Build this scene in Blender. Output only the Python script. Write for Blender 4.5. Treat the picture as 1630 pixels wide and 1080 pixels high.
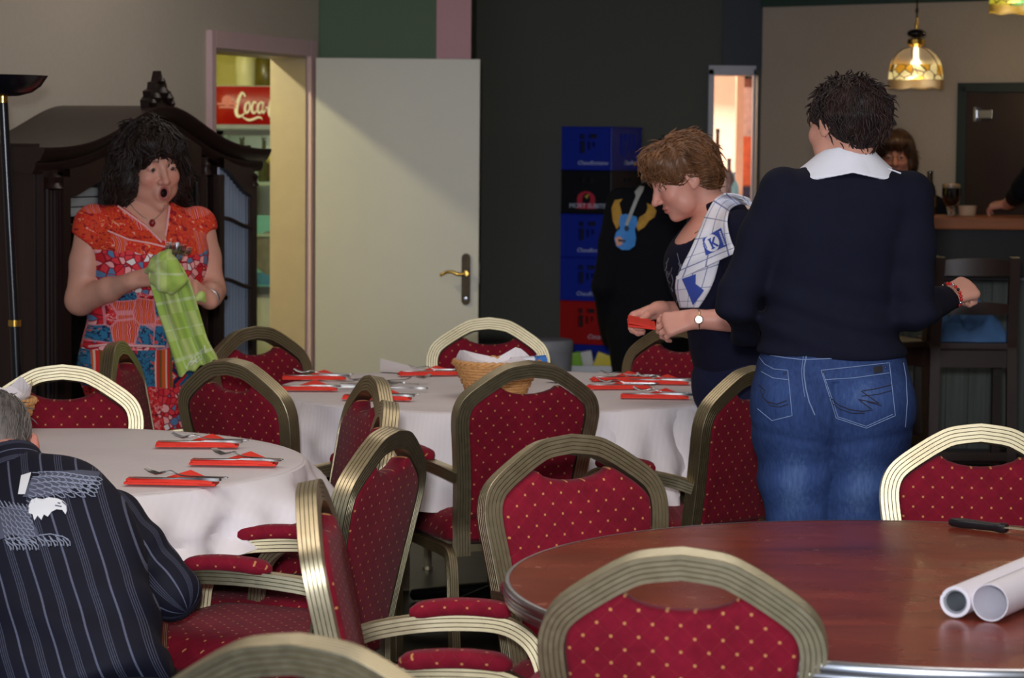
import bpy, bmesh, math, random
import numpy as np
from mathutils import Vector, Matrix
from mathutils.bvhtree import BVHTree
random.seed(7); RNG = np.random.default_rng(7)
for o in list(bpy.data.objects): bpy.data.objects.remove(o, do_unlink=True)
SC = bpy.context.scene; COL = SC.collection
PI = math.pi
# ------------------------------------------------------------------ camera, light, exposure
FPX = 4000.0; CAMZ = 1.55; PITCH = math.atan(305/4000); ROLL = math.radians(.5)
_r = Vector((1,0,0)); _u = Vector((0,math.sin(PITCH),math.cos(PITCH))); FW = Vector((0,math.cos(PITCH),-math.sin(PITCH)))
CR = _r*math.cos(ROLL)+_u*math.sin(ROLL); CU = -_r*math.sin(ROLL)+_u*math.cos(ROLL)
CAMP = Vector((0,0,CAMZ))
cd = bpy.data.cameras.new('camera'); cam = bpy.data.objects.new('camera', cd); COL.objects.link(cam)
cd.sensor_width = 36; cd.lens = FPX/1630*36
cam.matrix_world = Matrix(((CR.x,CU.x,-FW.x,0),(CR.y,CU.y,-FW.y,0),(CR.z,CU.z,-FW.z,CAMZ),(0,0,0,1)))
cd.dof.use_dof = True; cd.dof.focus_distance = 6.1; cd.dof.aperture_fstop = 7.5
cd.clip_end = 100
SC.camera = cam
w = bpy.data.worlds.new('world'); SC.world = w; w.use_nodes = True
w.node_tree.nodes['Background'].inputs[0].default_value = (.6,.7,1,1); w.node_tree.nodes['Background'].inputs[1].default_value = .05
SC.view_settings.view_transform = 'Standard'; SC.view_settings.look = 'None'
SC.view_settings.exposure = 0.12; SC.view_settings.gamma = 1.0; SC.view_settings.use_curve_mapping = False
def area(name, loc, target, size, power, col, sy=None, spread=None):
    l = bpy.data.lights.new(name, 'AREA'); l.energy = power; l.color = col; l.size = size
    if sy: l.shape = 'RECTANGLE'; l.size_y = sy
    if spread: l.spread = spread
    o = bpy.data.objects.new(name, l); COL.objects.link(o); o.location = loc
    o.rotation_euler = (Vector(target)-Vector(loc)).to_track_quat('-Z','Y').to_euler()
    return o
def point(name, loc, power, col, r=.05):
    l = bpy.data.lights.new(name, 'POINT'); l.energy = power; l.color = col; l.shadow_soft_size = r
    o = bpy.data.objects.new(name, l); COL.objects.link(o); o.location = loc; return o
area('window_daylight', (-1.6,-3.4,1.9), (0,6,1.0), 2.6, 120, (.62,.76,1), 1.5)
area('camera_flash', (-.05,.0,1.72), (0,6.5,1.0), .12, 26, (.94,.96,1), spread=1.2)
for i,(x,y,p) in enumerate(((-1.0,4.4,19),(1.3,4.3,19),(.2,7.2,10),(1.7,9.0,3),(-.7,9.8,8))):
    area('ceiling_lamp_light', (x,y,2.84), (x,y,0), 1.3, p, (1,.88,.80))
point('kitchen_lamp', (-2.25,11.35,2.5), 80, (1,.95,.58), .04)
point('fridge_lamp', (-1.38,14.25,1.52), .8, (.9,1,.85), .05)
area('backroom_lamp', (1.45,15.6,2.35), (1.3,14.6,1.2), .5, 110, (1,.80,.66))
# ------------------------------------------------------------------ pixel helpers (photo 1630x1080 -> world points at a real depth or height)
def ray(px, py): return (FW + CR*((px-815)/FPX) - CU*((py-540)/FPX))
def atY(px, py, Y):
    d = ray(px,py); return CAMP + d*(Y/d.y)
def atZ(px, py, z):
    d = ray(px,py); return CAMP + d*((z-CAMZ)/d.z)
# ------------------------------------------------------------------ materials
def lin(c):
    return tuple(((v/255)/12.92 if v/255<=.04045 else ((v/255+.055)/1.055)**2.4) for v in c)
MATS = {}
class NT:
    def __init__(s, m): s.t = m.node_tree; s.n = s.t.nodes; s.l = s.t.links
    def new(s, typ, **kw):
        x = s.n.new(typ)
        for k,v in kw.items(): setattr(x,k,v)
        return x
    def link(s, a, b): s.l.new(a,b)
    def math(s, op, a, b=None, c=None):
        x = s.new('ShaderNodeMath', operation=op)
        for i,v in enumerate((a,b,c)):
            if v is None: continue
            if isinstance(v,(int,float)): x.inputs[i].default_value = v
            else: s.link(v, x.inputs[i])
        return x.outputs[0]
    def mix(s, fac, a, b):
        x = s.new('ShaderNodeMix', data_type='RGBA')
        for i,v in ((0,fac),(6,a),(7,b)):
            if isinstance(v,(int,float)): x.inputs[i].default_value = v
            elif isinstance(v,(tuple,list)): x.inputs[i].default_value = (*v[:3],1)
            else: s.link(v, x.inputs[i])
        return x.outputs[2]
    def noise(s, scale, detail=3, vec=None, rough=.55, dist=0):
        x = s.new('ShaderNodeTexNoise'); x.inputs['Scale'].default_value = scale; x.inputs['Detail'].default_value = detail
        x.inputs['Roughness'].default_value = rough; x.inputs['Distortion'].default_value = dist
        if vec is not None: s.link(vec, x.inputs['Vector'])
        return x.outputs[0]
    def ramp(s, fac, stops, interp='LINEAR'):
        x = s.new('ShaderNodeValToRGB'); x.color_ramp.interpolation = interp
        e = x.color_ramp.elements
        while len(e) < len(stops): e.new(.5)
        for i,(p,c) in enumerate(stops): e[i].position = p; e[i].color = (*c[:3],1)
        s.link(fac, x.inputs[0]); return x.outputs[0]
    def coord(s, kind='Object', scale=(1,1,1), rot=(0,0,0)):
        tc = s.new('ShaderNodeTexCoord'); mp = s.new('ShaderNodeMapping')
        mp.inputs['Scale'].default_value = scale; mp.inputs['Rotation'].default_value = rot
        s.link(tc.outputs[kind], mp.inputs[0]); return mp.outputs[0]
    def attr(s, name):
        x = s.new('ShaderNodeAttribute', attribute_name=name); return x
    def bump(s, h, strength=.3, dist=.002):
        x = s.new('ShaderNodeBump'); x.inputs['Strength'].default_value = strength; x.inputs['Distance'].default_value = dist
        s.link(h, x.inputs['Height']); return x.outputs[0]
def newmat(name):
    m = bpy.data.materials.new(name); m.use_nodes = True; MATS[name] = m
    nt = NT(m); return m, nt, nt.n['Principled BSDF']
def M(name, col, rough=.5, metal=0, var=.08, scale=12, bump=0, bscale=120, spec=.5, stretch=(1,1,1), emit=None, sheen=0, trans=0, coat=0):
    if name in MATS: return MATS[name]
    m, t, b = newmat(name); c = lin(col)
    v = t.coord('Object', stretch)
    n = t.noise(scale, 4, v)
    t.link(t.ramp(n, [(.3,[x*(1-var) for x in c]),(.7,[min(1,x*(1+var)) for x in c])]), b.inputs['Base Color'])
    b.inputs['Roughness'].default_value = rough; b.inputs['Metallic'].default_value = metal
    b.inputs['Specular IOR Level'].default_value = spec
    if sheen: b.inputs['Sheen Weight'].default_value = sheen
    if coat: b.inputs['Coat Weight'].default_value = coat
    if trans: b.inputs['Transmission Weight'].default_value = trans
    if bump: t.link(t.bump(t.noise(bscale,3,v), bump), b.inputs['Normal'])
    if emit:
        b.inputs['Emission Color'].default_value = (*lin(col),1); b.inputs['Emission Strength'].default_value = emit
    return m
# ------------------------------------------------------------------ mesh helpers
def ob(name, me, mat=None, parent=None):
    o = bpy.data.objects.new(name, me); COL.objects.link(o)
    if mat is not None and me is not None and len(me.materials)==0: me.materials.append(mat)
    if parent is not None: o.parent = parent
    return o
def tag(o, label=None, cat=None, group=None, kind=None):
    if label: o['label'] = label
    if cat: o['category'] = cat
    if group: o['group'] = group
    if kind: o['kind'] = kind
    return o
def thing(name, label, cat, loc=(0,0,0), rz=0, group=None):
    o = bpy.data.objects.new(name, None); COL.objects.link(o); o.location = loc; o.rotation_euler = (0,0,rz)
    o.empty_display_size = .1
    return tag(o, label, cat, group)
class MB:
    def __init__(s): s.v = []; s.f = []; s.uv = {}
    def add(s, vs, fs, uvs=None):
        o = len(s.v); s.v += [tuple(v) for v in vs]; s.f += [tuple(i+o for i in f) for f in fs]
        if uvs is not None:
            for i,u in enumerate(uvs): s.uv[o+i] = u
        return s
    def box(s, c, d, rz=0, rx=0, ry=0):
        x,y,z = (a/2 for a in d); R = Matrix.Rotation(rz,3,'Z')@Matrix.Rotation(ry,3,'Y')@Matrix.Rotation(rx,3,'X')
        vs = [Vector(c)+R@Vector((sx*x,sy*y,sz*z)) for sz in (-1,1) for sy in (-1,1) for sx in (-1,1)]
        return s.add(vs, [(0,2,3,1),(4,5,7,6),(0,1,5,4),(2,6,7,3),(0,4,6,2),(1,3,7,5)])
    def quad(s, a,b,c,d): return s.add([a,b,c,d],[(0,1,2,3)])
    def lathe(s, prof, seg=24, c=(0,0,0), cap=True):
        vs=[]; fs=[]; n=len(prof)
        for k in range(seg):
            a=2*PI*k/seg
            for r,z in prof: vs.append((c[0]+r*math.cos(a), c[1]+r*math.sin(a), c[2]+z))
        for k in range(seg):
            k2=(k+1)%seg
            for i in range(n-1): fs.append((k*n+i,k2*n+i,k2*n+i+1,k*n+i+1))
        if cap:
            if prof[0][0]>1e-5: fs.append(tuple(k*n for k in range(seg))[::-1])
            if prof[-1][0]>1e-5: fs.append(tuple(k*n+n-1 for k in range(seg)))
        return s.add(vs,fs)
    def tube(s, pts, r, seg=8, cap=True):
        pts=[Vector(p) for p in pts]; n=len(pts); rr = r if isinstance(r,(list,tuple,np.ndarray)) else [r]*n
        vs=[]; fs=[]; up=None
        for i,p in enumerate(pts):
            t=(pts[min(i+1,n-1)]-pts[max(i-1,0)]).normalized()
            if up is None: up = t.orthogonal().normalized()
            up=(up-t*up.dot(t)).normalized(); b=t.cross(up)
            for k in range(seg):
                a=2*PI*k/seg; vs.append(p+(up*math.cos(a)+b*math.sin(a))*rr[i])
        for i in range(n-1):
            for k in range(seg):
                k2=(k+1)%seg; fs.append((i*seg+k,i*seg+k2,(i+1)*seg+k2,(i+1)*seg+k))
        if cap: fs.append(tuple(range(seg))[::-1]); fs.append(tuple((n-1)*seg+k for k in range(seg)))
        return s.add(vs,fs)
    def sweep(s, path, b, prof, closed=False, cap=True):
        """sweep a 2D profile (n,b) along path; b = constant side vector"""
        pts=[Vector(p) for p in path]; N=len(pts); m=len(prof); b=Vector(b).normalized(); vs=[]; fs=[]
        for i,p in enumerate(pts):
            t=(pts[min(i+1,N-1)]-pts[max(i-1,0)]).normalized()
            n=t.cross(b).normalized(); bb=n.cross(t)
            for (pn,pb) in prof: vs.append(p+n*pn+bb*pb)
        for i in range(N-1):
            for k in range(m):
                k2=(k+1)%m; fs.append((i*m+k,i*m+k2,(i+1)*m+k2,(i+1)*m+k))
        if cap: fs.append(tuple(range(m))[::-1]); fs.append(tuple((N-1)*m+k for k in range(m)))
        return s.add(vs,fs)
    def prism(s, poly, z0, z1, xf=None):
        n=len(poly); vs=[(x,y,z0) for x,y in poly]+[(x,y,z1) for x,y in poly]
        if xf: vs=[xf(Vector(v)) for v in vs]
        return s.add(vs,[tuple(range(n))[::-1],tuple(range(n,2*n))]+[(i,(i+1)%n,n+(i+1)%n,n+i) for i in range(n)])
    def mesh(s, name, smooth=None, bevel=0):
        me=bpy.data.meshes.new(name); me.from_pydata([tuple(v) for v in s.v],[],s.f)
        bm=bmesh.new(); bm.from_mesh(me)
        if bevel: bmesh.ops.bevel(bm, geom=[e for e in bm.edges if len(e.link_faces)==2 and e.calc_face_angle(0)>.5], offset=bevel, segments=2, affect='EDGES', profile=.7)
        bmesh.ops.recalc_face_normals(bm, faces=bm.faces); bm.to_mesh(me); bm.free()
        if s.uv and not bevel:
            ul=me.uv_layers.new(name='UVMap')
            for lp in me.loops: ul.data[lp.index].uv = s.uv.get(lp.vertex_index,(0,0))
        if smooth is not None:
            me.shade_smooth(); me.set_sharp_from_angle(angle=math.radians(smooth))
        return me
    def build(s, name, mat, parent=None, smooth=None, bevel=0):
        return ob(name, s.mesh(name,smooth,bevel), mat, parent)
def catmull(P, n=6):
    P=[Vector(p) for p in P]; out=[]
    for i in range(len(P)-1):
        p0=P[max(i-1,0)]; p1=P[i]; p2=P[i+1]; p3=P[min(i+2,len(P)-1)]
        for k in range(n):
            t=k/n
            out.append(.5*((2*p1)+(p2-p0)*t+(2*p0-5*p1+4*p2-p3)*t*t+(3*p1-p0-3*p2+p3)*t**3))
    out.append(P[-1]); return out
def text_mb(body, size, xf, shear=0, extr=.001, align='LEFT'):
    c=bpy.data.curves.new('txt','FONT'); c.body=body; c.size=size; c.shear=shear; c.extrude=extr; c.align_x=align; c.resolution_u=3
    o=bpy.data.objects.new('txt',c); me=bpy.data.meshes.new_from_object(o)
    mb=MB(); mb.add([xf(v.co) for v in me.vertices],[tuple(p.vertices) for p in me.polygons])
    bpy.data.objects.remove(o); bpy.data.curves.remove(c); bpy.data.meshes.remove(me); return mb
def copy_tree(o, parent=None):
    c=o.copy(); COL.objects.link(c)
    if parent is not None: c.parent=parent
    for ch in list(o.children): copy_tree(ch,c)
    return c
# ------------------------------------------------------------------ room
def wallpaper(name, col, bump=.25, var=.06):
    m,t,b=newmat(name); c=lin(col)
    v=t.coord('Object',(1,1,1)); n1=t.noise(1.3,3,v); n2=t.noise(170,2,t.coord('Object',(1,1,.25)))
    f=t.math('ADD', t.math('MULTIPLY',n1,.5), t.math('MULTIPLY',n2,.5))
    t.link(t.ramp(f,[(.3,[x*(1-var*1.6) for x in c]),(.7,[min(1,x*(1+var)) for x in c])]), b.inputs['Base Color'])
    b.inputs['Roughness'].default_value=.75; b.inputs['Specular IOR Level'].default_value=.25
    t.link(t.bump(n2,bump,.003), b.inputs['Normal']); return m
m_beige=wallpaper('beige_wallpaper',(196,186,170)); m_beige_r=wallpaper('woven_beige_wallpaper',(186,168,150))
m_dark=wallpaper('dark_olive_paint',(88,89,82),.1,.04); m_green=wallpaper('green_paint',(102,120,96),.1,.04); m_pink=wallpaper('pink_paint',(212,164,168),.1,.03)
m_ceil=wallpaper('ceiling_paint',(190,184,172),.1); m_yel=wallpaper('yellow_kitchen_paint',(214,206,120),.1); m_navywall=wallpaper('slate_paint',(74,78,84),.1,.04)
m_pinkwood=M('pink_gloss_paint',(214,182,182),.4,var=.03); m_white=M('white_gloss_paint',(196,190,172),.38,var=.02,scale=3)
def floor_mat():
    m,t,b=newmat('dark_laminate')
    br=t.new('ShaderNodeTexBrick'); br.inputs['Scale'].default_value=1; br.inputs['Brick Width'].default_value=1.2; br.inputs['Row Height'].default_value=.14
    br.inputs['Mortar Size'].default_value=.003; br.inputs['Color1'].default_value=(*lin((62,56,46)),1); br.inputs['Color2'].default_value=(*lin((50,46,40)),1); br.inputs['Mortar'].default_value=(*lin((22,20,18)),1)
    t.link(t.coord('Object',(1,1,1),(0,0,.35)), br.inputs['Vector'])
    n=t.noise(6,5,t.coord('Object',(1,9,1),(0,0,.35)))
    t.link(t.mix(t.math('MULTIPLY',n,.5), br.outputs[0], lin((40,36,30))), b.inputs['Base Color'])
    b.inputs['Roughness'].default_value=.42; return m
def wall(name, a, b_, z0, z1, mat, th=.12, side=1, holes=()):
    """vertical wall from a to b (xy); thickness goes to the side; holes=(u0,u1,ztop) door openings from the floor"""
    a=Vector((*a,0)); b=Vector((*b_,0)); u=(b-a).normalized(); n=Vector((-u.y,u.x,0))*side; L=(b-a).length; mb=MB()
    def slab(u0,u1,za,zb):
        if u1-u0<1e-4: return
        p=[a+u*u0,a+u*u1,a+u*u1+n*th,a+u*u0+n*th]
        mb.add([(q.x,q.y,z) for z in (za,zb) for q in p],[(3,2,1,0),(4,5,6,7),(0,1,5,4),(1,2,6,5),(2,3,7,6),(3,0,4,7)])
    x=0
    for (h0,h1,zt) in holes: slab(x,h0,z0,z1); slab(h0,h1,zt,z1); x=h1
    slab(x,L,z0,z1)
    o=mb.build(name,mat); tag(o,kind='structure'); return o
H=2.9
U=Vector((.342,.940,0)); N=Vector((.940,-.342,0)); FJ=Vector((-1.015,12.30,0)); C1=Vector((-.964,12.44,0))
fl=MB(); fl.box((0,6.2,-.05),(9.5,20.5,.1)); tag(fl.build('floor',floor_mat()),kind='structure')
cl=MB(); cl.box((0,6.2,H+.05),(9.5,20.5,.1)); tag(cl.build('ceiling',m_ceil),kind='structure')
LW0=FJ-U*13.2
Ldoor0=(FJ-U*1.02-LW0).length; Ldoor1=(FJ-LW0).length
wall('wall_left',(LW0.x,LW0.y),(C1.x,C1.y),0,H,m_beige,.18,1,[(Ldoor0,Ldoor1,1.985)])
wall('wall_back',(C1.x-.02,12.46),(-.385,12.46),0,H,m_green,.12,1)
wall('wall_back_strip',(-.385,12.45),(-.215,12.45),0,H,m_pink,.14,1)
wall('wall_recess_side',(-.215,12.59),(-.215,14.25),0,H,m_dark,.1,1)
bw0=(-.3,14.2)
wall('wall_recess_back',bw0,(1.40,14.2),0,H,m_dark,.12,1,[(1.42,1.67,1.965)])
wall('wall_recess_return',(1.40,14.3),(1.372,14.0),0,H,m_beige_r,.08,1)
W1=Vector((1.372,14.0,0)); WD=Vector((.82,-.57,0)).normalized()
W2=W1+WD*3.2
wall('wall_right',(W1.x,W1.y),(W2.x,W2.y),0,H,m_beige_r,.12,1)
wall('wall_right_side',(W2.x,W2.y),(W2.x+.1,-3.9),0,H,m_beige_r,.12,1)
wall('wall_rear',(-4.6,-3.9),(4.6,-3.9),0,H,m_beige,.12,-1)
# kitchen shell behind the left wall
wall('wall_kitchen_back',(-3.4,15.0),(-.30,15.0),0,H,m_yel,.1,1)
wall('wall_kitchen_left',(-3.4,9.3),(-3.4,15.0),0,H,m_yel,.1,1)
# back room shell
wall('wall_backroom_back',(.6,16.2),(2.4,16.2),0,H,M('back_room_plaster',(226,206,190),.7,var=.04),.1,1)
wall('wall_backroom_left',(.85,14.32),(.85,16.2),0,H,MATS['back_room_plaster'],.1,1)
# trims
tb=MB(); p=W1-Vector((WD.y,-WD.x,0))*-.0
def trim(name, a, d, L, z, hgt, dep, mat, nrm):
    mb=MB(); c=a+d*(L/2)+nrm*(dep/2); mb.box((c.x,c.y,z),(L,dep,hgt),rz=math.atan2(d.y,d.x)); return tag(mb.build(name,mat,bevel=.004),kind='structure')
WN=Vector((WD.y,-WD.x,0))
if WN.y>0: WN=-WN
trim('trim_1',W1,WD,3.0,2.373,.075,.03,M('dark_green_trim',(52,72,62),.5),WN)
upb=MB(); upb.box((1.30,14.185,2.45),(.27,.02,.9)); tag(upb.build('wall_recess_upper',m_navywall),kind='structure')
# left door frame (casing) and leaf
fr=MB()
def casing(u0,u1,z0,z1,dep=.03):
    c=FJ+U*((u0+u1)/2)+N*(dep/2-.001); fr.box((c.x,c.y,(z0+z1)/2),(u1-u0,dep,z1-z0),rz=math.atan2(U.y,U.x))
casing(-1.062,-1.02,0,2.062); casing(0,.075,0,2.062); casing(-1.02,0,1.985,2.062)
# jamb linings inside the opening
def lining(u0,u1,z0,z1):
    c=FJ+U*((u0+u1)/2)-N*.09; fr.box((c.x,c.y,(z0+z1)/2),(u1-u0,.19,z1-z0),rz=math.atan2(U.y,U.x))
fr0=fr; fr=MB(); lining(-1.02,-1.008,0,1.975); lining(-.014,0,0,1.975); lining(-1.02,0,1.972,1.986)
tag(fr.build('door_jamb_1',M('cream_jamb_paint',(178,160,136),.45,var=.03)),kind='structure'); fr=fr0
tag(fr.build('door_frame_1',m_pinkwood,bevel=.003),kind='structure')
def door_leaf():
    hinge=FJ+N*.045+U*.02; L=.80
    e=Vector((-.2215,12.30,0)); d=(e-hinge).normalized(); rz=math.atan2(d.y,d.x)
    root=MB(); root.box((L/2,0,.99),(L,.04,1.975))
    o=root.build('door_1',m_white,bevel=.003); tag(o,kind='structure'); o.location=hinge; o.rotation_euler=(0,0,rz)
    pl=MB(); z=.935
    # long brass plate
    pts=[(.022*math.cos(a),.105+.022*math.sin(a)) for a in np.linspace(0,PI,9)]+[(.022*math.cos(a),-.105+.022*math.sin(a)) for a in np.linspace(PI,2*PI,9)]
    pl.prism(pts,0,.006,lambda v:Vector((.738+v.x,-.02-v.z,z-.03+v.y)))
    plate=pl.build('handle_plate',M('antique_brass',(46,36,22),.4,.8,.25,30),o,smooth=40)
    hd=MB()
    hd.tube([(.738,-.024,z),(.738,-.06,z)],.012,10)
    path=catmull([(.738,-.06,z),(.70,-.064,z-.004),(.675,-.064,z+.006),(.645,-.062,z+.006),(.622,-.06,z-.006),(.612,-.06,z-.008)],5)
    hd.tube(path,list(np.linspace(.010,.007,len(path)-3))+[.009,.011,.010],10)
    hd.lathe([(.001,0),(.02,.001),(.021,.012),(.012,.02)],16,(.738,-.03,z-.01))
    hd.build('door_handle',M('polished_brass',(205,165,80),.22,1,.05),plate,smooth=40)
    lk=MB(); lk.lathe([(.0,0),(.008,0),(.008,.004),(0,.005)],12); l=lk.build('keyhole',M('steel',(190,190,195),.25,1,.03),plate); l.location=(.738,-.027,z-.125); l.rotation_euler=(PI/2,0,0)
    sp=MB(); sp.box((L+.001,0,z),(.005,.018,.10)); sp.build('lock_strike',M('dull_steel',(110,108,104),.5,.7),o)
door_leaf()
# back-room doorway frame
bf=MB()
for x0,x1,z0,z1 in ((1.09,1.122,0,2.0),(1.340,1.356,0,2.0),(1.09,1.356,1.965,2.02)): bf.box(((x0+x1)/2,14.19,(z0+z1)/2),(x1-x0,.06,z1-z0))
tag(bf.build('door_frame_2',M('pale_frame_paint',(178,176,184),.45,var=.03),bevel=.003),kind='structure')
# dark door in the right wall
def dark_door():
    q=lambda px,py: None
    # position along the right wall where the pixel ray hits
    def hit(px):
        d=ray(px,300); t=(WN.x*W1.x+WN.y*W1.y)/(WN.x*d.x+WN.y*d.y); return Vector((d.x*t,d.y*t,0))
    a=hit(1538); root=MB(); L=.95
    c=a+WD*(L/2)+WN*.015; root.box((c.x,c.y,.93),(L,.03,1.86),rz=math.atan2(WD.y,WD.x))
    o=root.build('door_2',M('dark_stained_door',(54,36,32),.4,var=.15,scale=6,stretch=(1,1,.1)),bevel=.004); tag(o,kind='structure')
    f=MB(); c=a-WD*.02+WN*.02; f.box((c.x,c.y,.945),(.05,.04,1.89),rz=math.atan2(WD.y,WD.x))
    c=a+WD*(L/2)+WN*.02; f.box((c.x,c.y,1.885),(L+.09,.04,.05),rz=math.atan2(WD.y,WD.x)); f.build('door_trim',M('dark_green_trim2',(44,54,52),.5),o,bevel=.003)
    l=MB(); c=a+WD*.11+WN*.045; l.box((c.x,c.y,1.745),(.10,.012,.045),rz=math.atan2(WD.y,WD.x)); l.box((c.x-.045*WD.x,c.y-.045*WD.y,1.745),(.018,.03,.075),rz=math.atan2(WD.y,WD.x))
    l.build('door_latch',MATS['steel'],o,bevel=.003)
dark_door()
# ------------------------------------------------------------------ chair
def gold_mat():
    m,t,b=newmat('champagne_gold_anodised')
    n=t.noise(9,4,t.coord('Object'))
    t.link(t.ramp(n,[(.3,lin((172,160,128))),(.7,lin((190,179,150)))]), b.inputs['Base Color'])
    b.inputs['Metallic'].default_value=1
    t.link(t.math('MULTIPLY_ADD',t.noise(60,3,t.coord('Object')),.16,.34), b.inputs['Roughness']); return m
def fabric_mat():
    m,t,b=newmat('burgundy_dotted_fabric')
    uv=t.coord('UV',(1/.031,1/.031,1),(0,0,PI/4))
    sx=t.new('ShaderNodeSeparateXYZ'); t.link(uv,sx.inputs[0])
    fx=t.math('SUBTRACT',t.math('FRACT',sx.outputs[0]),.5); fy=t.math('SUBTRACT',t.math('FRACT',sx.outputs[1]),.5)
    d=t.math('SQRT',t.math('ADD',t.math('MULTIPLY',fx,fx),t.math('MULTIPLY',fy,fy)))
    dot=t.math('LESS_THAN',d,.085)
    ln=t.math('LESS_THAN',t.math('MINIMUM',t.math('ABSOLUTE',fx),t.math('ABSOLUTE',fy)),.022)
    n=t.noise(45,4,t.coord('Object')); big=t.noise(6,2,t.coord('Object'))
    base=t.ramp(t.math('ADD',t.math('MULTIPLY',n,.5),t.math('MULTIPLY',big,.5)),[(.3,lin((98,10,28))),(.7,lin((128,18,40)))])
    c1=t.mix(t.math('MULTIPLY',ln,.045),base,lin((190,110,80)))
    t.link(t.mix(t.math('MULTIPLY',dot,.62),c1,lin((206,152,92))), b.inputs['Base Color'])
    b.inputs['Roughness'].default_value=.85; b.inputs['Sheen Weight'].default_value=.04
    b.inputs['Specular IOR Level'].default_value=.14
    t.link(t.bump(t.noise(700,2,t.coord('Object')),.25,.001), b.inputs['Normal']); return m
m_gold=gold_mat(); m_fab=fabric_mat()
def ribprof(wn, wb, ribs=5, g=.0032):
    """closed profile: ribbed on +n face and both b faces, plain on -n"""
    P=[]
    def side(p0,p1,out,nr):
        p0=np.array(p0);p1=np.array(p1);out=np.array(out)
        for i in range(nr):
            a=p0+(p1-p0)*((i+.10)/nr); b=p0+(p1-p0)*((i+.90)/nr)
            P.append(a); P.append(b)
            if i<nr-1: P.append(p0+(p1-p0)*((i+1)/nr)-out*g)
    n,b=wn/2,wb/2
    side((n,-b),(n,b),(1,0),ribs); side((n,b),(-n,b),(0,1),ribs); P.append(np.array((-n+.002,b-.003))); P.append(np.array((-n+.002,-b+.003))); side((-n,-b),(n,-b),(0,-1),ribs)
    return [tuple(p) for p in P]
def ylean(w): return -.215-(max(w,.44)-.44)*.205
HALF=[(.172,.355),(.174,.44),(.182,.56),(.196,.68),(.2045,.745),(.2045,.782),(.194,.812),(.172,.835),(.13,.864),(.095,.885),(.06,.9),(0,.908)]
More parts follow.
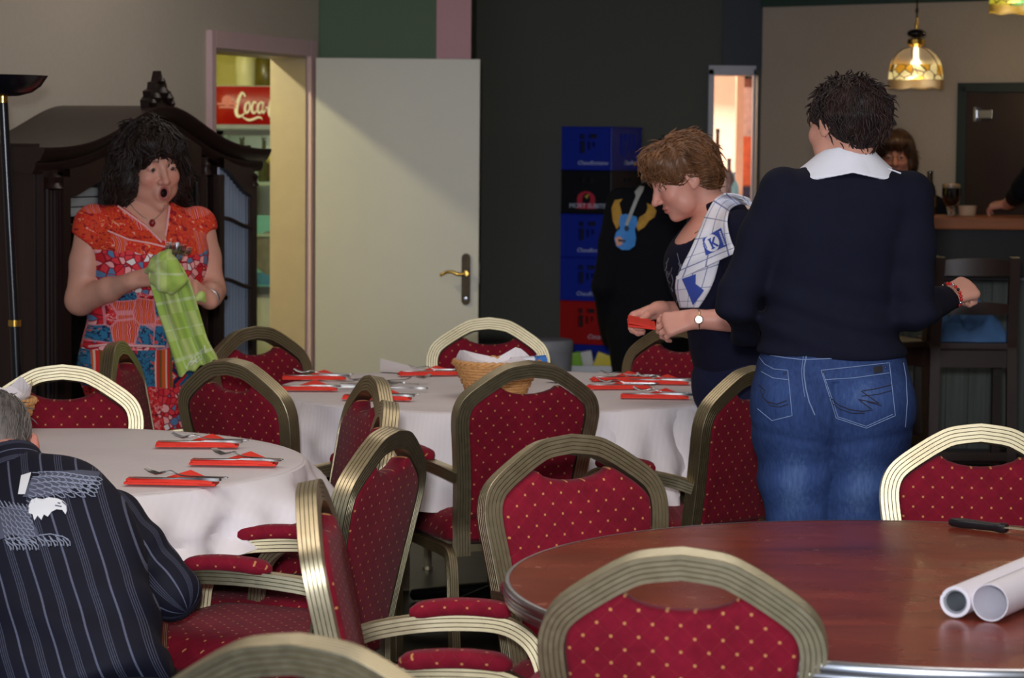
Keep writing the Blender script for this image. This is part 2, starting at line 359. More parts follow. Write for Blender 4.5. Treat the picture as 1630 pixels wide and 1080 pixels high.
def chair_meshes():
    D={}
    half=catmull([(x,0,z) for x,z in HALF],5)
    full=[Vector((-p.x,ylean(p.z),p.z)) for p in half]+[Vector((p.x,ylean(p.z),p.z)) for p in half[::-1][1:]]
    mb=MB(); mb.sweep(full,(0,1,.205),ribprof(.043,.040))
    D['back_frame']=mb.mesh('back_frame',28)
    # backrest cushion outline (u,w)
    def halfw(w):
        zs=[p.z for p in half]; xs=[p.x for p in half]
        return float(np.interp(w,zs,xs))-.0205
    L=[]
    for w in np.linspace(.468,.79,16): L.append((halfw(w),w))
    L+=[(.172,.805),(.155,.820),(.122,.842),(.098,.856),(.088,.856),(.075,.846),(.05,.838),(.025,.834),(0,.833)]
    out=[(x,w) for x,w in L]+[(-x,w) for x,w in L[::-1][1:]]
    out=np.array(out); n=len(out)
    def inset(P,d):
        t=np.roll(P,-1,0)-np.roll(P,1,0); t/=np.linalg.norm(t,axis=1)[:,None]; nn=np.stack([-t[:,1],t[:,0]],1)
        return P+nn*d
    rings=[(0,.004),(.0008,.014),(.004,.022),(.009,.027),(.014,.029)]
    mb=MB(); vs=[]; 
    for sgn in (1,-1):
        for d,h in rings:
            for x,w in inset(out,d): vs.append((x,ylean(w)+sgn*h*(1 if sgn>0 else .8),w))
    R=len(rings); fs=[]
    for s in range(2):
        o=s*R*n
        for r in range(R-1):
            for k in range(n):
                k2=(k+1)%n; fs.append((o+r*n+k,o+r*n+k2,o+(r+1)*n+k2,o+(r+1)*n+k))
        b=o+(R-1)*n
        from mathutils.geometry import tessellate_polygon
        fs+=[tuple(b+i for i in t) for t in tessellate_polygon([[Vector((vs[b+k][0],vs[b+k][2],0)) for k in range(n)]])]
    for k in range(n): k2=(k+1)%n; fs.append((k,k2,R*n+k2,R*n+k))
    mb.add(vs,fs,[(v[0],v[2]) for v in vs]); D['backrest']=mb.mesh('backrest',50)
    # seat
    m=16; prof=[(-.012,0),(0,.012),(.0,.05),(-.006,.066),(-.02,.078),(-.05,.086),(-.11,.09)]
    vs=[];fs=[]
    base=[]
    for k in range(48):
        a=2*PI*k/48; c,s_=math.cos(a),math.sin(a); e=.28
        base.append((.222*np.sign(c)*abs(c)**e, .232*np.sign(s_)*abs(s_)**e))
    for d,z in prof:
        for x,y in base:
            l=math.hypot(x,y); k=(l+d*1.15)/l; vs.append((x*k*(1-.06*(y<0)*abs(y)/.23), y*k+.005, .392+z))
    for r in range(len(prof)-1):
        for k in range(48): k2=(k+1)%48; fs.append((r*48+k,r*48+k2,(r+1)*48+k2,(r+1)*48+k))
    fs.append(tuple(range(48))[::-1]); fs.append(tuple((len(prof)-1)*48+k for k in range(48)))
    mb=MB(); mb.add(vs,fs,[(v[0]+.35*v[2],v[1]+v[2]) for v in vs]); D['seat']=mb.mesh('seat',45)
    for s,nm in ((-1,'a'),(1,'b')):
        x=.205*s
        mb=MB(); path=catmull([(x,.21,.372),(x,.05,.37),(x,-.15,.366),(x,-.205,.355),(x*1.02,-.235,.30),(x*1.05,-.262,.18),(x*1.08,-.30,.004)],5)
        mb.sweep(path,(1,0,0),ribprof(.034,.026,4)); mb.lathe([(.0,0),(.019,0),(.019,.012),(0,.013)],10,(x*1.08,-.30,0)); D['leg'+nm]=mb.mesh('leg',28)
        mb=MB(); path=catmull([(s*.197,-.247,.592),(s*.222,-.205,.606),(s*.243,-.12,.617),(s*.252,-.03,.620),(s*.252,.045,.614),(s*.252,.094,.588),(s*.25,.122,.545),(s*.247,.134,.48),(s*.245,.138,.36),(s*.242,.144,.18),(s*.24,.150,.004)],5)
        mb.sweep(path,(1,0,0),ribprof(.034,.032,4)); mb.box((s*.222,.132,.375),(.05,.022,.02)); D['arm'+nm]=mb.mesh('arm_frame',28)
        vs=[];fs=[];ys=np.linspace(-.135,.068,15)
        for i,y in enumerate(ys):
            e=min(1,((i+.25)/1.6))if i<8 else min(1,((14-i)+.25)/1.6); e=e**.5
            for k in range(12):
                a=2*PI*k/12; vs.append((s*(.2515-.03*max(0,(-.03-y)/.11)**2*.4)+.026*e*np.sign(math.cos(a))*abs(math.cos(a))**.6, y, .6495-.010*((y+.035)/.10)**2+.0165*e*np.sign(math.sin(a))*abs(math.sin(a))**.6))
        for i in range(14):
            for k in range(12): k2=(k+1)%12; fs.append((i*12+k,i*12+k2,(i+1)*12+k2,(i+1)*12+k))
        fs+= [tuple(range(12))[::-1],tuple(14*12+k for k in range(12))]
        mb=MB(); mb.add(vs,fs,[(v[0]+s*v[2],v[1]) for v in vs]); D['pad'+nm]=mb.mesh('arm_pad',50)
    mb=MB(); mb.box((0,.20,.378),(.42,.03,.022)); D['rail']=mb.mesh('seat_rail')
    mb=MB(); mb.box((0,-.17,.37),(.40,.03,.022)); D['rail2']=mb.mesh('seat_rail')
    return D
CM=chair_meshes()
def chair(apex, th, label, group='burgundy banquet chairs', scale=1):
    """apex = world point under the top of the back; th = heading in degrees"""
    rz=math.radians(th-90); off=Matrix.Rotation(rz,3,'Z')@Vector((0,ylean(.93),0))
    o=thing('banquet_chair',label,'chair',(apex[0]-off.x,apex[1]-off.y,0),rz,group)
    ob('back_frame',CM['back_frame'],m_gold,o); ob('backrest',CM['backrest'],m_fab,o); ob('seat',CM['seat'],m_fab,o)
    ob('seat_rail',CM['rail'],m_gold,o); ob('seat_rail',CM['rail2'],m_gold,o)
    for n in 'ab':
        ob('leg',CM['leg'+n],m_gold,o); a=ob('arm',CM['arm'+n],m_gold,o); ob('arm_pad',CM['pad'+n],m_fab,a)
    return o
CH=[ # px,py of the top of the back, heading, label
 (1085,878,81,'large burgundy chair back across the front edge of the bare wooden table'),
 (470,1018,76,'chair at the bottom edge of the photo, only its gold top rail in view'),
 (903,693,-62,'bright red fronted chair behind the left end of the bare wooden table'),
 (1560,676,-94,'chair behind the bare wooden table, beside the black handled knife'),
 (490,767,0,'chair seen edge on at the left tip of the bare wooden table'),
 (624,683,160,'chair turned to the left white table, directly behind the edge-on chair'),
 (622,640,186,'nearer of two overlapping edge-on chairs between the white tables'),
 (600,600,197,'farther of two overlapping edge-on chairs between the white tables'),
 (100,582,-84,'chair behind the left white table, in front of the dark cabinet'),
 (365,573,51,'dark backed chair between the left white table and the lime green towel'),
 (402,521,-44,'chair standing by the open doorway, behind the lime green tea towel'),
 (780,507,-96,'chair with pale gold rail behind the bread basket, in front of the open white door'),
 (845,577,113,'chair with its back to us in front of the wicker bread basket'),
 (1085,518,-132,'chair partly behind the hands folding a red napkin'),
 (1205,585,137,'chair with its back to us, left of the woman in jeans'),
 (182,545,-4,'chair seen from its side in front of the woman in the flowered dress'),
]
CHO=[]
for px,py,th,lab in CH:
    a=atZ(px,py,.928); CHO.append(chair(a,th,lab))
# ------------------------------------------------------------------ tables
def table_wood():
    m,t,b=newmat('mahogany_table_top')
    n=t.noise(2.2,5,t.coord('Object',(1,5,1),(0,0,.5)),.6,.4); n2=t.noise(38,4,t.coord('Object',(1,14,1),(0,0,.5)))
    c=t.ramp(t.math('ADD',t.math('MULTIPLY',n,.7),t.math('MULTIPLY',n2,.3)),[(.3,lin((92,36,22))),(.55,lin((130,52,31))),(.75,lin((156,72,44)))])
    sp=t.ramp(t.noise(26,2,t.coord('Object')),[(.68,(0,0,0)),(.74,(1,1,1))]); 
    t.link(t.mix(t.math('MULTIPLY',sp,.25),c,lin((200,150,130))), b.inputs['Base Color'])
    t.link(t.math('MULTIPLY_ADD',t.noise(5,4,t.coord('Object')),.22,.16), b.inputs['Roughness']); return m
m_alu=M('aluminium_edge',(198,200,206),.28,1,.05,40)
m_blackmetal=M('black_metal',(20,20,24),.4,.6,.1)
m_mah=table_wood()
def round_table(c,R,label,top_mat,group=None,top=.76):
    o=thing('round_table',label,'table',(c[0],c[1],0),0,group)
    mb=MB(); mb.lathe([(0,top-.03),(R-.012,top-.03),(R-.008,top-.001),(R-.008,top),(0,top)],120); mb.build('tabletop',top_mat,o,smooth=30)
    mb=MB(); mb.lathe([(R-.009,top-.034),(R,top-.034),(R+.002,top-.026),(R+.002,top-.020),(R,top-.018),(R+.002,top-.014),(R+.001,top-.002),(R-.003,top+.001),(R-.009,top+.0005)],120,cap=False); mb.build('edge_band',m_alu,o,smooth=50)
    mb=MB(); mb.lathe([(.0,.04),(.05,.04),(.045,.1),(.04,.4),(.045,top-.06),(.12,top-.045),(.12,top-.031),(0,top-.031)],24); mb.build('pedestal',m_blackmetal,o,smooth=40)
    for k in range(4):
        mb=MB(); a=PI/4+k*PI/2; u=Vector((math.cos(a),math.sin(a),0)); mb.tube([u*.04+Vector((0,0,.09)),u*.2+Vector((0,0,.065)),u*.42+Vector((0,0,.022))],[.028,.024,.02],10); mb.build('foot',m_blackmetal,o,smooth=40)
    return o
T1=Vector((.765,4.565,0)); R1=.775
round_table(T1,R1,'bare round mahogany coloured table with shiny metal edge in the foreground',m_mah,top=.76)
T2=Vector((-.03,8.20,0)); T3=Vector((-1.265,6.27,0)); RT=.745
m_lam=M('brown_laminate',(90,60,44),.4,var=.1)
round_table(T2,RT,'round table under the farther white paper cloth with the bread basket',m_lam,'round tables under paper',.755)
round_table(T3,RT,'round table under the left white paper cloth, where the man sits',m_lam,'round tables under paper',.755)
def paper_mat():
    m,t,b=newmat('white_table_paper')
    n=t.noise(2.5,3,t.coord('Object')); w=t.noise(30,2,t.coord('Object'))
    t.link(t.ramp(n,[(.3,lin((226,218,220))),(.7,lin((236,230,232)))]), b.inputs['Base Color'])
    b.inputs['Roughness'].default_value=.6; b.inputs['Specular IOR Level'].default_value=.3
    wv=t.new('ShaderNodeTexWave'); wv.inputs['Scale'].default_value=22; t.link(t.coord('Object',(1,1,1),(0,0,.3)),wv.inputs[0])
    t.link(t.bump(t.math('ADD',t.math('MULTIPLY',w,.8),t.math('MULTIPLY',wv.outputs[1],.2)),.25,.004), b.inputs['Normal']); return m
m_paper=paper_mat()
def rng2(u,v):
    return .5*math.sin(u*1.3+2*math.sin(v*1.7+u*.6))+.35*math.sin(u*2.9-v*3.1+1.5*math.sin(u*1.1))+.25*abs(math.sin(u*4.3+v*5.0))
def cloth(c,R,z,Lfun,name,label,seed,phi=(0,2*PI),lift=0,inner=0,rip=.02,flare=.10):
    rng=np.random.default_rng(seed); ph=rng.uniform(0,6.28,6); nph=360
    closed=abs(phi[1]-phi[0]-2*PI)<1e-6
    A=np.linspace(phi[0],phi[1],nph,endpoint=not closed); vs=[];fs=[]
    rr=[inner,.3*R+.7*inner if inner else .3*R,.7*R,.95*R,R-.006,R+.004]; nt=9
    for a in A:
        L=Lfun(a); u=(math.cos(a),math.sin(a))
        for r in rr: vs.append((r*u[0],r*u[1],z+lift-(.004 if r>R else 0)))
        for j in range(1,nt+1):
            t=j/nt; d=L*t
            rp=rip*t*min(1,L/.2)*(math.sin(9*a+ph[0])*.6+math.sin(17*a+ph[1])*.35+abs(math.sin(5*a+ph[2]))*.6+.3*math.sin(31*a+ph[3]+4*t))
            e=rng2(a*7.0,t*2.3+seed)*.030*t*min(1,L/.12)+abs(rng2(a*3.1+2,t*1.1))*.03*t
            r=R+.006+flare*d+rp+lift+e
            vs.append((r*u[0],r*u[1],z+lift-.005-d*(.985-.02*math.sin(7*a+ph[4]))))
    m=len(rr)+nt; n=len(A)
    for i in range(n if closed else n-1):
        i2=(i+1)%n
        for k in range(m-1): fs.append((i*m+k,i2*m+k,i2*m+k+1,i*m+k+1))
    mb=MB(); mb.add(vs,fs); me=mb.mesh(name,38); o=ob(name,me,m_paper); o.location=(c[0],c[1],0)
    return tag(o,label,'tablecloth')
def sq(half,rot,R,mn=.05):
    def f(a):
        b=a-rot; return max(mn,half/max(abs(math.cos(b)),abs(math.sin(b)))-R)
    return f
f2=lambda a:min(sq(.96,.62,RT)(a),.27+.03*math.sin(3*a))
cloth(T2,RT,.757,f2,'paper_tablecloth','white paper cloth hanging low over the far round table with the basket',3,rip=.05)
cloth(T2,RT,.7585,lambda a:min(sq(.985,.95,RT)(a),.30),'paper_overlay','second sheet of white paper hanging over the right side of the far table',5,phi=(math.radians(-68),math.radians(62)),lift=.0025,inner=.30,rip=.055,flare=.20)
f3=lambda a:min(sq(.835,.30,RT,.09)(a),.145)
cloth(T3,RT,.757,lambda a:f3(a)+.012*math.sin(5*a),'paper_tablecloth','white paper cloth with a crumpled short hem over the left round table',9,rip=.07,flare=.34)
# lifted back corner of paper on far table
mb=MB(); g=[]
for i in range(9):
    for j in range(5):
        u=i/8; v=j/4; p=atZ(605+(700-605)*u, 592+6*u-7*v*(1-u*.7),.762); g.append((p.x,p.y+.02*v,.762+.03*v*v*(1-u)))
mb.add(g,[(i*5+j,i*5+j+1,(i+1)*5+j+1,(i+1)*5+j) for i in range(8) for j in range(4)])
tag(mb.build('paper_sheet',m_paper,smooth=60),'loose corner of white paper curling up at the back of the far table','paper')
# ------------------------------------------------------------------ napkins and cutlery
m_nap=M('red_orange_paper_napkin',(222,52,34),.75,var=.05,scale=30,bump=.1); m_steel=M('cutlery_steel',(170,168,166),.25,1,.08,30)
def napkin_mesh():
    mb=MB()
    mb.box((0,0,.003),(.215,.05,.005)); mb.box((.0,.004,.0075),(.20,.04,.004))
    mb.add([(-.02,.02,.009),(.085,.018,.009),(.035,.045,.026),(-.02,.026,.012),(.085,.024,.012),(.035,.049,.028)],[(0,1,2),(3,5,4),(0,2,5,3),(1,4,5,2),(0,3,4,1)])
    mb.tube([(-.107,-.0,.006),(-.10,-.0,.0075),(.09,-.022,.006),(.10,-.022,.005)],[.004,.008,.0065,.004],8)
    return mb.mesh('napkin',40)
def fork_mesh():
    mb=MB(); L=[]
    z=lambda x:.006+.010*math.exp(-((x-.045)/.02)**2)+.0*x
    hw=lambda x: np.interp(x,[-.1,-.095,-.02,.03,.045,.06],[.003,.0065,.0032,.003,.009,.0115])
    xs=list(np.linspace(-.1,.06,22)); vs=[]
    for x in xs:
        for s in (-1,1): vs.append((x,s*hw(x),z(x)+.0012)); vs.append((x,s*hw(x),z(x)-.0012))
    fs=[]
    for i in range(len(xs)-1):
        a=i*4;b=a+4
        fs+=[(a,b,b+2,a+2),(a+1,a+3,b+3,b+1),(a,a+1,b+1,b),(a+2,b+2,b+3,a+3)]
    fs+=[(0,2,3,1)]; e=(len(xs)-1)*4; fs+=[(e,e+1,e+3,e+2)]; mb.add(vs,fs)
    for k in range(4):
        y=-.0095+k*.0063; mb.tube([(.058,y,z(.058)),(.075,y,.009),(.092,y,.014),(.104,y,.021)],[.0024,.0023,.0021,.0012],6)
    return mb.mesh('fork',50)
def knife_mesh():
    mb=MB(); xs=[-.11,-.105,-.06,-.01,.0,.05,.10,.112]; hw=[.003,.007,.0065,.005,.008,.0095,.0085,.002]; h=[.002,.0035,.0035,.003,.0012,.001,.0009,.0006]; vs=[];fs=[]
    for x,a,b in zip(xs,hw,h): vs+=[(x,-a,.004-b),(x,a,.004-b),(x,a,.004+b),(x,-a,.004+b)]
    for i in range(len(xs)-1):
        for k in range(4): k2=(k+1)%4; fs.append((i*4+k,i*4+k2,i*4+4+k2,i*4+4+k))
    fs+=[(0,1,2,3),(28,31,30,29)]; mb.add(vs,fs); return mb.mesh('knife',50)
def spoon_mesh():
    mb=MB(); xs=np.linspace(-.1,.09,24); vs=[];fs=[]
    for x in xs:
        hw=np.interp(x,[-.1,-.09,0,.035,.045,.06,.075,.087,.09],[.003,.007,.003,.003,.010,.0175,.0175,.009,.002]); zz=.008+.006*math.exp(-((x-.03)/.02)**2); dip=-.005*max(0,1-((x-.066)/.028)**2)
        vs+=[(x,-hw,zz),(x,0,zz+dip),(x,hw,zz),(x,0,zz+dip-.0022)]
    for i in range(len(xs)-1):
        for k in range(4): k2=(k+1)%4; fs.append((i*4+k,i*4+k2,i*4+4+k2,i*4+4+k))
    mb.add(vs,fs); return mb.mesh('spoon',60)
NM,FM,KM,SM=napkin_mesh(),fork_mesh(),knife_mesh(),spoon_mesh()
def put(me,name,mat,p,rz,z,label,cat,group,rx=0):
    o=ob(name,me,mat); o.location=(p.x,p.y,z); o.rotation_euler=(rx,0,math.radians(rz)); return tag(o,label,cat,group)
TZ=.7625
SETS=[(314,711,2,'the back of three place settings on the left table',1),(372,740,-3,'the middle of three place settings on the left table',2),(273,771,-5,'the front of three place settings on the left table',1),
 (500,604,6,'the back left place setting of the far table',1),(484,621,3,'the front left place setting of the far table',0),(600,636,-4,'the far table setting behind the edge-on chairs',1),
 (683,597,14,'the place setting left of the bread basket',1),(990,606,12,'the backmost setting right of the basket',1),(985,619,8,'the setting just right of the basket, second from the back',1),(1045,611,-5,'the setting nearest the woman folding napkins',1),(1042,634,-3,'the front right setting on the far table',1)]
for px,py,rz,lab,k in SETS:
    z=TZ+(.002 if px>900 else 0); p=atZ(px,py,z)
    put(NM,'napkin',m_nap,p,rz,z,'red-orange paper napkin, '+lab,'napkin','red napkins')
    q=Vector((p.x,p.y,0)); ux=Vector((math.cos(math.radians(rz)),math.sin(math.radians(rz)),0)); uy=Vector((-ux.y,ux.x,0))
    kp=q-ux*-.01-uy*.006; put(KM,'knife',m_steel,kp,rz+178 if k!=2 else rz+181,z+.010,'steel table knife of '+lab,'knife','table knives on napkins')
    if k:
        fp=q+ux*.035+uy*.012; put(FM,'fork',m_steel,fp,rz+180-(9 if k==1 else 24),z+.012,'steel fork of '+lab,'fork','forks on napkins')
LOOSE=[(FM,'fork',560,617,30,'leftmost'),(KM,'knife',570,618,4,'upper'),(KM,'knife',566,621,8,'lower'),(SM,'spoon',556,612,-20,'tilted'),(KM,'knife',628,621,172,'right hand'),(FM,'fork',640,611,28,'rightmost'),(SM,'spoon',626,613,150,'right hand'),(FM,'fork',600,612,165,'middle'),(SM,'spoon',590,617,12,'middle')]
for i,(me,nm,px,py,rz,lab) in enumerate(LOOSE):
    p=atZ(px,py,TZ); put(me,nm,m_steel,p,rz,TZ+.001+.003*(i%3),f'{lab} {nm} in the loose pile of cutlery left of the basket',nm,'loose cutlery pile')
# ------------------------------------------------------------------ wicker basket with paper
def wicker(c,r0,r1,hgt,label,name='wicker_basket',nst=30,rows=11,z=TZ):
    m=M('wicker_cane',(204,150,92),.6,var=.18,scale=30)
    o=thing(name,label,'basket',(c.x,c.y,z),0)
    mb=MB()
    for k in range(nst):
        a=2*PI*k/nst; mb.tube([(r0*math.cos(a),r0*math.sin(a),.003),((r0+r1)/2*math.cos(a),(r0+r1)/2*math.sin(a),hgt*.5),(r1*math.cos(a),r1*math.sin(a),hgt)],.0022,5)
    tag(mb.build('stakes',m,o,smooth=60),kind='stuff')
    mb=MB()
    for r in range(rows):
        f=(r+.5)/rows; R=r0+(r1-r0)*f; z0=hgt*f
        mb.tube([((R+.0035*(1 if (k+r)%2 else -1))*math.cos(2*PI*k/(nst)),(R+.0035*(1 if (k+r)%2 else -1))*math.sin(2*PI*k/(nst)),z0) for k in range(nst+1)],hgt/rows*.5,6,cap=False)
    tag(mb.build('weave',m,o,smooth=60),kind='stuff')
    mb=MB()
    for ph in (0,PI): mb.tube([((r1+.003*math.cos(18*t+ph))*math.cos(t),(r1+.003*math.cos(18*t+ph))*math.sin(t),hgt+.004+.005*math.sin(18*t+ph)) for t in np.linspace(0,2*PI,150)],.0055,6,cap=False)
    mb.build('rim',m,o,smooth=60)
    mb=MB(); mb.lathe([(0,.001),(r0,.001),(r0,.006),(0,.006)],30); mb.build('base',m,o)
    return o
bp=atZ(790,636,TZ)
wicker(Vector((bp.x,bp.y+.10,0)),.085,.135,.105,'round wicker bread basket lined with white paper on the far table')
def napkinpaper(c,seed,R=.118):
    rng=np.random.default_rng(seed); mb=MB(); n=40; z0=TZ
    pk=[1.0,.2,1.1,.15,.5,.9,.1,1.2,.5,.2,.8,.1]
    vs=[];fs=[]
    for i in range(n):
        a=2*PI*i/n; h=np.interp(i/n*12,range(13),pk+[pk[0]]); rr=[R*.6,R*.89,R*1.03,R*1.10]; zz=[.045,.085,.102,.105+.042*h]
        for r,z in zip(rr,zz): vs.append((c.x+r*math.cos(a),c.y+r*math.sin(a),z0+z))
    for i in range(n):
        for k in range(3): fs.append((i*4+k,((i+1)%n)*4+k,((i+1)%n)*4+k+1,i*4+k+1))
    fs.append(tuple(i*4 for i in range(n))); mb.add(vs,fs); return mb
tag(napkinpaper(Vector((bp.x,bp.y+.10,0)),1).build('basket_liner',m_paper),'crumpled white paper lining the wicker basket','paper')
pk=MB(); p=atZ(838,575,.875); pk.tube([(p.x-.05,p.y,.868),(p.x+.06,p.y+.02,.874)],.018,10)
q=pk.build('sachet',M('white_wrapper',(214,216,226),.4,var=.05),smooth=40); tag(q,'white and blue wrapper lying on the right side of the wicker basket','packet')
pk=MB(); pk.tube([(p.x+.025,p.y+.012,.8715),(p.x+.062,p.y+.021,.8745)],.0187,10); pk.build('blue_print',M('blue_ink',(40,110,190),.4),q,smooth=40)
bq=Vector((-1.39,6.80,0)); wicker(bq,.06,.092,.085,'wicker bread basket on the left table, mostly behind the grey haired man')
tag(napkinpaper(bq,4,.078).build('basket_liner',m_paper),'white paper in the basket behind the grey haired man','paper')
# ------------------------------------------------------------------ rolled paper and knife on the wooden table
def rolls():
    z=.761; a=atZ(1520,985,z); b=atZ(1800,862,z)   # ground line of first roll
    d=(b-a); d.z=0; d.normalize(); n=Vector((-d.y,d.x,0)); L=.75
    m=M('white_roll_paper',(232,228,236),.45,var=.02); m2=M('grey_card_tube',(120,124,130),.6,var=.05)
    def scroll(c,r_in,r_out,turns,name,label,L,off):
        o=thing(name,label,'paper roll'); mb=MB(); P=[]
        N_=int(30*turns)
        for i in range(N_+1):
            t=2*PI*turns*i/N_; r=r_in+(r_out-r_in)*i/N_; P.append((r*math.cos(t+off),r*math.sin(t+off)))
        vs=[];th=.0012
        for s in (0,1):
            for (x,y) in P:
                for k in (0,1):
                    l=math.hypot(x,y); f=(l-k*th)/l; q=c+d*(L*s)+n*(x*f)+Vector((0,0,y*f)); vs.append(q)
        m_=2*(N_+1); fs=[]
        for i in range(N_):
            for k in (0,1):
                fs.append((i*2+k,i*2+2+k,m_+i*2+2+k,m_+i*2+k))
            fs.append((i*2,i*2+1,i*2+3,i*2+2)); fs.append((m_+i*2,m_+i*2+1,m_+i*2+3,m_+i*2+2))
        mb.add(vs,fs); mb.build('sheet',m,o,smooth=40); return o
    r=.0275
    o=scroll(a+Vector((0,0,r+.001))+n*.0,.0215,r,4,'paper_roll','white paper wound on a grey core, left of the two table rolls',L,.3)
    mb=MB(); c=a+Vector((0,0,r+.001)); ri,ro=.0175,.0208
    vs=[];fs=[]
    for s in (.004,L-.004):
        for R in (ri,ro):
            for k in range(28): t=2*PI*k/28; vs.append(c+d*s+n*(R*math.cos(t))+Vector((0,0,R*math.sin(t))))
    for k in range(28):
        k2=(k+1)%28; fs+=[(k,k2,28+k2,28+k),(56+k,56+k2,84+k2,84+k),(k,k2,56+k2,56+k),(28+k,28+k2,84+k2,84+k)]
    mb.add(vs,fs); mb.build('core_tube',m2,o,smooth=40)
    c2=a-n*.060+d*.004+Vector((0,0,.0325))
    scroll(c2,.0310,.0322,2,'paper_roll','loosely curled white paper tube, right of the two table rolls',L,1.2)
rolls()
def kitchen_knife():
    a=atZ(1512,838,.762); b=atZ(1612,850,.762); d=(b-a); d.z=0; L=d.length; rz=math.atan2(d.y,d.x)
    o=thing('carving_knife','black handled knife lying on the wooden table by the far right chair','knife',(a.x,a.y,.761),rz)
    mb=MB(); xs=[0,.006,.03,.07,.10,.118,.126,.135]; w_=[.007,.011,.0125,.011,.0105,.012,.013,.010]; h=[.006,.009,.0105,.0095,.009,.010,.011,.008]; vs=[];fs=[]
    for x,a_,b_ in zip(xs,w_,h):
        for k in range(12): t=2*PI*k/12; vs.append((x,a_*np.sign(math.cos(t))*abs(math.cos(t))**.7,.0105+b_*np.sign(math.sin(t))*abs(math.sin(t))**.7))
    for i in range(len(xs)-1):
        for k in range(12): k2=(k+1)%12; fs.append((i*12+k,i*12+k2,i*12+12+k2,i*12+12+k))
    fs+=[tuple(range(12)),tuple(7*12+k for k in range(12))]; mb.add(vs,fs); mb.build('handle',M('black_plastic',(22,22,26),.35),o,smooth=45)
    mb=MB(); mb.add([(.13,-.009,.0135),(.26,-.011,.0125),(.33,.004,.012),(.13,.011,.0135),(.13,-.009,.0115),(.26,-.011,.0115),(.33,.004,.0115),(.13,.011,.0115)],[(0,1,2,3),(4,7,6,5),(0,4,5,1),(1,5,6,2),(2,6,7,3),(3,7,4,0)]); mb.build('blade',M('worn_blade',(190,178,150),.4,.6,.1),o)
kitchen_knife()
# ------------------------------------------------------------------ floor lamp
def floor_lamp():
    top=atY(12,135,7.85); o=thing('floor_lamp','black uplighter floor lamp with a brass joint at the left edge','lamp',(top.x+.02,top.y,0))
    m=M('black_lacquer',(14,15,22),.25,var=.1); br=MATS['polished_brass']
    foot=.03; dx=-.035
    mb=MB(); mb.lathe([(0,0),(.15,0),(.15,.015),(.14,.025),(.03,.04),(0,.04)],40); b=mb.build('base',m,o,smooth=40); b.location=(foot,0,0)
    mb=MB(); mb.tube([(foot,0,.035),(dx*.5+foot*.5,0,.99)],.0165,14); mb.build('lower_pole',m,o,smooth=40)
    mb=MB(); mb.tube([(dx*.5+foot*.5,0,.985),(dx,0,1.70)],.015,14); mb.build('upper_pole',m,o,smooth=40)
    mb=MB(); mb.tube([(dx*.5+foot*.5,0,.978),(dx*.5+foot*.5,0,.998)],.0205,16); mb.tube([(dx,0,1.675),(dx,0,1.71)],.016,16); mb.build('brass_joint',br,o,smooth=40)
    mb=MB(); mb.lathe([(.012,1.695),(.05,1.697),(.09,1.708),(.118,1.728),(.134,1.752),(.140,1.760),(.136,1.757),(.112,1.734),(.085,1.714),(.04,1.705),(0,1.703)],48,(dx,0,0),cap=False); mb.build('bowl_shade',m,o,smooth=50)
floor_lamp()
ORD=['first white','second white','third white','fourth white','fifth white','sixth white','seventh white','eighth white','ninth white','tenth white','eleventh white','twelfth white']
# ------------------------------------------------------------------ china cabinet (local x along the wall from near to far, local y into the wall)
def glass_mat(name='clear_glass',col=(240,245,250),rough=0.0):
    m,t,b=newmat(name); b.inputs['Base Color'].default_value=(*lin(col),1); b.inputs['Transmission Weight'].default_value=1; b.inputs['Roughness'].default_value=rough; b.inputs['IOR'].default_value=1.45; return m
m_glass=glass_mat()
def pane_mat():
    m,t,b=newmat('thin_window_glass'); out=[n for n in t.n if n.type=='OUTPUT_MATERIAL'][0]
    tr=t.new('ShaderNodeBsdfTransparent'); tr.inputs[0].default_value=(.92,.95,.95,1); gl=t.new('ShaderNodeBsdfGlossy'); gl.inputs['Roughness'].default_value=.01; fr=t.new('ShaderNodeFresnel'); fr.inputs[0].default_value=1.5
    mx=t.new('ShaderNodeMixShader'); ge=t.new('ShaderNodeNewGeometry'); t.link(t.math('MULTIPLY',fr.outputs[0],t.math('SUBTRACT',1,ge.outputs['Backfacing'])),mx.inputs[0]); t.link(tr.outputs[0],mx.inputs[1]); t.link(gl.outputs[0],mx.inputs[2]); t.link(mx.outputs[0],out.inputs[0]); return m
m_pane=pane_mat()
m_oak=M('dark_oak',(40,23,20),.38,var=.25,scale=8,stretch=(3,3,.3)); m_oak2=M('dark_oak_carved',(32,19,17),.4,var=.2)
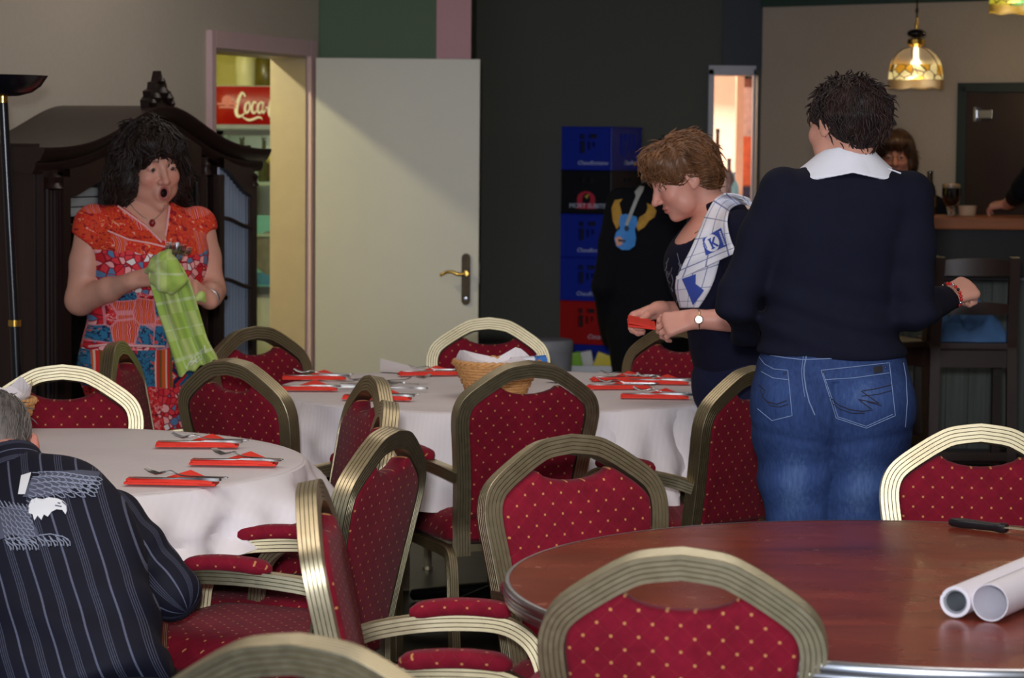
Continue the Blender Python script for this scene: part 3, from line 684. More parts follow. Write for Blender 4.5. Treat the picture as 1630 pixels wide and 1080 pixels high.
def cabinet():
    W=1.76; o0=FJ+N*.5-U*3.35
    rz=math.atan2(U.y,U.x); o=thing('china_cabinet','dark carved wooden china cabinet with arched top and glass doors against the left wall','cabinet',(o0.x,o0.y,0),rz)
    D=.44
    def part(name,mb,mat=m_oak,par=o,**k): return mb.build(name,mat,par,**k)
    for x in (.02,W-.02): mb=MB(); mb.box((x,D/2+.02,.80),(.035,D,1.5)); part('side_panel',mb,bevel=.004)
    mb=MB(); mb.box((W/2,D+.02,.80),(W-.04,.018,1.5)); part('back_panel',mb,m_oak2)
    mb=MB(); mb.box((W/2,D/2+.01,.22),(W-.03,D+.02,.36)); mb.box((W/2,D/2-.01,.03),(W+.02,D+.06,.06)); mb.box((W/2,D/2-.01,.41),(W+.02,D+.06,.035)); part('base_cupboard',mb,bevel=.006)
    for z in (.70,.99,1.27): mb=MB(); mb.box((W/2,D/2+.04,z),(W-.06,D-.06,.018)); part('shelf',mb)
    top=lambda x: 1.555+.125*math.exp(-((x-W/2)/.40)**2)+.02*math.cos((x-W/2)*2*PI/W)
    mb=MB(); xs=np.linspace(-.05,W+.05,49); prof=[(.0,-.095),(-.012,-.07),(-.012,-.055),(-.032,-.045),(-.05,-.012),(-.05,0),(.40,0),(.40,-.03)]
    vs=[];fs=[]; m_=len(prof)
    for x in xs:
        for (y,z) in prof: vs.append((x,y-.0,top(x)+z))
    for i in range(48):
        for k in range(m_): k2=(k+1)%m_; fs.append((i*m_+k,i*m_+k2,(i+1)*m_+k2,(i+1)*m_+k))
    fs+=[tuple(range(m_)),tuple(48*m_+k for k in range(m_))]; mb.add(vs,fs); part('cornice',mb,smooth=35)
    # frieze below the cornice
    mb=MB(); vs=[];fs=[]
    for x in np.linspace(.005,W-.005,41):
        for y in (.0,.03): vs+=[(x,y,1.40),(x,y,top(x)-.06)]
    for i in range(40): a=i*4;b=a+4; fs+=[(a,b,b+1,a+1),(a+2,a+3,b+3,b+2),(a,a+2,b+2,b),(a+1,b+1,b+3,a+3)]
    # crest carving
    mb2=MB(); c=(W/2,-.02,top(W/2)-.01)
    out=[(-.10,0),(-.105,.03),(-.08,.045),(-.085,.065),(-.05,.075),(-.045,.10),(-.018,.105),(0,.145),(.018,.105),(.045,.10),(.05,.075),(.085,.065),(.08,.045),(.105,.03),(.10,0)]
    mb2.prism(out,0,.035,lambda v:Vector((c[0]+v.x,c[1]+v.z,c[2]+v.y)))
    for dx,dz,r in ((0,.06,.03),(-.05,.04,.024),(.05,.04,.024),(0,.105,.016),(-.075,.02,.018),(.075,.02,.018)):
        mb2.lathe([(0,-.9*r),(.6*r,-.7*r),(r,0),(.6*r,.7*r),(0,.9*r)],10,(c[0]+dx,c[1]-.004,c[2]+dz))
    part('crest',mb2,m_oak2,smooth=50)
    def post(x,w,z0,z1,d=.04):
        mb=MB(); mb.box((x,d/2-.005,(z0+z1)/2),(w,d,z1-z0))
        for k in (-.25,0,.25): mb.tube([(x+k*w,-.006,z0+.02),(x+k*w,-.006,z1-.06)],w*.09,6)
        mb.lathe([(0,0),(.45*w,.01),(.3*w,.03),(.4*w,.05),(0,.075)],10,(x,-.008,z1-.08))
        part('pilaster',mb,smooth=40)
    post(.07,.10,.43,1.46); post(W-.06,.08,.43,1.45); post(.505,.055,.43,1.50); post(1.285,.055,.43,1.50)
    def door(x0,x1,hinge,ang,zt0,zt1,name='cabinet_door',cur=False):
        w=abs(x1-x0); d=bpy.data.objects.new(name,None); COL.objects.link(d); d.parent=o
        d.location=(x0 if hinge=='l' else x1,-.012,0); d.rotation_euler=(0,0,ang)
        s=1 if hinge=='l' else -1
        X=lambda u:(u if hinge=='l' else -(w-u))
        tz=lambda u: zt0+(zt1-zt0)*(.5-.5*math.cos(PI*u/w))   # wavy top of the glass
        f=.05; mb=MB()
        mb.box((X(f/2),0,(.44+1.49)/2-.03),(f,.028,.99)); mb.box((X(w-f/2),0,(.44+1.49)/2-.03),(f,.028,.99)); mb.box((X(w/2),0,.47),(w,.028,.06))
        vs=[];fs=[]; us=np.linspace(f-.005,w-f+.005,17)
        for u in us:
            for y in (-.014,.014): vs+=[(X(u),y,tz(u)),(X(u),y,top((x0+u))-.085)]
        for i in range(16): a=i*4;b=a+4; fs+=[(a,b,b+1,a+1),(a+2,a+3,b+3,b+2),(a,a+2,b+2,b),(a+1,b+1,b+3,a+3)]
        mb.add(vs,fs); mb.build('frame',m_oak,d)
        vs=[];fs=[]
        for u in us:
            for y in (-.002,.002): vs+=[(X(u),y,.495),(X(u),y,tz(u)+.006)]
        for i in range(16): a=i*4;b=a+4; fs+=[(a,b,b+1,a+1),(a+2,a+3,b+3,b+2),(a,a+2,b+2,b),(a+1,b+1,b+3,a+3)]
        fs+=[(0,1,3,2),(64,66,67,65)]
        g=MB(); g.add(vs,fs); g.build('pane',m_pane,d)
        for zz in (.98,1.23):
            mb=MB(); mb.tube([(X(u),-.006,zz+.022*math.cos(PI*(u-f)/(w-2*f))) for u in np.linspace(f-.01,w-f+.01,12)],.009,6); mb.build('muntin',m_oak,d,smooth=40)
        if cur:  # added pale blue sheet behind the pane, its colour imitates a reflection in the glass
            g=MB(); g.add([(v[0],.010+.003*math.sin(v[0]*160),v[2]) for v in vs[1::2]]+[],[]); mm=len(us)
            g=MB(); q=[]
            for u in np.linspace(f-.005,w-f+.005,60): q+=[(X(u),.012+.004*math.sin(u*190),.48),(X(u),.012+.004*math.sin(u*190),tz(u)+.004)]
            g.add(q,[(2*i,2*i+2,2*i+3,2*i+1) for i in range(59)]); g.build('pane_reflection_sheet',M('pane_reflection_blue',(172,182,210),.9,var=.05),d,smooth=60)
        k=MB(); k.lathe([(.0,0),(.009,.001),(.006,.01),(.012,.018),(0,.026)],10); kn=k.build('knob',MATS['antique_brass'],d,smooth=40); kn.rotation_euler=(PI/2,0,0); kn.location=(X(w-f/2) if hinge=='l' else X(f/2),-.014,.93)
    door(.125,.475,'l',0,1.35,1.42); door(.535,.895,'l',0,1.42,1.47); door(.899,1.257,'r',0,1.47,1.42); door(1.315,1.72,'r',math.radians(4),1.46,1.33,cur=True)
    # crockery and linen inside: things of their own
    rot=Matrix.Rotation(rz,3,'Z')
    def w_(x,y,z): v=rot@Vector((x,y,0)); return Vector((o0.x+v.x,o0.y+v.y,z))
    pm=MB(); pm.lathe([(0,.001),(.055,.001),(.06,.004),(.095,.016),(.11,.02),(.11,.022),(.093,.0185),(.058,.007),(0,.005)],28); pme=pm.mesh('plate',50)
    porc=M('white_porcelain',(200,204,214),.2,var=.03)
    for (x,y,z,n,lab) in ((.25,.16,.711,11,'left stack on the lowest cabinet shelf'),(.40,.28,.711,9,'right stack on the lowest cabinet shelf'),(1.36,.20,1.281,12,'upper stack behind the ajar cabinet door'),(1.40,.20,.711,10,'lower stack behind the ajar cabinet door')):
        for k in range(n):
            q=w_(x+random.uniform(-.003,.003),y,z+k*.0075); p=ob('plate',pme,porc); p.location=q
            tag(p,'%s plate from the bottom, %s'%(ORD[k],lab),'plate','plates in the china cabinet')
    lm=M('folded_white_linen',(206,202,206),.8,var=.06,bump=.2,bscale=40)
    for k in range(3):
        mb=MB(); mb.box((0,0,.018),(.30-.02*k,.26,.034)); q=w_(.31+.01*k,.15,1.281+k*.036); p=mb.build('folded_tablecloth',lm,bevel=.012,smooth=40); p.location=q; p.rotation_euler=(0,0,rz)
        tag(p,('lowest','middle','topmost')[k]+' folded white tablecloth on the upper left cabinet shelf','linen','folded tablecloths in the cabinet')
    gm=MB(); gm.lathe([(0,.002),(.03,.002),(.035,.04),(.05,.06),(.055,.10),(.05,.10),(.045,.065),(.03,.045),(0,.04)],24)
    for x,lab in ((.22,'left'),(.36,'right')):
        q=w_(x,.15,1.0); p=gm.build('silver_bowl',m_steel,smooth=40) if x<.3 else ob('silver_bowl',p.data,m_steel); p.location=q; tag(p,lab+' shiny metal bowl on the middle shelf of the cabinet','bowl')
cabinet()
# ------------------------------------------------------------------ crates
def crates():
    cx=Vector((.529,13.65,0)); uL=Vector((-.89,.454,0)).normalized(); uR=Vector((.454,.89,0)).normalized(); Hc=.238
    mats={'blue':M('blue_crate_plastic',(20,42,156),.42,var=.05),'black':M('black_crate_plastic',(16,17,24),.42,var=.1),'red':M('red_crate_plastic',(170,22,20),.42,var=.05)}
    inner=M('crate_interior',(14,16,26),.6,var=.2); wht=M('print_white',(196,204,226),.6,var=.03); redp=M('print_red',(190,40,62),.6,var=.05); gold=M('print_gold',(190,160,60),.6,var=.05)
    seq=['blue','red','blue','blue','black','blue']; seq=['blue','blue','red','blue','blue','black','blue']
    labs=['bottom blue crate of the stack','blue crate under the red one in the stack','red crate near the bottom of the stack','blue crate directly on the red crate','blue crate under the black one, second above the red','black crate with a red arched emblem in the stack','topmost blue crate of the stack by the dark wall']
    for i,c in enumerate(seq):
        z0=i*Hc+.002; m=mats[c]
        o=thing('bottle_crate',labs[i],'crate',(cx.x,cx.y,z0),0,'stacked bottle crates')
        def face(u,W,flip,name):
            n=Vector((-uR.x,-uR.y,0)) if flip==0 else Vector((-uL.x,-uL.y,0))
            mb=MB(); back=MB()
            holes=[(.36,.46,.16,.28),(.54,.70,.16,.26),(.36,.47,.32,.60),(.52,.58,.34,.52),(.62,.68,.34,.46)] if flip==0 else [(.28,.36,.15,.62),(.40,.50,.15,.32),(.42,.47,.36,.70),(.56,.62,.15,.55),(.72,.78,.15,.52)]
            if c=='black': holes=[(.38,.47,.16,.26),(.54,.66,.16,.26)] if flip==0 else [(.40,.5,.16,.26),(.55,.65,.16,.26)]
            xs=sorted({0,1,*[h[0] for h in holes],*[h[1] for h in holes]}); zs=sorted({0,1,*[h[2] for h in holes],*[h[3] for h in holes]})
            def pt(a,b,d):   # a: from image left to right, b: from top down
                uu=(1-a) if flip==0 else a
                q=u*(uu*W)+n*(-d); return (q.x,q.y,(1-b)*(Hc-.004))
            for ia in range(len(xs)-1):
                for ib in range(len(zs)-1):
                    a0,a1,b0,b1=xs[ia],xs[ia+1],zs[ib],zs[ib+1]; am,bm_=(a0+a1)/2,(b0+b1)/2
                    if any(h[0]<am<h[1] and h[2]<bm_<h[3] for h in holes):
                        back.quad(pt(a0,b0,.03),pt(a1,b0,.03),pt(a1,b1,.03),pt(a0,b1,.03))
                    else: mb.quad(pt(a0,b0,0),pt(a1,b0,0),pt(a1,b1,0),pt(a0,b1,0))
            for h in holes:
                for (A,B,C_,D_) in ((h[0],h[2],h[1],h[2]),(h[1],h[2],h[1],h[3]),(h[1],h[3],h[0],h[3]),(h[0],h[3],h[0],h[2])):
                    mb.quad(pt(A,B,0),pt(C_,D_,0),pt(C_,D_,.03),pt(A,B,.03))
            for b in (.0,.985): 
                q0=pt(0,b,-.003); q1=pt(1,b,-.003); mb.tube([q0,q1],.0035,6)
            mb.build('side_wall',m,o); back.build('handle_recess',inner,o)
            def xf(a0,b0):
                return lambda v: Vector(pt(a0+v.x/W,b0-v.y/Hc,-.0016-v.z))
            if c=='blue': tx=text_mb('Chaudfontaine',.031 if flip==0 else .036,xf(.33 if flip==0 else .42,.87),.25,.0004); tx.build('crate_lettering',wht,o)
            if c=='red': text_mb('Coca-Cola',.036,xf(.56,.86),.35,.0004).build('crate_lettering',wht,o)
            if c=='black':
                s=1 if flip==0 else 1.1; a0=.33 if flip==0 else .33; w_=.36*.3
                pts=[(0,0),(w_,0),(w_,.055)]+[(w_/2+w_/2*math.cos(t),.055+.042*math.sin(t)) for t in np.linspace(.1,PI-.1,12)]+[(0,.055)]
                e=MB(); e.prism(pts,0,.0006,xf(a0,.88)); e.build('emblem',redp,o)
                e=MB(); e.prism([(.03,.04),(.04,.03),(.07,.03),(.08,.045),(.075,.075),(.055,.088),(.035,.075)],.0008,.0014,xf(a0,.88)); e.build('emblem_figure',mats['black'],o)
                e=MB(); e.prism([(.045,.07),(.075,.085),(.06,.055)],.0016,.002,xf(a0,.88)); e.build('emblem_accent',gold,o)
                text_mb('MORT SUBITE',.036,xf(.17 if flip==0 else .2,.86),0,.0014).build('crate_lettering',wht,o)
        face(uL,.30,0,'front'); face(uR,.40,1,'side')
        mb=MB(); r=MB()
        a=uL*.30; b=uR*.40
        for (p,q) in ((a,a+b),(b,a+b)):
            mb.quad((p.x,p.y,0),(q.x,q.y,0),(q.x,q.y,Hc-.004),(p.x,p.y,Hc-.004))
        for z in (.0,): mb.quad((0,0,z),(a.x,a.y,z),(a.x+b.x,a.y+b.y,z),(b.x,b.y,z))
        e=Hc-.008; mb.quad((0,0,e),(a.x,a.y,e),(a.x+b.x,a.y+b.y,e),(b.x,b.y,e))
        mb.build('shell',m,o)
        k=MB(); k.tube([(0,0,.004),(0,0,Hc-.008)],.006,8); k.build('corner_post',m,o,smooth=60)
crates()
# bin, tub and broom by the crates
def bins():
    o=thing('pedal_bin','pale grey plastic bin with flat lid by the dark wall, left of the crates','bin',(.165,12.6,0))
    m=M('pale_grey_plastic',(150,152,160),.45,var=.04)
    mb=MB(); mb.lathe([(0,0),(.115,0),(.12,.02),(.138,.53),(0,.53)],40); mb.build('body',m,o,smooth=40)
    mb=MB(); mb.lathe([(.0,.53),(.142,.53),(.145,.545),(.145,.575),(.138,.588),(.10,.595),(0,.597)],40); mb.build('lid',m,o,smooth=40)
    p=atY(935,620,13.1); o=thing('storage_tub','white plastic tub of bright packets in front of the crate stack','tub',(p.x,p.y,0))
    w=MB(); 
    for c,d in (((0,-.12,.21),(.24,.012,.42)),((0,.12,.21),(.24,.012,.42)),((-.12,0,.21),(.012,.25,.42)),((.12,0,.21),(.012,.25,.42)),((0,0,.006),(.24,.24,.012)),((0,-.125,.41),(.27,.02,.03)),((0,.125,.41),(.27,.02,.03)),((-.127,0,.41),(.02,.25,.03)),((.127,0,.41),(.02,.25,.03))): w.box(c,d)
    w.build('body',M('white_plastic',(205,208,214),.4,var=.03),o)
    for x,y,c,n,lab in ((-.06,-.03,(130,190,40),'packet','green packet standing in the white tub'),(.05,-.04,(226,206,50),'packet','yellow packet leaning in the white tub'),(-.0,.05,(220,220,220),'packet','white crumpled packet at the back of the white tub')):
        mb=MB(); mb.box((0,0,0),(.09,.03,.26)); q=mb.build(n,M('pk%d'%c[2]+lab[:4],c,.4,var=.1,bump=.3,bscale=30),bevel=.012,smooth=50); q.location=(p.x+x,p.y+y,.36); q.rotation_euler=(.15,.35 if x>0 else -.2,0); tag(q,lab,n)
    a=atY(741,440,13.4); b=Vector((a.x+.165,13.35,.02)); d=(b-a)
    o=thing('broom','broom with a dark blue handle leaning by the edge of the open door','broom',(b.x,b.y,0)); L=Vector((b.x,b.y,0))
    mb=MB(); mb.tube([a-d*.25-L,a+d*.20-L],.012,8); mb.build('handle_grip',M('dark_red_plastic',(110,34,44),.45),o,smooth=40)
    mb=MB(); mb.tube([a+d*.20-L,b-L+Vector((0,0,.08))],.012,8); mb.build('handle',M('navy_metal',(28,34,70),.4),o,smooth=40)
    mb=MB(); mb.box((0,0,.07),(.26,.05,.04)); mb.box((0,0,.03),(.27,.055,.055)); mb.build('brush_head',M('dark_bristle',(30,30,34),.8),o)
bins()
# ------------------------------------------------------------------ kitchen beyond the doorway
def kitchen():
    X0=-1.665; Y0=14.0; m_b=M('fridge_body',(176,180,160),.4,var=.03); W=.62
    o=thing('drinks_fridge','tall drinks fridge with a red lettered header, seen through the doorway','fridge',(X0,Y0,0))
    mb=MB(); 
    for c,d in (((.012,.3,.94),(.024,.6,1.86)),((W-.012,.3,.94),(.024,.6,1.86)),((W/2,.59,.94),(W,.02,1.86)),((W/2,.3,.36),(W,.58,.72)),((W/2,.3,1.66),(W,.58,.03)),((W/2,.3,1.87),(W,.58,.02)),((W/2,.3,.015),(W,.58,.03))): mb.box(c,d)
    mb.build('body',m_b,o)
    # bowed header sign
    mb=MB(); vs=[];fs=[]; n=10; zs=np.linspace(1.665,1.875,9)
    for z in zs:
        t=(z-1.77)/.105; ins=.012*t*t
        for k in range(n+1):
            u=k/n; y=-.05*(1-t*t*.55)*min(1,u/.08+.25,(1-u)/.08+.25)
            vs.append((ins+(W-2*ins)*u-.004,y,z))
    for i in range(8):
        for k in range(n): fs.append((i*(n+1)+k,i*(n+1)+k+1,(i+1)*(n+1)+k+1,(i+1)*(n+1)+k))
    mb.add(vs,fs); m=M('lit_red_sign',(150,14,9),.3,var=.03,emit=.16); hd=mb.build('header_sign',m,o,smooth=60)
    cream=M('sign_cream_lettering',(236,226,190),.4,var=.02,emit=.1); S=.19
    def hy(x): return -.055
    # flowing script drawn as brush strokes: C o c a - C o l a
    st=MB()
    def stroke(pts,ws,n=6):
        P=catmull([(x,0,z) for x,z in pts],n); ww=np.interp(np.linspace(0,1,len(P)),np.linspace(0,1,len(ws)),ws); vs=[];fs=[]
        for i,p in enumerate(P):
            t=(P[min(i+1,len(P)-1)]-P[max(i-1,0)]).normalized(); nn=Vector((-t.z,0,t.x))
            for s in (-1,1):
                q=p+nn*ww[i]*s; vs.append((.130+q.x*.345,hy(0)-.0028,1.765+q.z*.40))
        for i in range(len(P)-1): fs.append((i*2,i*2+1,i*2+3,i*2+2))
        st.add(vs,fs)
    def bigC(x): stroke([(x+.145,.13),(x+.10,.185),(x+.05,.12),(x+.0,-.04),(x+.02,-.13),(x+.09,-.13),(x+.17,-.06)],[.012,.015,.024,.030,.026,.014,.006]); 
    def small_o(x): stroke([(x+.06,.055),(x+.02,.02),(x+.01,-.06),(x+.045,-.09),(x+.085,-.03),(x+.08,.05),(x+.05,.06)],[.010,.018,.020,.014,.014,.012,.008])
    def small_c(x): stroke([(x+.085,.04),(x+.055,.06),(x+.02,.01),(x+.02,-.07),(x+.06,-.09),(x+.11,-.03)],[.012,.012,.018,.020,.014,.006])
    def small_a(x): small_o(x); stroke([(x+.10,.06),(x+.085,-.04),(x+.10,-.09),(x+.14,-.04)],[.014,.018,.014,.006])
    bigC(0); small_o(.13); small_c(.235); small_a(.335); stroke([(.47,-.02),(.53,-.005)],[.012,.010]); bigC(.53); small_o(.66)
    stroke([(.78,.06),(.84,.16),(.80,.19),(.775,.0),(.80,-.09),(.85,-.04)],[.006,.014,.016,.018,.014,.006]); small_a(.86)
    stroke([(.06,-.12),(.20,-.19),(.36,-.15),(.42,-.18)],[.004,.016,.014,.004])
    st.build('header_lettering',cream,hd)
    e=MB(); e.prism([(.07+.030*math.cos(t),.03+.030*math.sin(t)) for t in np.linspace(0,2*PI,20)],0,.001,lambda v:Vector((v.x+.01,-.055-v.z,1.765+v.y))); e.build('header_emblem',M('sign_pale_red',(206,110,90),.4,emit=.08),hd)
    e=MB(); 
    for a,b,c_ in ((.02,.13,.012),(.03,.125,-.006)): e.box(((a+b)/2+.005,-.0575,1.765+c_),(b-a,.002,.012))
    e.build('header_slogan',MATS['sign_pale_red'],hd)
    mb=MB(); mb.box((W/2,-.012,1.652),(W,.03,.022)); mb.build('header_trim',M('grey_trim',(140,150,150),.4),o)
    # glass door
    d=bpy.data.objects.new('fridge_door',None); COL.objects.link(d); d.parent=o
    mb=MB()
    for c,dd in (((.03,-.012,1.18),(.05,.03,.90)),((W-.03,-.012,1.18),(.05,.03,.90)),((W/2,-.012,1.62),(W,.03,.03)),((W/2,-.012,.745),(W,.03,.04))): mb.box(c,dd)
    mb.build('door_frame',M('dark_fridge_trim',(34,40,32),.4),d); mb=MB(); mb.box((W/2,-.012,1.18),(W-.10,.006,.86)); mb.build('pane',m_pane,d)
    for z in (1.335,1.05): mb=MB(); mb.box((W/2,.28,z),(W-.05,.5,.016)); mb.build('shelf',M('pale_wire_shelf',(180,196,170),.4),o)
    def at(x,y,z): return (X0+x,Y0+y,z)
    bm_=MB(); bm_.lathe([(0,.001),(.032,.001),(.034,.01),(.034,.13),(.028,.16),(.013,.19),(.012,.235),(.015,.237),(.015,.25),(0,.25)],20); bme=bm_.mesh('bottle',40)
    for x,c,lab in ((.265,(56,66,22),'dark green bottle on the upper fridge shelf, leftmost in view'),(.14,(60,70,30),'dark green bottle deeper left on the upper fridge shelf'),(.45,(70,40,20),'brown bottle at the right of the upper fridge shelf')):
        p=ob('bottle',bme.copy(),M('bottle_'+str(c[0]),c,.15,var=.05)); p.location=at(x,.14,1.345); tag(p,lab,'bottle','fridge bottles')
    for x,z,r,c,lab in ((.32,1.54,.045,(226,206,120),'pale yellow round packet high in the fridge'),(.35,1.445,.05,(206,44,26),'red round packet in the fridge below the yellow one')):
        mb=MB(); mb.lathe([(0,-r),(.5*r,-.86*r),(.86*r,-.5*r),(r,0),(.86*r,.5*r),(.5*r,.86*r),(0,r)],18); p=mb.build('packet',M('pkf%d'%c[0],c,.5,var=.1),smooth=60); p.location=at(x,.09,z-.06 if r>.046 else z-.055); p.rotation_euler=(0,.3,0); tag(p,lab,'packet')
    # printed picture card standing in the fridge: pale aqua with a grey rock
    b=MB(); b.box((0,0,0),(.30,.012,.40)); p=b.build('picture_card',M('aqua_card',(120,200,190),.5,var=.12,scale=5)); p.location=at(.33,.06,.96); tag(p,'aqua picture card with a grey shape, low in the fridge','picture')
    g=MB(); pts=[(.13*math.cos(t)*(1+.14*math.sin(3*t+1)),.11*math.sin(t)*(1+.15*math.cos(4*t))) for t in np.linspace(0,2*PI,26)[:-1]]
    g.prism(pts,0,.003,lambda v:Vector((v.x-.02,-.007-v.z,v.y-.01))); g.build('printed_shape',M('grey_brown_print',(128,120,104),.6,var=.25,scale=20),p)
    g=MB(); g.box((0,-.008,-.155),(.30,.003,.07)); g.build('printed_band',M('blue_print_band',(52,130,170),.5,var=.2),p)
    # things on top of the fridge
    j=MB(); j.lathe([(0,.001),(.055,.001),(.06,.01),(.06,.15),(.05,.175),(.03,.185),(.03,.205),(0,.205)],24); p=j.build('canister',M('cream_canister',(224,222,170),.4,var=.06),smooth=40); p.location=at(.165,.12,1.881); tag(p,'cream canister on top of the fridge','canister')
    j=MB(); j.lathe([(0,.001),(.07,.001),(.075,.01),(.072,.14),(.05,.17),(.05,.19),(0,.19)],24); p=j.build('jar',M('olive_jar',(96,86,24),.3,var=.25),smooth=40); p.location=at(.275,.14,1.881); tag(p,'dark olive jar on top of the fridge, right of the canister','jar')
kitchen()
# ------------------------------------------------------------------ back room beyond the dark doorway
def backroom():
    o=thing('back_counter','pale counter in the bright back room','counter',(1.32,15.0,0)); mb=MB(); mb.box((0,0,1.22),(.85,.35,.04)); mb.build('worktop',M('pale_worktop',(206,200,200),.4),o,bevel=.004); mb=MB(); mb.box((0,.03,.6),(.8,.28,1.2)); mb.build('body',M('brown_counter',(80,54,44),.5),o)
    bm_=MB(); bm_.lathe([(0,.001),(.036,.001),(.04,.01),(.04,.16),(.03,.2),(.014,.24),(.013,.30),(.016,.302),(.016,.32),(0,.32)],20); bme=bm_.mesh('bottle',40)
    for px,h,c,lab in ((1141,1.35,(26,24,28),'tall black bottle at the left of the back room counter'),(1152,.62,(150,140,150),'clear short bottle second from the left on the back counter'),(1160,.80,(90,80,90),'grey bottle in the middle of the back counter'),(1167,.55,(120,170,190),'pale blue bottle at the right of the back counter')):
        p=atY(px,300,14.95); q=ob('bottle',bme.copy(),M('bb%d'%c[0],c,.15,var=.05)); q.location=(p.x,p.y,1.241); q.scale=(.85,.85,h); tag(q,lab,'bottle','back room bottles')
    p=atY(1177,200,15.3); pr=MB(); pr.box((0,0,1.02),(.045,.08,2.0)); q=pr.build('wooden_post',M('pinkish_wood',(190,150,128),.5)); q.location=(p.x,p.y,.02); tag(q,'pinkish wooden post in the back room, right of the bright wall','post')
    p=atY(1194,240,15.45); ps=MB(); ps.box((0,0,0),(.15,.015,.98)); q=ps.build('poster',M('brown_poster',(120,72,60),.6,var=.2)); q.location=(p.x,p.y,1.58); tag(q,'poster with pale, orange and navy areas in the back room','poster')
    for z,h,wd,c,n in ((.20,.30,.12,(176,150,146),'pale_area'),(-.10,.30,.145,(190,88,52),'orange_area'),(-.35,.18,.145,(36,36,72),'navy_area'),(.20,.26,.014,(220,210,140),'yellow_line')):
        g=MB(); g.box((.03 if wd<.05 else 0,-.010,z),(wd,.008 if wd>.05 else .014,h)); g.build(n,M('ps'+n,c,.6,var=.2,scale=18),q)
    p=atY(1196,160,15.4); g=MB(); g.box((0,0,0),(.16,.12,.08)); q=g.build('wall_box',M('black_box',(18,18,22),.4)); q.location=(p.x,p.y,2.02); tag(q,'black box above the poster in the back room','box')
backroom()
# ------------------------------------------------------------------ bar
def bar():
    o=thing('bar_counter','bar counter with a wooden top and grey green boarded front','bar',(1.25,12.0,0)); L=2.3
    mb=MB(); mb.box((L/2,.275,1.207),(L,.55,.056)); mb.build('counter_top',M('bar_top_wood',(166,98,58),.35,var=.2,scale=6,stretch=(.3,4,4)),o,bevel=.008)
    mb=MB(); mb.box((L/2,.30,1.06),(L-.05,.40,.235)); mb.build('overhang_shade_apron',M('bar_dark',(12,12,16),.5),o)  # near-black colour stands in for the shadow under the counter overhang
    mb=MB(); mb.box((L/2,.18,.945),(L-.02,.06,.03)); mb.build('light_rail',M('bar_pale_rail',(170,164,170),.45),o,bevel=.003)
    mb=MB(); mb.box((L/2,.34,.46),(L-.08,.22,.90)); mb.build('carcass',MATS['bar_dark'],o)
    bme=MB(); bme.box((0,0,0),(.106,.018,.90)); bm_=bme.mesh('front_board',bevel=.004); mat=M('grey_green_board',(84,92,88),.55,var=.35,scale=9,stretch=(6,6,.25))
    for k in range(21): b=ob('front_board',bm_,mat,o); b.location=(.06+k*.108,.218,.475)
    mb=MB(); mb.box((L/2,.20,.05),(L-.04,.03,.10)); mb.build('plinth',MATS['bar_dark'],o)
    z=1.2355
    p=atY(1514,340,12.22); 
    g=thing('beer_goblet','stemmed goblet of dark beer with a tan head on the bar','glass',(p.x,p.y,z))
    mb=MB(); mb.lathe([(0,.002),(.036,.001),(.036,.004),(.012,.010),(.007,.02),(.006,.035),(.012,.042),(.03,.052),(.043,.075),(.0465,.105),(.0455,.155),(.0440,.155),(.045,.105),(.0415,.077),(.029,.055),(.008,.046),(0,.045)],36); mb.build('glass_bowl',m_glass,g,smooth=40)
    mb=MB(); mb.lathe([(0,.0465),(.008,.0475),(.0285,.0565),(.0408,.078),(.0443,.105),(.0440,.138),(0,.138)],36); mb.build('dark_beer',M('dark_beer',(14,5,4),.1,var=.05),g,smooth=40)
    mb=MB(); mb.lathe([(0,.1385),(.0438,.1385),(.0434,.153),(.03,.157),(0,.156)],36); mb.build('foam',M('tan_foam',(206,164,120),.8,var=.06),g,smooth=40)
    p=atY(1479,340,12.32); g=thing('beer_bottle','brown glass beer bottle on the bar, left of the goblet','bottle',(p.x,p.y,z))
    mb=MB(); mb.lathe([(0,.001),(.028,.001),(.031,.008),(.031,.115),(.026,.140),(.0145,.165),(.013,.205),(.0155,.207),(.0155,.216),(.012,.218),(0,.218)],28); mb.build('bottle_glass',M('brown_bottle_glass',(40,22,8),.08,var=.05),g,smooth=40)
    mb=MB(); mb.lathe([(.0312,.04),(.0316,.042),(.0316,.095),(.0312,.097)],28,cap=False); mb.build('bottle_label',M('dark_gold_label',(110,80,24),.4,var=.3,scale=40),g,smooth=40)
    p=atY(1540,340,12.35); mb=MB(); mb.lathe([(0,.001),(.036,.001),(.04,.006),(.044,.045),(.046,.048),(.042,.049),(.038,.012),(0,.010)],32); b=mb.build('small_bowl',M('cream_ceramic',(206,180,150),.4,var=.04),smooth=40); b.location=(p.x,p.y,z); tag(b,'small cream bowl on the bar, right of the goblet','bowl')
bar()
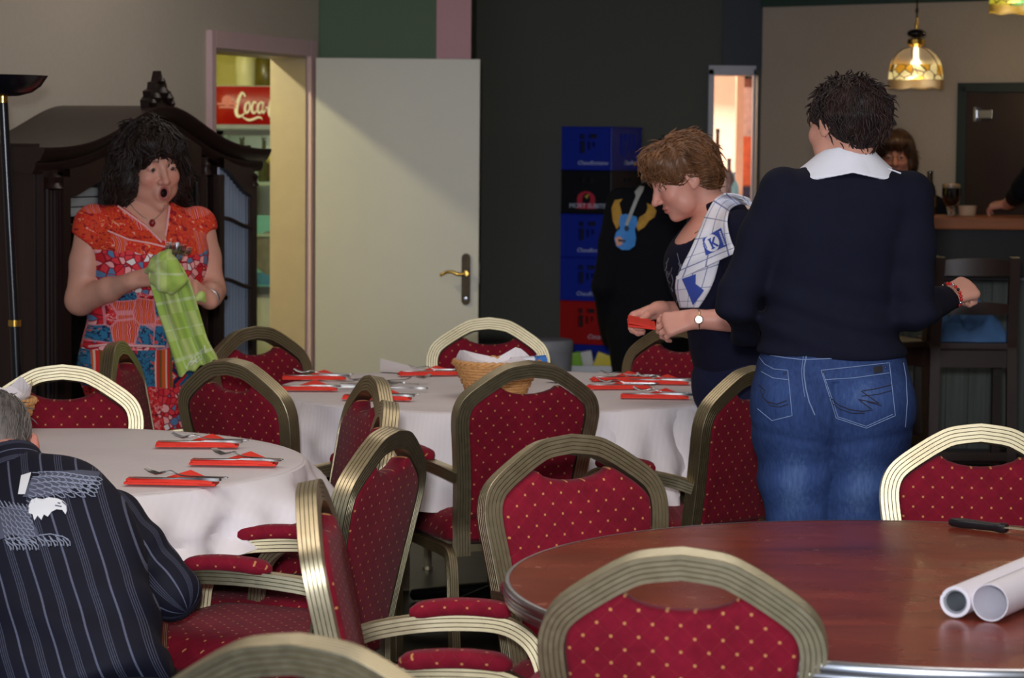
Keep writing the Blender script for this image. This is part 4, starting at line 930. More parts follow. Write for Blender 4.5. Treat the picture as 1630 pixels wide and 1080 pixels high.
def stool_meshes():
    D={}; mb=MB()
    def leg(x,y0,y1,z1): m=MB(); m.sweep(catmull([(x,y0,z1),(x,y1,0.0)],4),(1,0,0),[(-.017,-.017),(.017,-.017),(.017,.017),(-.017,.017)]); return m
    m=MB(); m.sweep(catmull([(-.152,-.235,1.12),(-.156,-.19,.80),(-.158,-.185,.66),(-.165,-.215,.0)],6),(1,0,0),[(-.018,-.02),(.018,-.02),(.018,.02),(-.018,.02)]); D['post_a']=m.mesh('post',30)
    m=MB(); m.sweep(catmull([(.152,-.235,1.12),(.156,-.19,.80),(.158,-.185,.66),(.165,-.215,.0)],6),(1,0,0),[(-.018,-.02),(.018,-.02),(.018,.02),(-.018,.02)]); D['post_b']=m.mesh('post',30)
    for s,n in ((-1,'a'),(1,'b')): m=MB(); m.sweep([(s*.165,.165,.70),(s*.172,.19,0)],(1,0,0),[(-.018,-.018),(.018,-.018),(.018,.018),(-.018,.018)]); D['leg_'+n]=m.mesh('leg')
    def rail(z0,z1,y,bow,arch):
        m=MB(); vs=[];fs=[]; xs=np.linspace(-.15,.15,13)
        for x in xs:
            c=1-(x/.15)**2; yy=y-bow*c; vs+=[(x,yy-.011,z0),(x,yy+.011,z0),(x,yy+.011,z1+arch*c),(x,yy-.011,z1+arch*c)]
        for i in range(12):
            for k in range(4): k2=(k+1)%4; fs.append((i*4+k,i*4+k2,i*4+4+k2,i*4+4+k))
        fs+=[(0,1,2,3),(48,51,50,49)]; m.add(vs,fs); return m
    D['top_rail']=rail(1.045,1.105,-.228,.02,.012).mesh('top_rail',40); D['mid_rail']=rail(.885,.925,-.205,.018,.012).mesh('mid_rail',40)
    m=MB(); m.box((0,0,.752),(.36,.40,.03)); D['seat']=m.mesh('seat',bevel=.008)
    m=MB(); 
    for c,d in (((0,-.175,.70),(.31,.02,.07)),((0,.165,.70),(.31,.02,.07)),((-.158,0,.70),(.02,.33,.07)),((.158,0,.70),(.02,.33,.07))): m.box(c,d)
    D['apron']=m.mesh('apron')
    m=MB()
    for c,d in (((0,-.205,.30),(.31,.02,.035)),((0,.18,.24),(.32,.02,.035)),((-.165,0,.34),(.02,.38,.035)),((.165,0,.34),(.02,.38,.035))): m.box(c,d)
    D['foot_rail']=m.mesh('foot_rail'); return D
m_stool=M('dark_stained_beech',(46,27,21),.42,var=.25,scale=10,stretch=(1,1,.3)); m_rush=M('yellow_seat_wood',(128,96,36),.5,var=.2)
SD=stool_meshes()
def bar_stool(p,rz,label,seatmat):
    o=thing('bar_chair',label,'bar chair',(p[0],p[1],0),rz,'tall dark bar chairs')
    for k,me in SD.items(): ob(k.split('_a')[0].split('_b')[0] if k[-2:] in('_a','_b') else k,me,seatmat if k=='seat' else m_stool,o)
    return o
a=atZ(1556,410,1.12); SP=Vector((a.x,a.y+.235,0)); bar_stool(SP,0,'tall dark wooden bar chair with a blue cloth on its seat, back to us',m_stool)
a2=atZ(1418,412,1.12); 
bar_stool((a2.x,a2.y+.45,0),.35,'tall dark bar chair with a yellowish seat, mostly hidden by the woman in jeans',m_rush.copy())
# blue cloth heaped on the seat
def heap():
    mb=MB(); n=34; vs=[];fs=[]; rng=np.random.default_rng(4)
    for i in range(n):
        for j in range(n):
            x=-1+2*i/(n-1); y=-1+2*j/(n-1); r=max(abs(x),abs(y)); e=max(0,1-r**3)
            h=.016+e**.8*(.055+.05*max(0,math.sin(2.1*x+.8))+.030*math.sin(7*x+3*y)+.022*math.sin(11*y-4*x)+.014*math.sin(17*x+9*y))
            vs.append((.155*x*(1+.05*math.sin(5*y)),.165*y*(1+.05*math.sin(6*x)),.768+max(.002,h*(e>0))*(.2+.8*min(1,e*3))))
    for i in range(n-1):
        for j in range(n-1): fs.append((i*n+j,(i+1)*n+j,(i+1)*n+j+1,i*n+j+1))
    mb.add(vs,fs); o=mb.build('folded_cloth',M('denim_blue_cloth',(74,112,160),.85,var=.2,scale=9,bump=.2),smooth=80); o.location=(SP.x,SP.y+.01,0); tag(o,'crumpled blue cloth lying on the seat of the bar chair','cloth')
heap()
# ------------------------------------------------------------------ pendant lamps over the bar
def pendant(px,py_bottom,Y,glass_cols,label):
    b=atY(px,py_bottom,Y); z0=b.z; o=thing('pendant_lamp',label,'lamp',(b.x,b.y,z0))
    br=MATS['antique_brass']
    mb=MB(); mb.tube([(0,0,.42),(0,0,(H-z0)/.84)],.0035,6)
    for k in range(int(((H-z0)/.84-.42)/.03)): 
        z=.43+k*.03; mb.tube([(.006*math.cos(t),0 if k%2 else .006*math.cos(t),z+.016*math.sin(t)) if False else ((.006*math.cos(t) if k%2 else 0),(0 if k%2 else .006*math.cos(t)),z+.017*math.sin(t)) for t in np.linspace(0,2*PI,9)],.002,5,cap=False)
    mb.build('chain',br,o,smooth=60)
    mb=MB(); mb.lathe([(0,.30),(.02,.302),(.045,.315),(.047,.33),(.035,.345),(.012,.352),(0,.353)],28); mb.build('black_knob',M('black_gloss',(10,9,12),.12),o,smooth=60)
    mb=MB(); mb.lathe([(0,.245),(.028,.247),(.045,.262),(.043,.29),(.02,.298),(0,.30)],24); mb.lathe([(0,.353),(.008,.354),(.01,.37),(.006,.39),(.005,.42),(0,.42)],12); mb.tube([(0,0,.29),(0,0,.36)],.006,8); mb.build('brass_cap',MATS['polished_brass'],o,smooth=50)
    # dome: panel faces above, flower band below
    prof=[(.034,.243),(.066,.231),(.097,.203),(.118,.166),(.129,.125),(.133,.085),(.135,.055)]
    pan=MB(); pan.lathe(prof[:4]+[(.1255,.142)],48,cap=False); 
    m,t,bb=newmat('leaded_clear_'+label[:5]); bb.inputs['Base Color'].default_value=(*lin(glass_cols[0]),1); bb.inputs['Transmission Weight'].default_value=.75; bb.inputs['Roughness'].default_value=.35; bb.inputs['IOR'].default_value=1.2
    pan.build('dome_glass',m,o,smooth=60)
    band=MB(); band.lathe([(.1258,.142),(.1295,.122),(.1332,.085),(.1352,.055)],64,cap=False)
    m,t,bb=newmat('leaded_flowers_'+label[:5]); vor=t.new('ShaderNodeTexVoronoi',feature='F1'); vor.inputs['Scale'].default_value=19; t.link(t.coord('Object'),vor.inputs['Vector'])
    v2=t.new('ShaderNodeTexVoronoi',feature='DISTANCE_TO_EDGE'); v2.inputs['Scale'].default_value=19; t.link(t.coord('Object'),v2.inputs['Vector'])
    sx=t.new('ShaderNodeSeparateColor'); t.link(vor.outputs['Color'],sx.inputs[0])
    c=t.mix(t.math('GREATER_THAN',sx.outputs[0],.42),lin(glass_cols[1]),lin(glass_cols[2])); c=t.mix(t.math('LESS_THAN',v2.outputs[0],.05),c,(.03,.02,.005)); t.link(c,bb.inputs['Base Color'])
    bb.inputs['Transmission Weight'].default_value=.35; bb.inputs['Roughness'].default_value=.5
    t.link(c,bb.inputs['Emission Color']); bb.inputs['Emission Strength'].default_value=.32
    band.build('flower_band',m,o,smooth=60)
    ld=MB()
    for k in range(6):
        a=2*PI*k/6; P=[]
        for i,(r,z) in enumerate(prof): P.append(((r+.001)*math.cos(a+.55*(i/6)**1.2),(r+.001)*math.sin(a+.55*(i/6)**1.2),z))
        ld.tube(catmull(P,4),.0022,5)
    ld.build('lead_lines',m_oak2,o,smooth=60)
    fr_=MB()
    for k in range(90):
        a=2*PI*k/90; l=.050+.005*math.sin(7*a); fr_.tube([(.1335*math.cos(a),.1335*math.sin(a),.056),(.1335*math.cos(a),.1335*math.sin(a),.056-l)],.0026,4)
    tag(fr_.build('bead_fringe',M('amber_beads'+label[:4],glass_cols[3],.4,var=.2),o),kind='stuff')
    bl=MB(); bl.lathe([(0,.118),(.012,.121),(.019,.133),(.019,.145),(.012,.158),(.008,.166),(.008,.243),(0,.243)],20); bl.build('bulb',M('glowing_bulb',(255,236,190),.3,emit=9),o,smooth=60)
    p=point('pendant_light',(b.x,b.y,z0+.03),1.6,(1,.78,.45),.03); p.parent=o; p.location=(0,0,.03); o.scale=(1,1,.84)
pendant(1457,142,12.5,[(190,180,170),(196,140,30),(236,226,170),(120,92,34)],'amber leaded glass pendant lamp with bead fringe over the bar')
pendant(1618,22,12.5,[(60,140,70),(40,150,70),(200,190,60),(170,140,40)],'green and yellow pendant lamp cut off by the top right corner')
# ------------------------------------------------------------------ signed-distance modelling of people (numpy surface nets)
def npv(*a): return np.array(a,dtype=float)
def sm(a,b,k):
    h=np.clip(.5+.5*(b-a)/k,0,1); return b+(a-b)*h-k*h*(1-h)
def smax(a,b,k): return -sm(-a,-b,k)
def rc(P,a,b,ra,rb):
    a=np.asarray(a,float);b=np.asarray(b,float);ab=b-a; t=np.clip(((P-a)@ab)/(ab@ab),0,1)
    return np.linalg.norm(P-a-t[:,None]*ab,axis=1)-(ra+(rb-ra)*t)
def chain(P,pts,rs,k=.01):
    d=None
    for i in range(len(pts)-1):
        e=rc(P,pts[i],pts[i+1],rs[i],rs[i+1]); d=e if d is None else sm(d,e,k)
    return d
def el(P,c,r,R=None):
    q=P-np.asarray(c,float)
    if R is not None: q=q@np.asarray(R).T
    r=np.asarray(r,float); k0=np.linalg.norm(q/r,axis=1); k1=np.linalg.norm(q/(r*r),axis=1)+1e-9
    return k0*(k0-1)/k1
def frame(f,u=(0,0,1)):
    f=np.asarray(f,float);f=f/np.linalg.norm(f);r=np.cross(f,u);r/=np.linalg.norm(r);return np.stack([r,f,np.cross(r,f)])
def dens(rows):
    rows=sorted(rows); A=np.array(rows,float); zz=np.linspace(A[0,0],A[-1,0],160); out=[zz]
    P=[Vector((0,)*3)]*0
    for c in range(1,A.shape[1]):
        y=A[:,c]; z=A[:,0]; m=np.gradient(y,z); i=np.clip(np.searchsorted(z,zz)-1,0,len(z)-2); h=z[i+1]-z[i]; t=(zz-z[i])/h
        out.append((2*t**3-3*t**2+1)*y[i]+(t**3-2*t**2+t)*h*m[i]+(-2*t**3+3*t**2)*y[i+1]+(t**3-t**2)*h*m[i+1])
    return out
def loft(P,O,R,D,p=2.3,cap=.03):
    q=(P-np.asarray(O))@np.asarray(R).T; zz,xc,yc,a,b=D; z=np.clip(q[:,2],zz[0],zz[-1])
    A=np.interp(z,zz,a);B=np.interp(z,zz,b); x=(q[:,0]-np.interp(z,zz,xc))/A; y=(q[:,1]-np.interp(z,zz,yc))/B
    rr=(np.abs(x)**p+np.abs(y)**p)**(1/p); d=(rr-1)*np.minimum(A,B)
    e=np.abs(q[:,2]-z); e=np.where(q[:,2]>zz[-1],q[:,2]-zz[-1],np.where(q[:,2]<zz[0],zz[0]-q[:,2],-np.minimum(zz[-1]-q[:,2],q[:,2]-zz[0])))
    return smax(d,e,cap)
def nets(F,lo,hi,h):
    lo=np.asarray(lo,float);hi=np.asarray(hi,float); K=4
    nc=np.ceil((hi-lo)/(h*K)).astype(int)+1; n=nc*K
    g=[lo[i]+(np.arange(nc[i])+.5)*h*K-h*.5 for i in range(3)]
    C=np.stack(np.meshgrid(*g,indexing='ij'),-1).reshape(-1,3); dc=F(C).reshape(nc)
    val=np.repeat(np.repeat(np.repeat(np.where(dc<0,-1.,1.),K,0),K,1),K,2).astype(np.float32)
    idx=np.argwhere(np.abs(dc)<h*K*1.9)
    off=np.stack(np.meshgrid(*[np.arange(K)]*3,indexing='ij'),-1).reshape(-1,3)
    I=(idx[:,None,:]*K+off[None]).reshape(-1,3)
    val[I[:,0],I[:,1],I[:,2]]=F(lo+I*h)
    s=val<0; sx,sy,sz=val.shape
    cnt=sum(s[a:sx-1+a,b:sy-1+b,c:sz-1+c].astype(np.int8) for a in(0,1) for b in(0,1) for c in(0,1))
    act=np.argwhere((cnt>0)&(cnt<8)); ids=-np.ones((sx-1,sy-1,sz-1),np.int64); ids[act[:,0],act[:,1],act[:,2]]=np.arange(len(act))
    co=np.array([(a,b,c) for a in(0,1) for b in(0,1) for c in(0,1)]); cv=np.stack([val[act[:,0]+a,act[:,1]+b,act[:,2]+c] for a,b,c in co],1)
    acc=np.zeros((len(act),3));nn=np.zeros(len(act))
    for i in range(8):
        for j in range(i+1,8):
            if np.abs(co[i]-co[j]).sum()!=1: continue
            m=(cv[:,i]<0)!=(cv[:,j]<0); t=cv[:,i]/(cv[:,i]-cv[:,j]+1e-12); p=co[i]+(co[j]-co[i])*t[:,None]; acc[m]+=p[m]; nn+=m
    V=lo+(act+acc/nn[:,None])*h; Q=[]
    for ax in range(3):
        b,c=[(1,2),(2,0),(0,1)][ax]; sl=[slice(None)]*3; s2=[slice(None)]*3; sl[ax]=slice(0,-1); s2[ax]=slice(1,None)
        m=np.argwhere(s[tuple(sl)]!=s[tuple(s2)]); m=m[(m[:,b]>0)&(m[:,c]>0)&(m[:,b]<val.shape[b]-1)&(m[:,c]<val.shape[c]-1)]
        db=np.zeros(3,int);db[b]=1;dd=np.zeros(3,int);dd[c]=1
        qs=[m-db-dd,m-dd,m,m-db]; q=np.stack([ids[x[:,0],x[:,1],x[:,2]] for x in qs],1)
        fl=s[m[:,0],m[:,1],m[:,2]]; q[~fl]=q[~fl][:,::-1]; Q.append(q)
    Q=np.concatenate(Q); Q=Q[(Q>=0).all(1)]
    return V,Q
def npmesh(name,V,Q,origin=(0,0,0),attrs=None):
    me=bpy.data.meshes.new(name); V=V-np.asarray(origin); k=Q.shape[1]
    me.vertices.add(len(V)); me.vertices.foreach_set('co',V.astype(np.float32).ravel())
    me.loops.add(Q.size); me.loops.foreach_set('vertex_index',Q.astype(np.int32).ravel())
    me.polygons.add(len(Q)); me.polygons.foreach_set('loop_start',np.arange(0,Q.size,k,dtype=np.int32))
    try: me.polygons.foreach_set('loop_total',np.full(len(Q),k,np.int32))
    except Exception: pass
    me.update(calc_edges=True); me.validate(); me.shade_smooth()
    for nm,a in (attrs or {}).items():
        a=np.asarray(a,np.float32)
        if a.ndim==1: at=me.attributes.new(nm,'FLOAT','POINT'); at.data.foreach_set('value',a)
        else: at=me.attributes.new(nm,'FLOAT_COLOR','POINT'); at.data.foreach_set('color',np.concatenate([a,np.ones((len(a),4-a.shape[1]))],1).astype(np.float32).ravel())
    return me
def smooth(V,Q,it=1,f=.5):
    for _ in range(it):
        S=np.zeros_like(V);c=np.zeros(len(V))
        for a,b in ((0,1),(1,2),(2,3),(3,0)):
            np.add.at(S,Q[:,a],V[Q[:,b]]);np.add.at(c,Q[:,a],1);np.add.at(S,Q[:,b],V[Q[:,a]]);np.add.at(c,Q[:,b],1)
        V=V*(1-f)+f*S/np.maximum(c,1)[:,None]
    return V
def join(*VQ):
    o=0;Vs=[];Qs=[]
    for V,Q in VQ: Vs.append(V);Qs.append(Q+o);o+=len(V)
    return np.concatenate(Vs),np.concatenate(Qs)
def A3(v): return np.array((v[0],v[1],v[2]),float)
def px(x,y,Y): return A3(atY(x,y,Y))
def proj(P):
    q=P-np.array((0,0,CAMZ)); z=q@A3(FW); return 815+FPX*(q@A3(CR))/z, 540-FPX*(q@A3(CU))/z
def bbox(pts,m): p=np.array(pts); return p.min(0)-m,p.max(0)+m
def inpoly(x,y,poly):
    c=np.zeros(len(x),bool); n=len(poly)
    for i in range(n):
        x1,y1=poly[i];x2,y2=poly[(i+1)%n]
        m=((y1>y)!=(y2>y)); c^= m&(x<(x2-x1)*(y-y1)/((y2-y1) if y2!=y1 else 1e-9)+x1)
    return c
# ---- head, hair, hands
def head_sdf(q,mouth=0,old=0):
    d=el(q,(0,-.014,.028),(.0755,.096,.085)); d=sm(d,el(q,(0,.026,-.030),(.060,.066,.082)),.03)
    d=sm(d,el(q,(0,.034,-.076-.012*mouth),(.044,.048,.040)),.025); d=sm(d,el(q,(0,.070,-.099-.016*mouth),(.017,.017,.015)),.02)
    for s in (-1,1):
        d=sm(d,el(q,(s*.038,.062,-.030),(.025,.024,.024)),.022); d=sm(d,el(q,(s*.046,.030,-.068),(.022,.03,.028)),.025)
    d=sm(d,rc(q,(-.032,.080,.024),(.032,.080,.024),.009,.009),.018)
    for s in (-1,1): d=smax(d,-el(q,(s*.031,.100,.006),(.019,.018,.013)),.014)
    for s in (-1,1): d=sm(d,el(q,(s*.0315,.0765,.005),(.0155,.0135,.0125)),.005); 
    for s in (-1,1): d=smax(d,-el(q,(s*.0315,.0935,.003),(.0125,.0058,.0034)),.002)
    d=sm(d,chain(q,[(0,.086,.012),(0,.098,-.012),(0,.112,-.032)],[.0075,.0085,.0115],.008),.012)
    for s in (-1,1): d=sm(d,el(q,(s*.0125,.099,-.036),(.0085,.010,.0075)),.007)
    if mouth: 
        d=sm(d,el(q,(0,.086,-.070),(.026,.016,.026)),.014); d=smax(d,-el(q,(0,.104,-.070),(.0105,.026,.0135)),.006)
    else:
        d=sm(d,el(q,(0,.0885,-.0605),(.023,.0105,.0055)),.006); d=sm(d,el(q,(0,.0870,-.0715),(.020,.0105,.0065)),.006)
        d=smax(d,-el(q,(0,.100,-.0658),(.021,.010,.0016)),.003)
    for s in (-1,1):
        e=el(q,(s*.0775,-.012,-.004),(.0085,.021,.033)); e=smax(e,-el(q,(s*.088,-.008,.0),(.008,.012,.02)),.005); e=sm(e,el(q,(s*.077,-.004,-.030),(.006,.010,.010)),.008); d=sm(d,e,.006)
    return d
class Head:
    def __init__(s,c,f,u=(0,0,1),k=1.0,mouth=0,roll=0):
        s.c=np.asarray(c,float); s.R=frame(f,u); s.k=k; s.m=mouth
        if roll:
            c_,s_=math.cos(roll),math.sin(roll); r,f_,uu=s.R; s.R=np.stack([r*c_+uu*s_,f_,uu*c_-r*s_])
    def q(s,P): return (P-s.c)@s.R.T/s.k
    def w(s,*l): return s.c+np.asarray(l,float)*s.k@s.R
    def d(s,P): return head_sdf(s.q(P),s.m)*s.k
    def block(s,extra,h=.0034,pad=(.105,.14,.16),down=.0):
        e=np.abs(np.asarray(pad)@np.abs(s.R))*s.k+.01; return nets(lambda P: sm(s.d(P),extra(P),.02) if extra else s.d(P), s.c-e-np.array((0,0,down)),s.c+e,h)
    def masks(s,V):
        q=s.q(V); on=(np.linalg.norm(q,axis=1)<.17)
        lip=np.clip(1.4-np.abs(q[:,0])/.0225,0,1)*np.clip(1.6-np.abs(q[:,2]+.066)/(.009+.014*s.m),0,1)*(q[:,1]>.075)
        if s.m: r=np.sqrt((q[:,0]/.0112)**2+((q[:,2]+.070)/.0142)**2); lip=np.clip((1.75-r)/.25,0,1)*(q[:,1]>.07); inn=np.clip((1.06-r)/.15,0,1)*(q[:,1]>.055)
        else: inn=np.clip(1-np.abs(q[:,2]+.0658)/.0016,0,1)*(np.abs(q[:,0])<.020)*(q[:,1]>.08)
        br=np.clip(1.5-np.abs(q[:,2]-.0275+2.2*(np.abs(q[:,0])-.03)**2*4)/.0035,0,1)*(np.abs(np.abs(q[:,0])-.031)<.018)*(q[:,1]>.06)
        ck=np.exp(-(((np.abs(q[:,0])-.040)/.02)**2+((q[:,2]+.03)/.022)**2))*(q[:,1]>.03)+.6*np.exp(-((q[:,0]/.014)**2+((q[:,2]+.03)/.014)**2))*(q[:,1]>.09)
        return np.stack([lip*on,inn*on,br*on],1),ck*on
    def eyes(s,par,iris=(70,80,90)):
        wm=M('eye_white',(170,156,150),.2,var=.02); im=M('iris_%d'%iris[0],iris,.15,var=.1); 
        for sd in (-1,1):
            mb=MB(); mb.lathe([(0,-.0108)]+[(.0108*math.cos(t),.0108*math.sin(t)) for t in np.linspace(-1.3,1.3,9)]+[(0,.0108)],16)
            e=mb.build('eye',wm,par,smooth=80); e.location=Vector(s.w(sd*.0315,.0795,.0035))-par.location; e.scale=(s.k,)*3
            mb=MB(); mb.lathe([(.0105*.0,.0112),(.0026,.0113),(.0060,.0102),(.0064,.0094)][::-1],14,cap=False); i=mb.build('iris',im,e,smooth=60)
            i.rotation_euler=Vector(s.w(sd*.0315,.2,-.02)-s.w(sd*.0315,.0795,.0035)).to_track_quat('Z','Y').to_euler()
def skin_mat(name,col,lip=(150,70,70),brow=(60,40,30)):
    m,t,b=newmat(name); c=lin(col); v=t.coord('Object'); n=t.noise(26,4,v); n2=t.noise(6,2,v)
    base=t.ramp(t.math('ADD',t.math('MULTIPLY',n,.4),t.math('MULTIPLY',n2,.6)),[(.3,[x*.88 for x in c]),(.7,[min(1,x*1.07) for x in c])])
    mk=t.attr('mask'); sp=t.new('ShaderNodeSeparateColor'); t.link(mk.outputs['Color'],sp.inputs[0])
    base=t.mix(t.math('MULTIPLY',t.attr('blush').outputs['Fac'],.35),base,lin((206,110,98)))
    base=t.mix(t.math('MULTIPLY',sp.outputs[0],.75),base,lin(lip)); base=t.mix(t.math('MULTIPLY',sp.outputs[2],.7),base,lin(brow)); base=t.mix(sp.outputs[1],base,lin((40,12,14)))
    t.link(base,b.inputs['Base Color']); b.inputs['Roughness'].default_value=.48; b.inputs['Subsurface Weight'].default_value=.12; b.inputs['Subsurface Radius'].default_value=(.012,.005,.003); b.inputs['Subsurface Scale'].default_value=.6
    b.inputs['Specular IOR Level'].default_value=.4; t.link(t.bump(t.noise(220,2,v),.12,.001),b.inputs['Normal']); return m
def hair_mat(name,c1,c2,rough=.42):
    m,t,b=newmat(name); n=t.noise(90,3,t.coord('UV',(1,.06,1))); n2=t.noise(18,3,t.coord('Object'))
    t.link(t.ramp(t.math('ADD',t.math('MULTIPLY',n,.5),t.math('MULTIPLY',n2,.5)),[(.32,lin(c1)),(.68,lin(c2))]),b.inputs['Base Color']); b.inputs['Roughness'].default_value=rough; b.inputs['Specular IOR Level'].default_value=.35; return m
def hair(H,F,par,mat,flow,n=700,L=.045,w=.0022,h=.005,pad=(.14,.16,.2),lift=.004,jit=.25,seed=1,curl=0,strays=.12):
    """solid hair volume F(q) in head space plus strands that follow flow(q)"""
    rng=np.random.default_rng(seed); e=np.abs(np.asarray(pad)@np.abs(H.R))*H.k+.02
    V,Q=nets(lambda P:F(H.q(P))*H.k,H.c-e,H.c+e,h)
    mb=MB(); q=H.q(V); idx=rng.choice(len(V),min(n,len(V)),replace=False)
    eps=.004
    p=q[idx].copy(); N_=len(idx); l=L*rng.uniform(.5,1.3,N_); ns=5; ph=rng.uniform(0,6.28,N_); out=(rng.random(N_)<strays)*1.0; P5=np.zeros((N_,ns,3)); lr=rng.random(N_)
    for k in range(ns):
        g=np.stack([F(p+d)-F(p-d) for d in (np.array((eps,0,0)),np.array((0,eps,0)),np.array((0,0,eps)))],1); g/=np.linalg.norm(g,axis=1)[:,None]+1e-9
        p=p-g*(F(p)-(lift+.0015*lr+out*.004*k))[:,None]; P5[:,k]=H.c+p*H.k@H.R
        f=np.array([flow(x) for x in p])+rng.normal(0,jit,(N_,3)); f=f-g*(f*g).sum(1)[:,None]; f/=np.linalg.norm(f,axis=1)[:,None]+1e-9
        if curl: f=f+curl*np.cross(g,f)*np.sin(ph+k*1.6)[:,None]; f/=np.linalg.norm(f,axis=1)[:,None]
        p=p+f*(l/ns)[:,None]
    for i in range(N_):
        ww=w*rng.uniform(.7,1.4); mb.tube([tuple(x) for x in P5[i]],[ww*.6,ww,ww,ww*.7,ww*.15],4,cap=False)
    S=np.array([tuple(v) for v in mb.v]); SQ=np.array(mb.f)
    V2,Q2=join((V,Q),(S,SQ)); me=npmesh('hair',V2,Q2,par.location)
    ul=me.uv_layers.new(name='UVMap'); nu=np.zeros((len(V2),2)); qq=H.q(V2); nu[:,0]=np.arctan2(qq[:,0],qq[:,1]+.01)*.08+qq[:,2]*.02; nu[:,1]=qq[:,2]
    li=np.zeros(len(me.loops),np.int32); me.loops.foreach_get('vertex_index',li); ul.data.foreach_set('uv',nu[li].astype(np.float32).ravel())
    return ob('hair',me,mat,par)
def hand(W,d,n,side,curl=(50,60,40),spread=.03,thumb=(.55,.75,-.25),tcurl=25,k=1.0,fc=None):
    """side: +1 right hand, -1 left hand. returns distance function and its points"""
    d=np.asarray(d,float);d/=np.linalg.norm(d);n=np.asarray(n,float);n=n-d*(n@d);n/=np.linalg.norm(n); t=np.cross(n,d)*side
    W=np.asarray(W,float); L=lambda a,b,c:W+(d*a+t*b+n*c)*k; segs=[];pts=[W]
    segs.append([(L(-.012,0,0),L(.03,.012,0),.024*k,.020*k),(L(0,-.008,0),L(.078,-.028,0),.019*k,.0135*k),(L(0,.0,0),L(.082,-.008,.002),.019*k,.0145*k),(L(0,.008,0),L(.085,.012,.002),.019*k,.0145*k),(L(.01,.014,0),L(.083,.030,0),.019*k,.014*k)])
    fing=[]
    for i,(b,ln,a0) in enumerate(((.031,.072,.084),(.0105,.080,.088),(-.010,.074,.085),(-.029,.058,.078))):
        p=L(a0-.006,b,.001); ang=0; c=[p]; sp=(1.5-i)*spread*2
        cu=fc[i] if fc else curl
        for j,(fr,cc) in enumerate(zip((.46,.30,.24),cu)):
            ang+=math.radians(cc*(1+.06*i)); v=d*math.cos(ang)-n*math.sin(ang)+t*sp*math.cos(ang); v/=np.linalg.norm(v); p=p+v*ln*fr*k; c.append(p)
        fing.append((c,[.0092*k,.0084*k,.0076*k,.0064*k])); pts+=c
    tv=d*thumb[0]+t*thumb[1]+n*thumb[2]; tv/=np.linalg.norm(tv); p0=L(.016,.022,-.006); p1=p0+tv*.040*k
    a=math.radians(tcurl); tv2=tv*math.cos(a)+(d*.7-t*.5-n*.4)*math.sin(a); tv2/=np.linalg.norm(tv2); p2=p1+tv2*.030*k; p3=p2+(tv2+.2*(d-t)*math.sin(a))*.022*k
    fing.append(([p0,p1,p2,p3],[.0145*k,.0110*k,.0098*k,.0078*k])); pts+=[p1,p2,p3]
    def F(P):
        e=None
        for a_,b_,r1,r2 in segs[0]: x=rc(P,a_,b_,r1,r2); e=x if e is None else sm(e,x,.012)
        # flatten the palm
        m=W+d*.045*k; e=smax(e,np.abs((P-m)@n)-.0165*k,.008)
        for c,r in fing: e=sm(e,chain(P,c,r,.004),.006)
        return e
    return F,pts
def wloc(o):
    v=Vector()
    while o is not None: v=v+o.location; o=o.parent
    return v
def person(label,origin):
    o=thing('person',label,'person',origin); return o
def part(nm,VQ,par,mat,attrs=None,sm_it=1):
    V,Q=VQ; V=smooth(V,Q,sm_it) if sm_it else V
    return ob(nm,npmesh(nm,V,Q,par.location,attrs),mat,par)
def bvh_of(o):
    me=o.data; off=o.parent.location if o.parent else o.location
    return BVHTree.FromPolygons([v.co+off for v in me.vertices],[tuple(p.vertices) for p in me.polygons])
def onsurf(bvhs,x,y,off=.002):
    d=ray(x,y).normalized(); best=None
    for b in (bvhs if isinstance(bvhs,(list,tuple)) else [bvhs]):
        h=b.ray_cast(CAMP,d)
        if h[0] is not None and (best is None or h[3]<best[3]): best=h
    if best is None: return None
    n=best[1] if best[1].dot(d)<0 else -best[1]
    return best[0]+(n*.6-d*.4)*off
def sub(pts,step=4):
    out=[]
    for (a,b) in zip(pts[:-1],pts[1:]):
        n=max(1,int(math.hypot(b[0]-a[0],b[1]-a[1])/step))
        for i in range(n): out.append((a[0]+(b[0]-a[0])*i/n,a[1]+(b[1]-a[1])*i/n))
    return out+[pts[-1]]
def strokes(name,lines,bv,r,mat,par,off=.001,step=4,kind=None):
    mb=MB()
    for L in lines:
        P=[onsurf(bv,x,y,off) for x,y in sub(L,step)]; P=[p for p in P if p is not None]
        if len(P)>1: mb.tube([p-wloc(par) for p in P],r,5)
    o=mb.build(name,mat,par,smooth=60)
    if kind: o['kind']=kind
    return o
def patch(name,polys,bv,mat,par,off=.0025,step=5):
    """flat print: polygons given in photo pixels, triangulated on a fine grid and laid on the surface"""
    mb=MB()
    for poly in polys:
        P=sub(list(poly)+[poly[0]],step)[:-1]; xs=[p[0] for p in P]; ys=[p[1] for p in P]
        inner=[(x,y) for x in np.arange(min(xs),max(xs),step) for y in np.arange(min(ys),max(ys),step)]
        if inner:
            a=np.array(inner); k=inpoly(a[:,0],a[:,1],P); inner=[tuple(q) for q in a[k]]
            inner=[q for q in inner if min((q[0]-p[0])**2+(q[1]-p[1])**2 for p in P)>(step*.45)**2]
        from mathutils.geometry import delaunay_2d_cdt
        n=len(P); r=delaunay_2d_cdt([Vector(p) for p in P+inner],[],[list(range(n))],1,1e-4)
        pts=[onsurf(bv,v.x,v.y,off) for v in r[0]]; fs=[f for f in r[2] if all(pts[i] is not None for i in f)]
        pp=[(p-wloc(par)) if p is not None else Vector() for p in pts]; mb.add(pp,fs)
    me=bpy.data.meshes.new(name); me.from_pydata([tuple(v) for v in mb.v],[],mb.f); me.shade_smooth()
    return ob(name,me,mat,par)
